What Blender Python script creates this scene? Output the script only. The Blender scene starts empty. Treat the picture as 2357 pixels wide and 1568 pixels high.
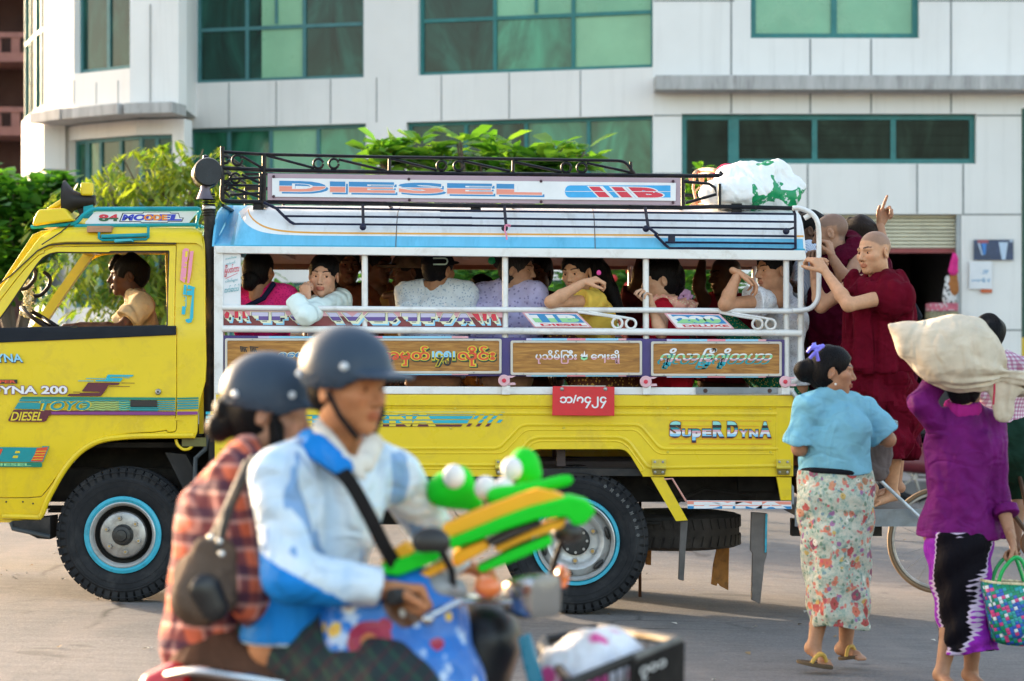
import bpy, bmesh, math, random
import numpy as np
from mathutils import Vector, Matrix
R = math.radians
S = bpy.context.scene
COL = S.collection
random.seed(7)
NR = np.random.RandomState(11)
# ---------------------------------------------------------------- camera, sky, sun, exposure
F, CX, HY, HC = 5614.0, 1178.5, 835.0, 1.45      # lens in units of the 2357 px wide sheet I measured on; eye height 1.45 m
cam = bpy.data.cameras.new('camera')
cam.sensor_width = 36.0
cam.lens = 36.0 * F / 2357.0
cam.shift_y = (HY - 784.0) / 2357.0
cam.clip_start, cam.clip_end = 0.5, 1200
cam.dof.use_dof = True
cam.dof.focus_distance = 13.95
cam.dof.aperture_fstop = 2.9
cam.dof.aperture_blades = 0
camo = bpy.data.objects.new('camera', cam)
COL.objects.link(camo)
camo.location = (0, 0, HC)
camo.rotation_euler = (R(90), 0, 0)
S.camera = camo
SUN_EL, SUN_AZ = 13.0, 138.0                     # azimuth measured from the view direction (+Y) ... light comes from behind the truck, left
w = bpy.data.worlds.new('World')
S.world = w
w.use_nodes = True
nt = w.node_tree
sky = nt.nodes.new('ShaderNodeTexSky')
sky.sky_type = 'NISHITA'
sky.sun_disc = False
sky.sun_elevation = R(SUN_EL)
sd = Vector((-math.sin(R(46)), math.cos(R(46)), 0))   # horizontal direction towards the sun
sky.sun_rotation = math.atan2(sd.x, sd.y)
sky.air_density, sky.dust_density, sky.ozone_density = 1.0, 2.5, 1.0
bg = nt.nodes['Background']
bg.inputs[1].default_value = 0.15
wb = nt.nodes.new('ShaderNodeMix')
wb.data_type, wb.blend_type = 'RGBA', 'MULTIPLY'
wb.inputs[0].default_value = 1.0
wb.inputs[7].default_value = (1.13, 1.0, .87, 1)     # hazy air: less blue than a clear sky
nt.links.new(sky.outputs[0], wb.inputs[6])
nt.links.new(wb.outputs[2], bg.inputs[0])
sun = bpy.data.lights.new('sun', 'SUN')
sun.energy = 2.0
sun.angle = R(0.6)
sun.color = (1.0, 0.83, 0.62)
suno = bpy.data.objects.new('sun', sun)
COL.objects.link(suno)
sdir = Vector((sd.x * math.cos(R(SUN_EL)), sd.y * math.cos(R(SUN_EL)), math.sin(R(SUN_EL))))
suno.rotation_euler = sdir.to_track_quat('Z', 'Y').to_euler()
suno.location = sdir * 60
S.view_settings.view_transform = 'Standard'
S.view_settings.look = 'None'
S.view_settings.exposure = 2.48
S.view_settings.gamma = 1.0
S.cycles.max_bounces = 6
S.cycles.transparent_max_bounces = 8
S.cycles.caustics_reflective = False
S.cycles.caustics_refractive = False
S.cycles.use_denoising = True
def W(p, d):
 return Vector(((p[0] - CX) * d / F, d, HC + (HY - p[1]) * d / F))
def gz(X):
 return 0.010 - 0.027 * X
def crop(ox, oy, k):
 return lambda u, v: (ox * .92070 + u * k, oy * .92070 + v * k)
c1 = crop(0, 400, .3524)
c2 = crop(0, 900, .4110)
c3 = crop(480, 360, .2936)
c4 = crop(1100, 360, .2936)
c5 = crop(1600, 380, .3053)
c5b = crop(1700, 600, .2349)
c6 = crop(1900, 750, .5595)
c7 = crop(400, 780, .5420)
c8 = crop(800, 1100, .3594)
c9 = crop(1200, 780, .3359)
c10 = crop(1980, 480, .2467)
cA = crop(0, 860, .1953)       # cab door lettering
cB = crop(60, 440, .1953)      # cab roof sign
cC = crop(540, 760, .28906)    # upper painted boards
cD = crop(740, 980, .21875)    # stripes on the bed
cE = crop(1360, 950, .23437)   # super lettering
cF = crop(430, 600, .12919)    # pillar lettering, hand writing
cG = crop(660, 420, .41406)    # roof sign
cb1 = crop(0, 0, .3516)
cb2 = crop(800, 0, .3516)
cb3 = crop(1600, 0, .3750)
def lin(c):
 c = [v / 255.0 for v in c]
 return tuple(v / 12.92 if v <= .04045 else ((v + .055) / 1.055) ** 2.4 for v in c)
# ---------------------------------------------------------------- materials
MATS = {}
def nodes_of(name):
 m = bpy.data.materials.new(name)
 m.use_nodes = True
 n = m.node_tree
 return m, n, n.nodes['Principled BSDF'], n.nodes.new
def objcoord(n, scale=(1, 1, 1)):
 tc = n.nodes.new('ShaderNodeTexCoord')
 mp = n.nodes.new('ShaderNodeMapping')
 mp.inputs['Scale'].default_value = scale
 n.links.new(tc.outputs['Object'], mp.inputs['Vector'])
 return mp.outputs['Vector']
def noise(n, vec, scale, detail=4, rough=.55, dist=0):
 t = n.nodes.new('ShaderNodeTexNoise')
 t.inputs['Scale'].default_value = scale
 t.inputs['Detail'].default_value = detail
 t.inputs['Roughness'].default_value = rough
 t.inputs['Distortion'].default_value = dist
 n.links.new(vec, t.inputs['Vector'])
 return t.outputs['Fac']
def ramp(n, fac, stops, interp='LINEAR'):
 r = n.nodes.new('ShaderNodeValToRGB')
 r.color_ramp.interpolation = interp
 el = r.color_ramp.elements
 while len(el) < len(stops):
  el.new(.5)
 for e, (p, c) in zip(el, stops):
  e.position = p
  e.color = (c[0], c[1], c[2], 1) if not isinstance(c, (int, float)) else (c, c, c, 1)
 n.links.new(fac, r.inputs['Fac'])
 return r.outputs['Color']
def mixc(n, fac, a, b, mode='MIX'):
 x = n.nodes.new('ShaderNodeMix')
 x.data_type = 'RGBA'
 x.blend_type = mode
 for sock, v in ((x.inputs[0], fac), (x.inputs[6], a), (x.inputs[7], b)):
  if isinstance(v, (int, float)):
   sock.default_value = v
  elif isinstance(v, tuple):
   sock.default_value = (v[0], v[1], v[2], 1)
  else:
   n.links.new(v, sock)
 return x.outputs[2]
def mth(n, op, a, b=0.0, c=0.0):
 x = n.nodes.new('ShaderNodeMath')
 x.operation = op
 for i, v in enumerate((a, b, c)):
  if isinstance(v, (int, float)):
   x.inputs[i].default_value = v
  else:
   n.links.new(v, x.inputs[i])
 return x.outputs[0]
def sep(n, vec):
 s = n.nodes.new('ShaderNodeSeparateXYZ')
 n.links.new(vec, s.inputs[0])
 return s.outputs
def bump(n, b, h, strength=.3, dist=.01):
 x = n.nodes.new('ShaderNodeBump')
 x.inputs['Strength'].default_value = strength
 x.inputs['Distance'].default_value = dist
 n.links.new(h, x.inputs['Height'])
 n.links.new(x.outputs[0], b.inputs['Normal'])
def mat(name, col, rough=.5, metal=0., var=.12, vs=6., dirt=None, dirt_amt=.0, ds=3., bmp=0., bs=60., coat=0., aniso=None, spec=.5):
 """plain surface: base colour with mottling, optional dirt colour in patches, roughness break-up and bump"""
 if name in MATS:
  return MATS[name]
 m, n, b, new = nodes_of(name)
 v = objcoord(n, aniso or (1, 1, 1))
 f = noise(n, v, vs, 5, .6)
 dark = tuple(c * (1 - var) for c in col)
 lite = tuple(min(1, c * (1 + var)) for c in col)
 c = ramp(n, f, [(.3, dark), (.7, lite)])
 if dirt is not None:
  g = noise(n, v, ds, 7, .7, .4)
  gm = ramp(n, g, [(.5, 0.), (.72, dirt_amt)])
  c = mixc(n, gm, c, dirt)
 n.links.new(c, b.inputs['Base Color'])
 rr = ramp(n, noise(n, v, vs * 2.3, 4), [(.3, max(.03, rough - .08)), (.7, min(1, rough + .1))])
 n.links.new(rr, b.inputs['Roughness'])
 b.inputs['Metallic'].default_value = metal
 b.inputs['Specular IOR Level'].default_value = spec
 if coat:
  b.inputs['Coat Weight'].default_value = coat
  b.inputs['Coat Roughness'].default_value = .12
 if bmp:
  bump(n, b, noise(n, v, bs, 4, .6), bmp, .004)
 MATS[name] = m
 return m
def creases(n, sc=13, st=(1, 1, .42)):
 """sharp valleys between soft ridges, as cloth wrinkles"""
 a = noise(n, objcoord(n, st), sc * .55, 1.5, .4, .9)
 r1 = mth(n, 'SQRT', mth(n, 'ADD', mth(n, 'POWER', mth(n, 'SUBTRACT', a, .5), 2.0), .0016))
 c = noise(n, objcoord(n, (st[0] * .7, st[1] * .7, 1.2)), sc * .9, 1, .4, 1.2)
 return mth(n, 'ADD', mth(n, 'MULTIPLY', r1, 2.2), mth(n, 'MULTIPLY', c, .5))
def cloth(name, col, var=.14, weave=420., rough=.9, col2=None, ps=18., thr=.55, bmp=.35):
 """woven cloth: mottled colour, fine weave bump and soft creases; optional second colour in printed spots"""
 if name in MATS:
  return MATS[name]
 m, n, b, new = nodes_of(name)
 v = objcoord(n)
 f = noise(n, v, 9, 4, .6)
 c = ramp(n, f, [(.3, tuple(x * (1 - var) for x in col)), (.7, tuple(min(1, x * (1 + var)) for x in col))])
 if col2 is not None:
  t = n.nodes.new('ShaderNodeTexVoronoi')
  t.inputs['Scale'].default_value = ps
  n.links.new(v, t.inputs['Vector'])
  k = ramp(n, t.outputs['Distance'], [(thr - .04, 1.), (thr + .04, 0.)])
  c = mixc(n, k, c, col2)
 n.links.new(c, b.inputs['Base Color'])
 b.inputs['Roughness'].default_value = rough
 b.inputs['Specular IOR Level'].default_value = .08
 h = mth(n, 'ADD', creases(n), mth(n, 'MULTIPLY', noise(n, v, weave, 2), .05))
 bump(n, b, h, min(1, bmp * 1.6), .045)
 MATS[name] = m
 return m
# ---------------------------------------------------------------- mesh building
ORG = {}
def tag(o, label=None, cat=None, group=None, kind=None):
 if label:
  o['label'] = label
 if cat:
  o['category'] = cat
 if group:
  o['group'] = group
 if kind:
  o['kind'] = kind
 return o
def empty(name, loc, label=None, cat=None, group=None):
 o = bpy.data.objects.new(name, None)
 COL.objects.link(o)
 o.location = loc
 o.empty_display_size = .1
 ORG[o] = Vector(loc)
 return tag(o, label, cat, group)
def link_mesh(name, me, parent=None, origin=None):
 o = bpy.data.objects.new(name, me)
 COL.objects.link(o)
 org = ORG[parent] if parent is not None else Vector(origin if origin is not None else (0, 0, 0))
 if parent is not None:
  o.parent = parent
 else:
  o.location = org
 ORG[o] = org.copy()
 if org.length_squared > 0:
  me.transform(Matrix.Translation(-org))
 return o
def frame(d):
 d = d.normalized()
 a = Vector((0, 0, 1)) if abs(d.z) < .9 else Vector((0, 1, 0))
 x = d.cross(a).normalized()
 return x, x.cross(d).normalized(), d
class MB:
 def __init__(s):
  s.v, s.f, s.m, s.sm = [], [], [], []
 def add(s, vs, fs, m=0, smooth=False):
  k = len(s.v)
  s.v += [tuple(v) for v in vs]
  for f in fs:
   s.f.append(tuple(i + k for i in f))
   s.m.append(m)
   s.sm.append(smooth)
  return s
 def box(s, c, size, m=0, rot=None, taper=1.0):
  c = Vector(c)
  hx, hy, hz = size[0] / 2, size[1] / 2, size[2] / 2
  vs = []
  for z, t in ((-hz, 1.0), (hz, taper)):
   for x, y in ((-hx, -hy), (hx, -hy), (hx, hy), (-hx, hy)):
    p = Vector((x * t, y * t, z))
    if rot is not None:
     p = rot @ p
    vs.append(c + p)
  return s.add(vs, [(3, 2, 1, 0), (4, 5, 6, 7), (0, 1, 5, 4), (1, 2, 6, 5), (2, 3, 7, 6), (3, 0, 4, 7)], m)
 def prism(s, pts, off, m=0, smooth=False):
  n = len(pts)
  a = [Vector(p) for p in pts]
  off = Vector(off)
  vs = a + [p + off for p in a]
  fs = [tuple(range(n))[::-1], tuple(range(n, 2 * n))]
  for i in range(n):
   j = (i + 1) % n
   fs.append((i, j, j + n, i + n))
  return s.add(vs, fs, m, smooth)
 def tube(s, pts, r, n=8, m=0, closed=False, caps=True):
  pts = [Vector(p) for p in pts]
  L = len(pts)
  rs = r if isinstance(r, (list, tuple)) else [r] * L
  vs, fs = [], []
  x = None
  for i, p in enumerate(pts):
   if closed:
    d = pts[(i + 1) % L] - pts[i - 1]
   else:
    d = pts[min(i + 1, L - 1)] - pts[max(i - 1, 0)]
   if d.length < 1e-9:
    d = Vector((0, 0, 1))
   d.normalize()
   if x is None:
    x = frame(d)[0]
   x = (x - d * x.dot(d))
   x = x.normalized() if x.length > 1e-6 else frame(d)[0]
   y = d.cross(x)
   for k in range(n):
    a = 2 * math.pi * k / n
    vs.append(p + (x * math.cos(a) + y * math.sin(a)) * rs[i])
  for i in range(L if closed else L - 1):
   j = (i + 1) % L
   for k in range(n):
    q = (k + 1) % n
    fs.append((i * n + k, i * n + q, j * n + q, j * n + k))
  if caps and not closed:
   fs.append(tuple(range(n))[::-1])
   fs.append(tuple((L - 1) * n + k for k in range(n)))
  return s.add(vs, fs, m, True)
 def lathe(s, prof, c, axis, n=32, m=0, ang=None, caps=False):
  """prof: (radius, height along axis); ang: optional radius factor by angle"""
  x, y, d = frame(Vector(axis))
  c = Vector(c)
  vs, fs = [], []
  for (r, h) in prof:
   for k in range(n):
    a = 2 * math.pi * k / n
    q = r * (ang(a) if ang else 1)
    vs.append(c + d * h + (x * math.cos(a) + y * math.sin(a)) * q)
  for i in range(len(prof) - 1):
   for k in range(n):
    q = (k + 1) % n
    fs.append((i * n + k, i * n + q, (i + 1) * n + q, (i + 1) * n + k))
  if caps and prof[0][0] > 1e-5:
   fs.append(tuple(range(n))[::-1])
  if caps and prof[-1][0] > 1e-5:
   fs.append(tuple((len(prof) - 1) * n + k for k in range(n)))
  return s.add(vs, fs, m, True)
 def ball(s, c, r, m=0, n=14, rot=None):
  c = Vector(c)
  rr = r if isinstance(r, (tuple, list)) else (r, r, r)
  vs, fs = [], []
  h = n // 2
  for i in range(h + 1):
   t = math.pi * i / h
   for k in range(n):
    a = 2 * math.pi * k / n
    p = Vector((rr[0] * math.sin(t) * math.cos(a), rr[1] * math.sin(t) * math.sin(a), rr[2] * math.cos(t)))
    if rot is not None:
     p = rot @ p
    vs.append(c + p)
  for i in range(h):
   for k in range(n):
    q = (k + 1) % n
    fs.append((i * n + k, (i + 1) * n + k, (i + 1) * n + q, i * n + q))
  return s.add(vs, fs, m, True)
 def loft(s, rings, m=0, closed=True, caps=False, smooth=True):
  n = len(rings[0])
  vs = [p for r in rings for p in r]
  fs = []
  for i in range(len(rings) - 1):
   for k in range(n if closed else n - 1):
    q = (k + 1) % n
    fs.append((i * n + k, i * n + q, (i + 1) * n + q, (i + 1) * n + k))
  if caps:
   fs.append(tuple(range(n))[::-1])
   fs.append(tuple((len(rings) - 1) * n + k for k in range(n)))
  return s.add(vs, fs, m, smooth)
 def mesh(s, me, mtx=None, m=0, smooth=False):
  vs = [(mtx @ v.co) if mtx is not None else v.co.copy() for v in me.vertices]
  return s.add(vs, [tuple(p.vertices) for p in me.polygons], m, smooth)
 def plate(s, outer, d, th=.01, holes=(), m=0, bevel=.0, curve=None, cuts=0):
  """flat sheet cut to an outline given on the measuring sheet, front face at depth d; curve(z) pushes it back"""
  cu = bpy.data.curves.new('plate', 'CURVE')
  cu.dimensions = '2D'
  cu.fill_mode = 'BOTH'
  for poly in [outer] + list(holes):
   sp = cu.splines.new('POLY')
   sp.points.add(len(poly) - 1)
   for q, p in zip(sp.points, poly):
    wv = W(p, d)
    q.co = (wv.x, wv.z, 0, 1)
   sp.use_cyclic_u = True
  cu.extrude = max(th / 2 - bevel, 1e-4)
  cu.bevel_depth = bevel
  cu.offset = -bevel
  cu.bevel_resolution = 1
  ob = bpy.data.objects.new('plate', cu)
  me = bpy.data.meshes.new_from_object(ob)
  if cuts:
   bm = bmesh.new()
   bm.from_mesh(me)
   zs = [v.co.y for v in bm.verts]
   z0, z1 = min(zs), max(zs)
   for i in range(1, cuts):
    bmesh.ops.bisect_plane(bm, geom=bm.verts[:] + bm.edges[:] + bm.faces[:], plane_co=(0, z0 + (z1 - z0) * i / cuts, 0), plane_no=(0, 1, 0))
   bm.to_mesh(me)
   bm.free()
  vs = []
  for v in me.vertices:
   x, z, t = v.co
   vs.append((x, d + th / 2 - t + (curve(x, z) if curve else 0), z))
  s.add(vs, [tuple(p.vertices) for p in me.polygons], m, False)
  bpy.data.objects.remove(ob)
  bpy.data.curves.remove(cu)
  bpy.data.meshes.remove(me)
  return s
 def text(s, body, quad, d, m=0, bands=None, bold=0., shear=0., space=1.0, fn=None, vfit=True):
  """lettering stretched into a quad (TL, TR, BR, BL on the measuring sheet); bands: [(fraction from top, material)]"""
  cu = bpy.data.curves.new('text', 'FONT')
  cu.body = body
  cu.size = 1.0
  cu.offset = bold
  cu.shear = shear
  cu.space_character = space
  cu.resolution_u = 4
  ob = bpy.data.objects.new('text', cu)
  me = bpy.data.meshes.new_from_object(ob)
  bm = bmesh.new()
  bm.from_mesh(me)
  if len(bm.verts) == 0:
   bm.free()
   return s
  xs = [v.co.x for v in bm.verts]
  ys = [v.co.y for v in bm.verts]
  x0, x1, y0, y1 = min(xs), max(xs), min(ys), max(ys)
  for v in bm.verts:
   v.co = Vector(((v.co.x - x0) / (x1 - x0), (y1 - v.co.y) / (y1 - y0), 0))
  if bands:
   for t, _ in bands[1:]:
    bmesh.ops.bisect_plane(bm, geom=bm.verts[:] + bm.edges[:] + bm.faces[:], plane_co=(0, t, 0), plane_no=(0, 1, 0))
  bm.faces.ensure_lookup_table()
  tl, tr, br, bl = [Vector((q[0], q[1])) for q in quad]
  idx = {}
  vs = []
  for i, v in enumerate(bm.verts):
   u, t = v.co.x, v.co.y
   p = (tl.lerp(tr, u)).lerp(bl.lerp(br, u), t)
   wv = W(p, d)
   if fn:
    wv = wv + Vector((0, fn(wv.x, wv.z), 0))
   vs.append(wv)
   idx[v] = i
  k = len(s.v)
  s.v += [tuple(v) for v in vs]
  for f in bm.faces:
   mm = m
   if bands:
    cy = f.calc_center_median().y
    for t, q in bands:
     if cy >= t:
      mm = q
   s.f.append(tuple(idx[v] + k for v in f.verts)[::-1])
   s.m.append(mm)
   s.sm.append(False)
  bm.free()
  bpy.data.objects.remove(ob)
  bpy.data.curves.remove(cu)
  bpy.data.meshes.remove(me)
  return s
 def flat(s, poly, d, m=0, fn=None):
  pts = []
  for p in poly:
   wv = W(p, d)
   if fn:
    wv = wv + Vector((0, fn(wv.x, wv.z), 0))
   pts.append(wv)
  return s.add(pts, [tuple(range(len(pts)))], m)
 def build(s, name, mats, parent=None, origin=None, bevel=0., ang=35, seg=2, label=None):
  me = bpy.data.meshes.new(name)
  me.from_pydata(s.v, [], s.f)
  ms = mats if isinstance(mats, (list, tuple)) else [mats]
  for q in ms:
   me.materials.append(q)
  me.polygons.foreach_set('material_index', s.m)
  me.polygons.foreach_set('use_smooth', [True] * len(s.f) if bevel else s.sm)
  me.update()
  if bevel or any(s.sm):
   me.set_sharp_from_angle(angle=R(ang))
  o = link_mesh(name, me, parent, origin)
  if bevel:
   b = o.modifiers.new('bevel', 'BEVEL')
   b.width = bevel
   b.segments = seg
   b.limit_method = 'ANGLE'
   b.angle_limit = R(40)
   b.harden_normals = False
  if label:
   o['label'] = label
  return o
def rq(pts, r, n=5):
 """round the corners of a polygon"""
 out = []
 L = len(pts)
 for i in range(L):
  p = Vector(pts[i][:2])
  a, b = Vector(pts[i - 1][:2]) - p, Vector(pts[(i + 1) % L][:2]) - p
  rr = pts[i][2] if len(pts[i]) > 2 else r
  q = min(rr, a.length * .48, b.length * .48)
  if q < .2:
   out.append((p.x, p.y))
   continue
  p0, p1 = p + a.normalized() * q, p + b.normalized() * q
  for k in range(n + 1):
   t = k / n
   z = p0 * (1 - t) ** 2 + p * 2 * t * (1 - t) + p1 * t * t
   out.append((z.x, z.y))
 return out
def rect(x0, y0, x1, y1):
 return [(x0, y0), (x1, y0), (x1, y1), (x0, y1)]
def crv(pts, n=6, closed=False):
 """Catmull-Rom through points (2D tuples or Vectors)"""
 P = [Vector(p) for p in pts]
 L = len(P)
 out = []
 rng = range(L) if closed else range(L - 1)
 for i in rng:
  p0 = P[(i - 1) % L] if closed or i > 0 else P[0]
  p1, p2 = P[i], P[(i + 1) % L]
  p3 = P[(i + 2) % L] if closed or i + 2 < L else P[-1]
  for k in range(n):
   t = k / n
   out.append(.5 * ((2 * p1) + (p2 - p0) * t + (2 * p0 - 5 * p1 + 4 * p2 - p3) * t * t + (3 * p1 - p0 - 3 * p2 + p3) * t ** 3))
 if not closed:
  out.append(P[-1])
 return out
def ring3(c, r, a0, a1, d, n=14):
 """arc on the measuring sheet as 3D points"""
 return [W((c[0] + r * math.cos(R(a0 + (a1 - a0) * k / n)), c[1] + r * math.sin(R(a0 + (a1 - a0) * k / n))), d) for k in range(n + 1)]
# ---------------------------------------------------------------- bodies: smooth implicit surfaces, meshed by surface nets
def A(v):
 return np.array((v[0], v[1], v[2]), dtype=np.float64)
def smin(a, b, k):
 if k <= 0:
  return np.minimum(a, b)
 h = np.clip(.5 + .5 * (b - a) / k, 0, 1)
 return b + (a - b) * h - k * h * (1 - h)
class SDF:
 """list of tapered capsules and ellipsoids, blended"""
 def __init__(s, k=.02):
  s.p, s.k, s.post = [], k, []
 def cap(s, a, b, ra, rb=None, k=None, flat=None, cut=False, cuta=False, sub=False):
  s.p.append(('c', A(a), A(b), ra, ra if rb is None else rb, s.k if k is None else k, flat, cut, cuta, sub))
  return s
 def ell(s, c, r, rot=None, k=None, sub=False):
  r = (r, r, r) if isinstance(r, (int, float)) else r
  s.p.append(('e', A(c), np.array(r, dtype=float), None if rot is None else np.array(rot, dtype=float), s.k if k is None else k, sub))
  return s
 def mesh(s, res, pad=.02):
  lo, hi = np.full(3, 1e9), np.full(3, -1e9)
  bb = []
  for q in s.p:
   if q[0] == 'c':
    r = max(q[3], q[4])
    if q[6] is not None:
     r *= max(1.0, q[6][1])
    l, h = np.minimum(q[1], q[2]) - r, np.maximum(q[1], q[2]) + r
    sub = q[9]
   else:
    r = q[2].max()
    if q[3] is None:
     l, h = q[1] - q[2], q[1] + q[2]
    else:
     l, h = q[1] - r, q[1] + r
    sub = q[5]
   bb.append((l, h))
   if not sub:
    lo, hi = np.minimum(lo, l), np.maximum(hi, h)
  lo -= pad
  hi += pad
  n = np.ceil((hi - lo) / res).astype(int) + 2
  ax = [lo[i] + res * np.arange(n[i]) for i in range(3)]
  D = np.full(tuple(n), .08)
  for q, (l, h) in zip(s.p, bb):
   k = q[5]
   m = abs(k) + .03
   i0 = np.clip(np.floor((l - m - lo) / res).astype(int), 0, n)
   i1 = np.clip(np.ceil((h + m - lo) / res).astype(int) + 1, 0, n)
   if (i1 <= i0).any():
    continue
   X = ax[0][i0[0]:i1[0], None, None]
   Y = ax[1][None, i0[1]:i1[1], None]
   Z = ax[2][None, None, i0[2]:i1[2]]
   if q[0] == 'c':
    _, a, b, ra, rb, k, flat, cut, cuta, sub = q
    ab = b - a
    L2 = max(ab @ ab, 1e-12)
    px, py, pz = X - a[0], Y - a[1], Z - a[2]
    tr = (px * ab[0] + py * ab[1] + pz * ab[2]) / L2
    t = np.clip(tr, 0, 1)
    qx, qy, qz = px - t * ab[0], py - t * ab[1], pz - t * ab[2]
    if flat is not None:
     fd = A(flat[0])
     fd = fd / np.linalg.norm(fd)
     c = (qx * fd[0] + qy * fd[1] + qz * fd[2]) * (1 / flat[1] - 1)
     qx, qy, qz = qx + fd[0] * c, qy + fd[1] * c, qz + fd[2] * c
    d = np.sqrt(qx * qx + qy * qy + qz * qz) - (ra + (rb - ra) * t)
    Ln = math.sqrt(L2)
    if cut:
     d = np.maximum(d, (tr - 1) * Ln)
    if cuta:
     d = np.maximum(d, -tr * Ln)
   else:
    _, c, r, rot, k, sub = q
    px, py, pz = X - c[0], Y - c[1], Z - c[2]
    if rot is not None:
     px, py, pz = (rot[0][0] * px + rot[0][1] * py + rot[0][2] * pz,
     rot[1][0] * px + rot[1][1] * py + rot[1][2] * pz,
     rot[2][0] * px + rot[2][1] * py + rot[2][2] * pz)
    k0 = np.sqrt((px / r[0]) ** 2 + (py / r[1]) ** 2 + (pz / r[2]) ** 2)
    k1 = np.sqrt((px / r[0] ** 2) ** 2 + (py / r[1] ** 2) ** 2 + (pz / r[2] ** 2) ** 2) + 1e-9
    d = k0 * (k0 - 1) / k1
   sl = (slice(i0[0], i1[0]), slice(i0[1], i1[1]), slice(i0[2], i1[2]))
   if sub:
    D[sl] = -smin(-D[sl], d, k)
   else:
    D[sl] = smin(D[sl], d, k)
  for fn in s.post:
   D = fn(D, ax[0][:, None, None], ax[1][None, :, None], ax[2][None, None, :])
  return nets(D, lo, res)
def nets(D, lo, res):
 I = D < 0
 nx, ny, nz = D.shape
 acc = np.zeros((nx - 1, ny - 1, nz - 1, 3))
 cnt = np.zeros((nx - 1, ny - 1, nz - 1))
 quads = []
 for axis in range(3):
  a = [slice(None)] * 3
  b = [slice(None)] * 3
  a[axis], b[axis] = slice(0, -1), slice(1, None)
  d0, d1 = D[tuple(a)], D[tuple(b)]
  c = I[tuple(a)] != I[tuple(b)]
  idx = np.argwhere(c)
  if len(idx) == 0:
   continue
  t = d0[c] / (d0[c] - d1[c])
  pos = idx.astype(float)
  pos[:, axis] += t
  o1, o2 = [x for x in range(3) if x != axis]
  for s1 in (0, 1):
   for s2 in (0, 1):
    ci = idx.copy()
    ci[:, o1] -= s1
    ci[:, o2] -= s2
    ok = (ci[:, o1] >= 0) & (ci[:, o2] >= 0) & (ci[:, o1] < acc.shape[o1]) & (ci[:, o2] < acc.shape[o2])
    q = ci[ok]
    np.add.at(acc, (q[:, 0], q[:, 1], q[:, 2]), pos[ok])
    np.add.at(cnt, (q[:, 0], q[:, 1], q[:, 2]), 1)
  ok = (idx[:, o1] > 0) & (idx[:, o2] > 0) & (idx[:, o1] < acc.shape[o1]) & (idx[:, o2] < acc.shape[o2])
  quads.append((axis, o1, o2, idx[ok], (I[tuple(a)][c])[ok]))
 has = cnt > 0
 num = np.full(cnt.shape, -1, dtype=np.int64)
 num[has] = np.arange(has.sum())
 V = acc[has] / cnt[has][:, None] * res + lo
 out = []
 for axis, o1, o2, idx, ins in quads:
  c = []
  for s1, s2 in ((0, 0), (1, 0), (1, 1), (0, 1)):
   q = idx.copy()
   q[:, o1] -= s1
   q[:, o2] -= s2
   c.append(num[q[:, 0], q[:, 1], q[:, 2]])
  Q = np.stack(c, 1)
  flip = ins if axis != 1 else ~ins
  Q[flip] = Q[flip][:, ::-1]
  out.append(Q)
 Q = np.concatenate(out) if out else np.zeros((0, 4), dtype=np.int64)
 return V, Q[:, ::-1]
def relax(V, Q, it=2, f=.5):
 """Laplacian smoothing along quad edges"""
 e = np.concatenate([Q[:, [0, 1]], Q[:, [1, 2]], Q[:, [2, 3]], Q[:, [3, 0]]])
 for _ in range(it):
  a = np.zeros_like(V)
  n = np.zeros(len(V))
  np.add.at(a, e[:, 0], V[e[:, 1]])
  np.add.at(a, e[:, 1], V[e[:, 0]])
  np.add.at(n, e[:, 0], 1)
  np.add.at(n, e[:, 1], 1)
  V = V + f * (a / np.maximum(n, 1)[:, None] - V)
 return V
def np_mesh(name, chunks, mats, parent=None, origin=None):
 """chunks: [(V, Q, colour array or None)] joined into one object with a colour attribute"""
 Vs, Qs, Cs, k = [], [], [], 0
 hc = any(c[2] is not None for c in chunks)
 for V, Q, C in chunks:
  Vs.append(V)
  Qs.append(Q + k)
  k += len(V)
  Cs.append(C if C is not None else np.ones((len(V), 3)))
 V, Q = np.concatenate(Vs), np.concatenate(Qs)
 me = bpy.data.meshes.new(name)
 me.vertices.add(len(V))
 me.vertices.foreach_set('co', V.astype(np.float32).ravel())
 me.loops.add(len(Q) * 4)
 me.loops.foreach_set('vertex_index', Q.astype(np.int32).ravel())
 me.polygons.add(len(Q))
 me.polygons.foreach_set('loop_start', np.arange(0, len(Q) * 4, 4, dtype=np.int32))
 me.polygons.foreach_set('use_smooth', np.ones(len(Q), dtype=bool))
 me.update(calc_edges=True)
 me.validate()
 if hc:
  C = np.concatenate(Cs)
  at = me.attributes.new('tint', 'FLOAT_COLOR', 'POINT')
  at.data.foreach_set('color', np.concatenate([C, np.ones((len(C), 1))], 1).astype(np.float32).ravel())
 for q in (mats if isinstance(mats, (list, tuple)) else [mats]):
  me.materials.append(q)
 return link_mesh(name, me, parent, origin)
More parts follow.
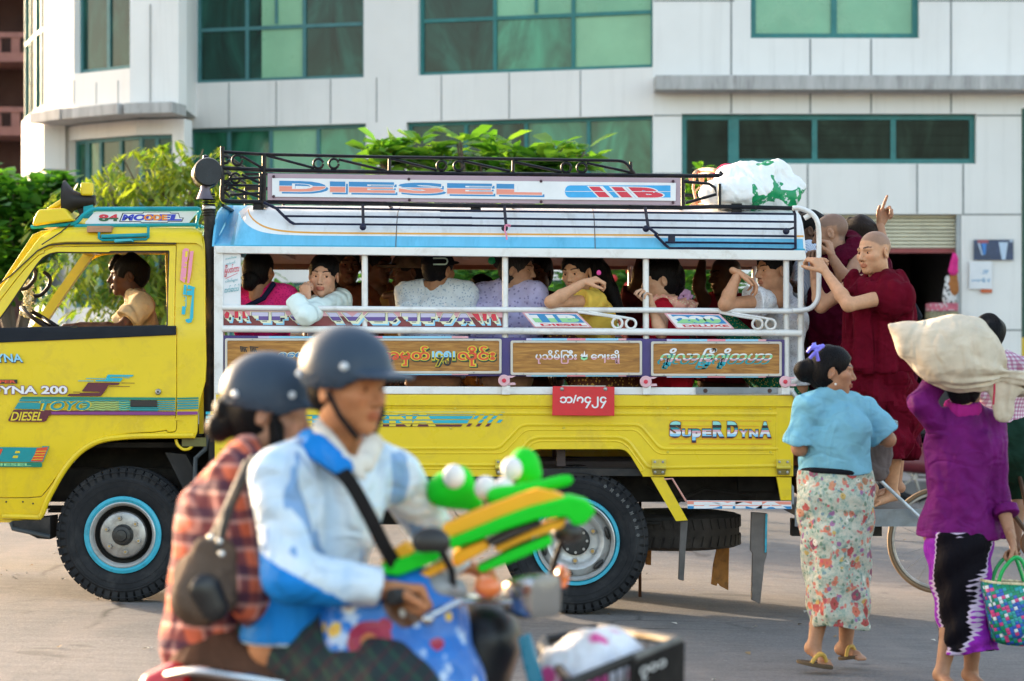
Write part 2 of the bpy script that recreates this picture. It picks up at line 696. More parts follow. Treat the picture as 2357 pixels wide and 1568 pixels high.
def wave_noise(seed, freqs, amp, stretch=(1, 1, 1), ridge=False, warp=1.0, bias=0.0):
 rs = np.random.RandomState(seed)
 ks = []
 for f in freqs:
  for _ in range(3):
   v = rs.normal(size=3)
   v /= np.linalg.norm(v)
   ks.append((v * np.array(stretch) * f * (0.8 + .5 * rs.rand()), rs.rand() * 6.28, 1.0 / (f ** .6)))
 tot = sum(c for _, _, c in ks)
 def fn(D, X, Y, Z):
  m = np.abs(D) < .05
  idx = np.argwhere(m)
  x = X[idx[:, 0], 0, 0]
  y = Y[0, idx[:, 1], 0]
  z = Z[0, 0, idx[:, 2]]
  wz = warp * (.02 * np.sin(31 * x + 17 * y) + .02 * np.sin(23 * z + 29 * x))
  a = np.zeros(len(idx))
  for kk, ph, c in ks:
   sv = np.sin(kk[0] * (x + wz) + kk[1] * (y + wz) + kk[2] * (z + wz) + ph)
   a += c * ((1 - 2 * np.abs(sv)) if ridge else sv)
  D[m] += amp * (a / tot * 1.8 - bias)
  return D
 return fn
def cutplane(p, nrm):
 p, nrm = A(p), A(nrm)
 def fn(D, X, Y, Z):
  return np.maximum(D, (X - p[0]) * nrm[0] + (Y - p[1]) * nrm[1] + (Z - p[2]) * nrm[2])
 return fn
# ---------------------------------------------------------------- skin and hair
def skin_mat():
 m, n, b, new = nodes_of('skin')
 at = n.nodes.new('ShaderNodeAttribute')
 at.attribute_name = 'tint'
 v = objcoord(n)
 f = ramp(n, noise(n, v, 40, 5, .6), [(.3, .88), (.7, 1.08)])
 c = mixc(n, 1.0, at.outputs['Color'], f, 'MULTIPLY')
 n.links.new(c, b.inputs['Base Color'])
 b.inputs['Roughness'].default_value = .52
 b.inputs['Specular IOR Level'].default_value = .28
 b.inputs['Subsurface Weight'].default_value = .08
 b.inputs['Subsurface Radius'].default_value = (.012, .005, .003)
 b.inputs['Subsurface Scale'].default_value = 1.0
 bump(n, b, noise(n, v, 260, 3), .12, .002)
 return m
def hair_mat(name='black_hair', col=(.004, .0035, .004)):
 m, n, b, new = nodes_of(name)
 v = objcoord(n, (1, 1, .12))
 f = noise(n, v, 190, 3, .6, .5)
 c = ramp(n, f, [(.35, col), (.7, tuple(x * 2.2 + .002 for x in col))])
 n.links.new(c, b.inputs['Base Color'])
 b.inputs['Roughness'].default_value = .5
 b.inputs['Specular IOR Level'].default_value = .09
 bump(n, b, f, .7, .006)
 return m
SKIN, HAIR = skin_mat(), hair_mat()
GREYHAIR = hair_mat('greying_hair', (.02, .018, .017))
EYE_W, EYE_D = (.62, .58, .54), (.012, .008, .006)
HEADS = {}
def head_local(v):
 """head in its own axes: x to the person's side, y towards the face, z up, origin between the ears; about 0.225 m tall"""
 if v in HEADS:
  return HEADS[v]
 f = v.startswith('f')
 s = SDF(.018)
 s.ell((0, -.012, .038), (.074, .096, .083))
 s.ell((0, .02, -.012), (.066 if f else .068, .074, .085))
 s.ell((0, .03, -.055), (.05 if f else .056, .058, .05))
 s.ell((0, .066, -.092), (.02 if f else .026, .02, .019), k=.022)
 for q in (-1, 1):
  s.ell((q * .043, .052, -.016), (.024, .03, .022), k=.02)
  s.ell((q * .047, .005, -.06), (.016, .03, .03), k=.02)
  s.cap((q * .012, .087, .027), (q * .046, .072, .026), .010, .007, k=.014)
 s.cap((0, -.02, -.06), (0, -.035, -.16), .05 if f else .056, .048 if f else .056, k=.03)
 for q in (-1, 1):
  s.ell((q * .031, .100, .006), (.019, .017, .012), k=.012, sub=True)
 s.cap((0, .088, .014), (0, .107 if f else .111, -.026), .0075, .0115, k=.010)
 for q in (-1, 1):
  s.ell((q * .0125, .095, -.031), (.0085, .011, .008), k=.006)
 s.cap((-.014, .088, -.056), (.014, .088, -.056), .0068, k=.008)
 s.ell((0, .094, -.0565), (.016, .008, .005), k=.006)
 s.ell((0, .092, -.0675), (.017, .009, .0065), k=.006)
 s.cap((-.024, .094, -.0618), (.024, .094, -.0618), .0016, k=.003, sub=True)
 for q in (-1, 1):
  rot = Matrix.Rotation(q * R(18), 3, 'Z') @ Matrix.Rotation(R(10), 3, 'X')
  s.ell((q * .078, -.012, -.002), (.009, .02, .033), rot=rot, k=.006)
  s.ell((q * .087, -.008, .002), (.006, .011, .018), rot=rot, k=.004, sub=True)
 V, Q = s.mesh(.0032)
 V = relax(V, Q, 1, .4)
 x, y, z = V[:, 0], V[:, 1], V[:, 2]
 C = np.ones((len(V), 3))
 ax = np.abs(x)
 lip = (np.abs(z + .0618) < .0115) & (ax < .024 - .35 * np.abs(z + .0618)) & (y > .07)
 C[lip] = (.78, .46, .46) if f else (.8, .56, .54)
 bz = .030 + .006 * np.sin(np.clip((ax - .012) / .04, 0, 1) * 2.6)
 brow = (ax > .012) & (ax < .050) & (np.abs(z - bz) < np.where(ax < .035, .0042 if not f else .0032, .0026)) & (y > .03)
 C[brow] = (.07, .06, .06)
 cheek = np.exp(-(((ax - .042) / .02) ** 2 + ((z + .02) / .02) ** 2)) * (y > .03)
 C *= 1 + cheek[:, None] * np.array((.06, -.04, -.04))
 nostril_shade = (np.abs(ax - .009) < .0045) & (np.abs(z + .0385) < .0035) & (y > .085)
 C[nostril_shade] = (.25, .2, .2)  # nostril shade put into the tint; the mesh has no opening
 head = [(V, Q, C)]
# eyeballs with lids
 for q in (-1, 1):
  mb = SDF(.002)
  mb.ell((q * .031, .0735, .0055), (.0155, .0125, .0088))
  V2, Q2 = mb.mesh(.0017, .004)
  xx, zz = V2[:, 0] - q * .031, V2[:, 2] - .0055
  look = {'fl': .004, 'fr': -.004, 'ml': .004, 'mr': -.004}.get(v, 0)
  C2 = np.tile(np.array(EYE_W), (len(V2), 1)) / .45
  iris = ((xx - look) ** 2 + (zz - .0004) ** 2) < .0062 ** 2
  C2[iris] = np.array((.05, .03, .025))
  lid = (zz > .0052 - 12 * xx * xx) | (zz < -.0058 + 14 * xx * xx)
  C2[lid] = (.86, .82, .8)
  lash = (zz > .0040 - 12 * xx * xx) & (zz < .0056 - 12 * xx * xx)
  C2[lash] = (.06, .05, .05)
  head.append((V2, Q2, C2))
 HEADS[v] = head
 return head
def scalp(s, t, f=True, back=True):
 s.ell((0, -.014, .040), (.074 + t, .097 + t, .084 + t))
 if back:
  s.ell((0, -.035, -.01), (.071 + t, .074 + t, .075 + t), k=.03)
HAIRS = {}
def hair_local(style):
 if style in HAIRS:
  return HAIRS[style]
 s = SDF(.015)
 if style in ('bun', 'pony', 'long', 'highbun', 'back'):
  scalp(s, .012)
  if style == 'long':
   s.cap((0, -.05, -.02), (0, -.075, -.20), .075, .06, flat=((0, 1, 0), .62))
  if style == 'bun':
   s.ell((0, -.118, -.015), (.046, .036, .044), k=.012)
  if style == 'highbun':
   s.ell((0, -.125, .055), (.05, .045, .045), k=.012)
  if style == 'pony':
   s.ell((0, -.115, -.02), (.03, .03, .03), k=.012)
   s.cap((0, -.12, -.03), (0, -.14, -.22), .03, .022, k=.02)
  s.ell((0, .092, -.012), (.058, .082, .078), k=.012, sub=True)
  for q in (-1, 1):
   s.ell((q * .085, .000, -.014), (.03, .026, .034), k=.008, sub=True)
  s.cap((0, .03, -.09), (0, -.03, -.24), .05, .05, k=.01, sub=True) if style in ('bun', 'highbun', 'back') else None
 elif style in ('short', 'messy', 'spiky'):
  t = {'short': .011, 'messy': .017}.get(style, .022)
  scalp(s, t, back=False)
  s.ell((0, -.045, .0), (.07 + t, .062 + t, .062 + t), k=.02)
  s.cap((0, .05, .105), (.02, .075, .075), .024, .016, k=.02)
  s.ell((0, .094, -.012), (.06, .075, .080), k=.01, sub=True)
  for q in (-1, 1):
   s.ell((q * .088, .002, -.016), (.028, .026, .04), k=.006, sub=True)
  s.cap((0, .03, -.06), (0, -.06, -.16), .07, .07, k=.015, sub=True)
 elif style == 'under':
  scalp(s, .010, back=False)
  s.ell((0, -.04, -.01), (.076, .064, .064), k=.02)
  s.ell((0, .094, -.012), (.06, .075, .080), k=.01, sub=True)
  for q in (-1, 1):
   s.ell((q * .088, .002, -.016), (.028, .026, .04), k=.006, sub=True)
 amp = {'messy': .010, 'spiky': .016}.get(style, .0035)
 s.post.append(wave_noise(5, (60, 110) if amp < .01 else (45, 80), amp, (1, 1, .5)))
 V, Q = s.mesh(.0045)
 V = relax(V, Q, 1, .35)
 HAIRS[style] = (V, Q)
 return HAIRS[style]
def orient(f, up):
 f, up = Vector(f).normalized(), Vector(up)
 x = f.cross(up).normalized()
 u = x.cross(f).normalized()
 return np.array([list(x), list(f), list(u)])       # rows: axes
def place(V, M, c, s=1.0):
 return (V * s) @ M + A(c)
# ---------------------------------------------------------------- hands
def hand(wrist, direction, palm, curl=.4, thumb=1, size=1.0, spread=.12, point=False, splay_up=0):
 """palm and five jointed fingers; direction wrist->knuckles, palm normal, curl 0..1 about the palm side"""
 w = Vector(wrist)
 d = Vector(direction).normalized()
 nrm = Vector(palm)
 nrm = (nrm - d * nrm.dot(d)).normalized()
 sd_ = d.cross(nrm).normalized() * thumb           # towards the thumb side
 k = size
 s = SDF(.006)
 s.cap(w - d * .03 * k, w + d * .012 * k, .025 * k, .024 * k, k=.012, flat=(nrm, .78))
 s.cap(w + d * .02 * k + sd_ * .014 * k, w + d * .075 * k + sd_ * .026 * k, .02 * k, .014 * k, k=.012, flat=(nrm, .75))
 s.cap(w + d * .02 * k - sd_ * .010 * k, w + d * .070 * k - sd_ * .026 * k, .02 * k, .013 * k, k=.012, flat=(nrm, .75))
 s.cap(w + d * .03 * k, w + d * .078 * k, .019 * k, .014 * k, k=.012, flat=(nrm, .75))
 lens = [(.040, .026, .021), (.045, .029, .022), (.041, .027, .021), (.031, .021, .018)]
 offs = [.028, .0095, -.0095, -.027]
 base = [.080, .084, .080, .072]
 for i in range(4):
  c = curl
  if point and i == 0:
   c = .06
  elif point:
   c = max(curl, .55)
  c = c * (1 + .12 * i)
  p = w + d * base[i] * k + sd_ * offs[i] * k
  dr = (d + sd_ * (offs[i] / .028) * spread).normalized()
  axis = dr.cross(nrm).normalized()
  r = (.0092, .0095, .009, .0080)[i] * k
  for j, L in enumerate(lens[i]):
   dr = (Matrix.Rotation(c * (1.15, 1.45, .9)[j], 3, axis) @ dr).normalized()
   q = p + dr * L * k
   s.cap(p, q, r * (1 - .08 * j), r * (.93 - .1 * j), k=.004)
   p = q
 p = w + d * .022 * k + sd_ * .022 * k + nrm * .004 * k
 dr = (d * .7 + sd_ * .75 + nrm * .25).normalized()
 axis = sd_.cross(d).normalized()
 for j, L in enumerate((.038, .030, .024)):
  q = p + dr * L * k
  s.cap(p, q, (.0125 - .0016 * j) * k, (.0112 - .0018 * j) * k, k=.006)
  p = q
  dr = (dr + nrm * .35 * curl + d * .35).normalized()
 V, Q = s.mesh(.0036)
 return relax(V, Q, 1, .3), Q
# ---------------------------------------------------------------- whole person
class Person:
 def __init__(s, name, label, group, skin=(.36, .19, .11), fem=True, neck=None, pelvis=None, facing=(0, -1, 0), head=None, hf=None, hup=(0, 0, 1),
 hs=1.0, variant=None, sw=None, sh=None, arms=(), legs=(), hips=None, res=.008, stubble=False, thick=1.0, legr=1.0, headless=False, thighs=None):
  """all joints are world positions. arms: dicts with e, w (elbow, wrist), s optional shoulder, hd, pn hand directions"""
  s.name, s.label, s.group = name, label, group
  s.skin = np.array(skin)
  s.neck, s.pelvis = Vector(neck), Vector(pelvis)
  s.up = (s.neck - s.pelvis).normalized()
  fc = Vector(facing)
  s.fc = (fc - s.up * fc.dot(s.up)).normalized()
  s.side = s.fc.cross(s.up).normalized()          # person's right hand side
  s.sw = sw or (.165 if fem else .185)
  s.t = thick * (.92 if fem else 1.0)
  s.fem = fem
  s.sh = sh or [s.neck - s.up * .045 + s.side * s.sw * q - s.fc * .01 for q in (1, -1)]
  s.arms = list(arms)
  for i, a in enumerate(s.arms):
   a.setdefault('s', s.sh[a.get('i', i)])
  s.legs = list(legs)
  s.thighs = thighs or []
  s.res = res
  s.head, s.hf, s.hup, s.hs = Vector(head), Vector(hf if hf is not None else s.fc), Vector(hup), hs * .97 if fem else hs
  s.variant = variant or ('f' if fem else 'm')
  s.stubble = stubble
  s.legr = legr
  s.build_body()
 def torso(s, q, inf=0.0, k=.05):
  t = s.t
  n, u, sd_, fc = s.neck, s.up, s.side, s.fc
  ch = n - u * .17
  L = (s.neck - s.pelvis).length
  q.cap(ch - sd_ * .07 * t, ch + sd_ * .07 * t, .108 * t + inf, k=k, flat=(fc, .78))
  q.cap(s.sh[0] - u * .01 - sd_ * .02, s.sh[1] - u * .01 + sd_ * .02, .052 * t + inf, k=k, flat=(fc, .85))
  for z in s.sh:
   q.cap(n + u * .015, z.lerp(n, .3) + u * .01, .042 * t + inf * .6, .045 * t + inf * .6, k=.03)
  q.cap(ch, n - u * (L - .05), .112 * t + inf, .118 * t + inf, k=k, flat=(fc, .8))
  q.cap(s.pelvis - sd_ * .06, s.pelvis + sd_ * .06, .112 * t + inf, k=k, flat=(fc, .85))
  if s.fem:
   for z in (1, -1):
    q.ell(n - u * .2 + sd_ * .072 * z + fc * .075, .062 * t + inf * .5, k=.03)
 def build_body(s):
  t = s.t
  q = SDF(.03)
  hm = orient(s.hf, s.hup)
  hv = [Vector(r) for r in hm]
  nb = s.head - hv[2] * .10 * s.hs - hv[1] * .035 * s.hs
  q.cap(s.neck - s.up * .03, nb, .056 * t, .046 * t, k=.02)
  s.torso(q)
  for a in s.arms:
   e, w, sh = Vector(a['e']), Vector(a['w']), Vector(a['s'])
   q.cap(sh, e, .046 * t, .037 * t, k=.025)
   fdir = (w - e)
   m = e + fdir * .3
   q.cap(e, m, .036 * t, .040 * t, k=.02)
   q.cap(m, w, .039 * t, .025 * t, k=.015)
  for l in s.legs:
   h, kn, an, toe = (Vector(x) for x in l)
   q.cap(h, kn, .085 * t * s.legr, .055 * t, k=.03)
   c = kn + (an - kn) * .3
   q.cap(kn, c, .052 * t, .056 * t, k=.02)
   q.cap(c, an, .055 * t, .034 * t, k=.015)
   heel = an + (an - toe).normalized() * .03 + Vector((0, 0, -.03))
   q.cap(heel, an, .028, .03, k=.02)
   q.cap(heel, toe, .029, .024, k=.02)
   fd = (toe - heel).normalized()
   sd_ = fd.cross(Vector((0, 0, 1))).normalized()
   for z in range(5):
    b = toe + sd_ * (z - 2) * .014
    q.cap(b, b + fd * (.035 - .004 * abs(z - 1)) - Vector((0, 0, .008)), .0105, .009, k=.006)
  for (h, kn) in s.thighs:
   q.cap(h, kn, .08 * t, .06 * t, k=.03)
  V, Q = q.mesh(s.res)
  V = relax(V, Q, 1, .4)
  ch = [(V, Q, np.tile(s.skin, (len(V), 1)))]
  for V2, Q2, C2 in head_local(s.variant):
   C = C2 * s.skin
   if s.stubble and len(V2) > 3000:
    z, y = V2[:, 2], V2[:, 1]
    m = np.clip((z - (.035 + np.clip((y - .02), 0, .1) * .62)) / .012, 0, 1) * np.clip((.095 - y) / .012, 0, 1)
    ear = (np.abs(V2[:, 0]) > .073) & (z < .045)
    m = np.where(ear, 0, m)
    m = np.maximum(m, np.clip((-.045 - y) / .012, 0, 1) * np.clip((z + .055) / .012, 0, 1))
    C = C * (1 - m[:, None] * .52) + m[:, None] * np.array((.035, .032, .034))
   ch.append((place(V2, hm, s.head, s.hs), Q2, C))
  for a in s.arms:
   if a.get('nohand'):
    continue
   e, w = Vector(a['e']), Vector(a['w'])
   V3, Q3 = hand(w, a.get('hd', w - e), a.get('pn', (0, 0, -1)), a.get('curl', .45), a.get('thumb', 1), a.get('hsz', .95 if s.fem else 1.05), point=a.get('point', False), spread=a.get('spread', .12))
   ch.append((V3, Q3, np.tile(s.skin * 1.02, (len(V3), 1))))
  s.hm = hm
  base = Vector((s.pelvis.x, s.pelvis.y, s.pelvis.z - .1)) if not s.legs else Vector((s.pelvis.x, s.pelvis.y, gz(s.pelvis.x)))
  s.ob = np_mesh(s.name, ch, SKIN, origin=base)
  tag(s.ob, s.label, 'person', s.group)
 def hl(s, x, y, z):
  """head-local point to world"""
  return Vector(place(np.array([[x, y, z]]), s.hm, s.head, s.hs)[0])
 def hair(s, style, m=None, extra=None):
  V, Q = hair_local(style)
  ch = [(place(V, s.hm, s.head, s.hs), Q, None)]
  if extra:
   e = SDF(.02)
   for a, b, ra, rb in extra:
    e.cap(a, b, ra, rb)
   e.post.append(wave_noise(3, (70, 120), .004, (1, 1, .3)))
   ch.append(e.mesh(.006) + (None,))
  return np_mesh('hair', ch, m or HAIR, s.ob)
 def shirt(s, m, name='shirt', inf=.016, sleeve=1.0, hem=None, folds=.008, seed=1, neckr=.055, res=None, cutdir=None, extra=None, freqs=(16, 28, 50), sleeve_r=1.0, collar=None, stretch=(1, 1, 1), side_cut=None, warp=1.0, bias=0.0):
  q = SDF(.035)
  s.torso(q, inf, .055)
  for i, a in enumerate(s.arms):
   sl = a.get('sleeve', sleeve)
   if sl <= 0:
    continue
   e, w, sh = Vector(a['e']), Vector(a['w']), Vector(a['s'])
   t = s.t
   if sl < 1.0:
    end = sh.lerp(e, sl)
    q.cap(sh, end, .052 * t + inf, (.046 * t + inf + .008) * sleeve_r, k=.03, cut=True)
   else:
    q.cap(sh, e, .050 * t + inf, .043 * t + inf, k=.03)
    end = e.lerp(w, min(1.0, sl - 1.0))
    q.cap(e, end, .043 * t + inf, (.032 * t + inf) * sleeve_r, k=.025, cut=True)
  if extra:
   extra(q)
  hv = [Vector(r) for r in s.hm]
  nb = s.head - hv[2] * .10 - hv[1] * .03
  q.cap(s.neck + s.up * .02 + s.fc * .012, nb + s.up * .05, neckr * s.t + .004, neckr + .02, k=.01, sub=True)
  q.post.append(wave_noise(seed, freqs, folds, stretch, True, warp, bias))
  if hem is not None:
   q.post.append(cutplane(hem, -s.up if cutdir is None else cutdir))
  if side_cut:
   q.post.append(cutplane(*side_cut))
  V, Q = q.mesh(res or s.res)
  V = relax(V, Q, 1, .5)
  return np_mesh(name, [(V, Q, None)], m, s.ob)
 def part(s, name, q, m, res=.006, sm=1):
  V, Q = q.mesh(res)
  return np_mesh(name, [(relax(V, Q, sm, .4), Q, None)], m, s.ob)
def skirt_mesh(name, m, parent, rings, n=72, folds=.012, nf=7, seed=1, origin=None):
 """tube of cloth through rings (centre, rx, ry, angle) with folds that deepen towards the hem"""
 rs = np.random.RandomState(seed)
 ph = rs.rand(6) * 6.28
 mb = MB()
 rr = []
 L = len(rings)
 pts = []
 for k in range((L - 1) * 8 + 1):
  i, t = min(k // 8, L - 2), (k % 8) / 8 if k < (L - 1) * 8 else 1.0
  a, b = rings[i], rings[i + 1]
  tt = t
  c = Vector(a[0]).lerp(Vector(b[0]), tt)
  pts.append((c, a[1] + (b[1] - a[1]) * tt, a[2] + (b[2] - a[2]) * tt, k / ((L - 1) * 8)))
 for c, rx, ry, v in pts:
  ring = []
  for j in range(n):
   a = 2 * math.pi * j / n
   f = folds * (.25 + v) * (math.sin(nf * a + ph[0] + 2.5 * v) + .6 * math.sin((nf * 2 + 1) * a + ph[1] - 4 * v) + .5 * math.sin(3 * a + 9 * v + ph[2])) * .6
   g = folds * .5 * math.sin(26 * v + 2.2 * math.sin(a + ph[3]) * 2 + ph[4])
   r = 1.0
   ring.append(c + Vector(((rx + f + g) * math.cos(a), (ry + f + g) * math.sin(a), .012 * math.sin(2 * a + ph[5]) * v)))
  rr.append(ring)
 mb.loft(rr, 0, True, False, True)
 o = mb.build(name, m, parent, origin=origin)
 sd_ = o.modifiers.new('thickness', 'SOLIDIFY')
 sd_.thickness = .006
 sd_.offset = -1
 return o
# ================================================================ ground
def ground_mat():
 m, n, b, new = nodes_of('asphalt')
 v = objcoord(n)
 big = noise(n, v, .35, 6, .6, .3)
 c = ramp(n, big, [(.32, (.145, .136, .135)), (.55, (.168, .156, .152)), (.75, (.192, .174, .166))])
 fine = noise(n, v, 70, 4, .85)
 c = mixc(n, .75, c, ramp(n, fine, [(.28, .35), (.5, 1.0), (.72, 1.55)]), 'MULTIPLY')
 c = mixc(n, .5, c, ramp(n, noise(n, objcoord(n, (.35, 1, 1)), 9, 5, .75), [(.3, .62), (.5, 1.0), (.7, 1.3)]), 'MULTIPLY')
 dust = ramp(n, noise(n, objcoord(n, (1, .35, 1)), 1.3, 7, .68, .6), [(.46, 0.), (.78, .5)])
 c = mixc(n, dust, c, (.33, .27, .235))
 st = ramp(n, noise(n, objcoord(n, (.5, 2.2, 1)), 2.2, 6, .72, .8), [(.60, 0.), (.78, .5)])
 c = mixc(n, st, c, (.085, .078, .076))
 oil = ramp(n, noise(n, v, 1.7, 3, .5, .4), [(.66, 0.), (.70, .45)])
 c = mixc(n, oil, c, (.05, .046, .045))
 spk = ramp(n, noise(n, v, 24, 2, .5), [(.70, 0.), (.74, .6)])
 c = mixc(n, spk, c, (.32, .29, .27))
 t = n.nodes.new('ShaderNodeTexVoronoi')
 t.feature = 'DISTANCE_TO_EDGE'
 t.inputs['Scale'].default_value = .55
 wob = mixc(n, .12, v, noise_col(n, v, 3.0))
 n.links.new(wob, t.inputs['Vector'])
 ck = ramp(n, t.outputs['Distance'], [(.0, .75), (.012, 0.)])
 ck = mth(n, 'MULTIPLY', ck, ramp(n, noise(n, v, .6, 3), [(.5, 0.), (.62, 1.)]))
 c = mixc(n, ck, c, (.04, .038, .036))
 n.links.new(c, b.inputs['Base Color'])
 b.inputs['Roughness'].default_value = .88
 b.inputs['Specular IOR Level'].default_value = .3
 h = mth(n, 'ADD', fine, mth(n, 'MULTIPLY', noise(n, v, 30, 4), .8))
 bump(n, b, h, .55, .008)
 return m
def noise_col(n, vec, scale):
 t = n.nodes.new('ShaderNodeTexNoise')
 t.inputs['Scale'].default_value = scale
 n.links.new(vec, t.inputs['Vector'])
 return t.outputs['Color']
mb = MB()
xs = [-400, -60, -20, -8, -4, 0, 4, 8, 20, 60, 400]
ys = [-60, 0, 5, 10, 15, 20, 26, 31.2, 60, 120, 900]
vs = [(x, y, gz(max(-12, min(12, x)))) for y in ys for x in xs]
fs = [(j * 11 + i, j * 11 + i + 1, j * 11 + i + 12, j * 11 + i + 11) for j in range(10) for i in range(10)]
mb.add(vs, fs)
tag(mb.build('road', ground_mat()), kind='structure')
# pavement with a kerb in front of the building
pav = mat('pavement_slabs', (.36, .30, .27), .9, var=.16, vs=2, dirt=(.16, .14, .13), dirt_amt=.6, ds=1.5, bmp=.3, bs=40)
kerb_m = mat('kerb_concrete', (.16, .15, .145), .9, var=.2, vs=4, bmp=.3)
mb = MB()
for x0, x1 in ((-9, 12),):
 n = 14
 for i in range(n):
  a, b = x0 + (x1 - x0) * i / n, x0 + (x1 - x0) * (i + 1) / n
  za, zb = gz(a) + .15, gz(b) + .15
  mb.add([(a, 29.3, za), (b, 29.3, zb), (b, 36.5, zb), (a, 36.5, za)], [(0, 1, 2, 3)])
tag(mb.build('pavement', pav), kind='structure')
mb = MB()
for i in range(21):
 a, b = -9 + i + .006, -8 + i - .006
 za, zb = gz(a), gz(b)
 mb.add([(a, 29.12, za - .05), (b, 29.12, zb - .05), (b, 29.298, zb - .05), (a, 29.298, za - .05), (a, 29.13, za + .154), (b, 29.13, zb + .154), (b, 29.298, zb + .154), (a, 29.298, za + .154)],
 [(0, 1, 5, 4), (4, 5, 6, 7), (0, 4, 7, 3), (1, 2, 6, 5)])
tag(mb.build('kerb', kerb_m), kind='structure')
def leaf_litter():
 mb = MB()
 rs = random.Random(3)
 for i in range(190):
  x, y = rs.uniform(-3.4, 3.4), rs.uniform(9.5, 22)
  a, r = rs.uniform(0, 6.3), rs.uniform(.006, .03)
  c = Vector((x, y, gz(x) + .006))
  u = Vector((math.cos(a), math.sin(a), rs.uniform(-.2, .3))) * r
  v = Vector((-math.sin(a), math.cos(a), rs.uniform(-.2, .3))) * r * .55
  mb.add([c - u, c - v + Vector((0, 0, .004)), c + u, c + v + Vector((0, 0, .006))], [(0, 1, 2), (0, 2, 3)], rs.randint(0, 1))
 o = mb.build('litter', [mat('dry_leaf', (.22, .15, .08), .9), mat('paper_scrap', (.5, .47, .42), .9)])
 tag(o, kind='stuff')
leaf_litter()
# ================================================================ building
wall_m, n, b, new = nodes_of('white_panel_cladding')
v = objcoord(n)
c = ramp(n, noise(n, v, .5, 5, .6), [(.3, (.70, .68, .665)), (.7, (.80, .78, .765))])
stk = ramp(n, noise(n, objcoord(n, (5, 5, .22)), 1.1, 7, .72, .5), [(.52, 0.), (.80, .42)])
c = mixc(n, stk, c, (.45, .43, .415))
n.links.new(c, b.inputs['Base Color'])
b.inputs['Roughness'].default_value = .62
joint_m = mat('panel_joint', (.22, .23, .235), .9)
ledge_m = mat('weathered_ledge', (.42, .41, .405), .85, var=.2, vs=2, dirt=(.18, .17, .165), dirt_amt=.7, ds=3, aniso=(3, 3, .5))
frame_m = mat('teal_window_frame', (.012, .155, .155), .45, var=.15)
frame_dim = mat('grey_teal_window_frame', (.05, .17, .18), .5, var=.15)
def glass(name, col, rough=.06, spec=.55):
 m, n, b, new = nodes_of(name)
 v = objcoord(n)
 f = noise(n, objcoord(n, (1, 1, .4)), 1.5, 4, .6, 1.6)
 c = ramp(n, f, [(.32, tuple(x * .3 for x in col)), (.52, col), (.7, tuple(x * 2.3 for x in col))])  # uneven tone painted in to stand for reflections on the panes
 n.links.new(c, b.inputs['Base Color'])
 b.inputs['Roughness'].default_value = rough
 b.inputs['Specular IOR Level'].default_value = spec
 b.inputs['IOR'].default_value = 1.5
 bump(n, b, noise(n, v, .7, 2), .05, .02)
 return m
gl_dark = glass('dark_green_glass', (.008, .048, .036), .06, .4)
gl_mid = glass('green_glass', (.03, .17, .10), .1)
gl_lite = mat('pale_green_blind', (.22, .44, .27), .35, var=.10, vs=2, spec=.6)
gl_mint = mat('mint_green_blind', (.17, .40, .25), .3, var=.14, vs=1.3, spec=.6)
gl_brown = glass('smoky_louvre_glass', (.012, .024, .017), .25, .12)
bx = empty('office_building', (1.85, 32, gz(1.85)), 'white panelled corner building with green glass windows behind the truck', 'building')
wall_b, joint_b, ledge_b = MB(), MB(), MB()
F_A, F_B = Vector((1.85, 32.0)), Vector((W((430, 0), 33.85).x, 33.85))
def on_line(px, A_, B_):
 """depth where the view through column px meets the plan line A-B"""
 k = (px - CX) / F
 dx, dy = B_.x - A_.x, B_.y - A_.y
 t = (k * A_.y - A_.x) / (dx - k * dy)
 return A_.y + t * dy
def slab(mb, p0, p1, z0, z1, back=.3, out=0., m=0):
 """upright wall piece between two plan points; outward is towards the street"""
 p0, p1 = Vector(p0), Vector(p1)
 nrm = Vector((p1.y - p0.y, -(p1.x - p0.x))).normalized()
 a0, a1 = p0 + nrm * out, p1 + nrm * out
 b0, b1 = p0 - nrm * back, p1 - nrm * back
 mb.add([(a0.x, a0.y, z0), (a1.x, a1.y, z0), (b1.x, b1.y, z0), (b0.x, b0.y, z0), (a0.x, a0.y, z1), (a1.x, a1.y, z1), (b1.x, b1.y, z1), (b0.x, b0.y, z1)],
 [(3, 2, 1, 0), (4, 5, 6, 7), (0, 1, 5, 4), (1, 2, 6, 5), (2, 3, 7, 6), (3, 0, 4, 7)], m)
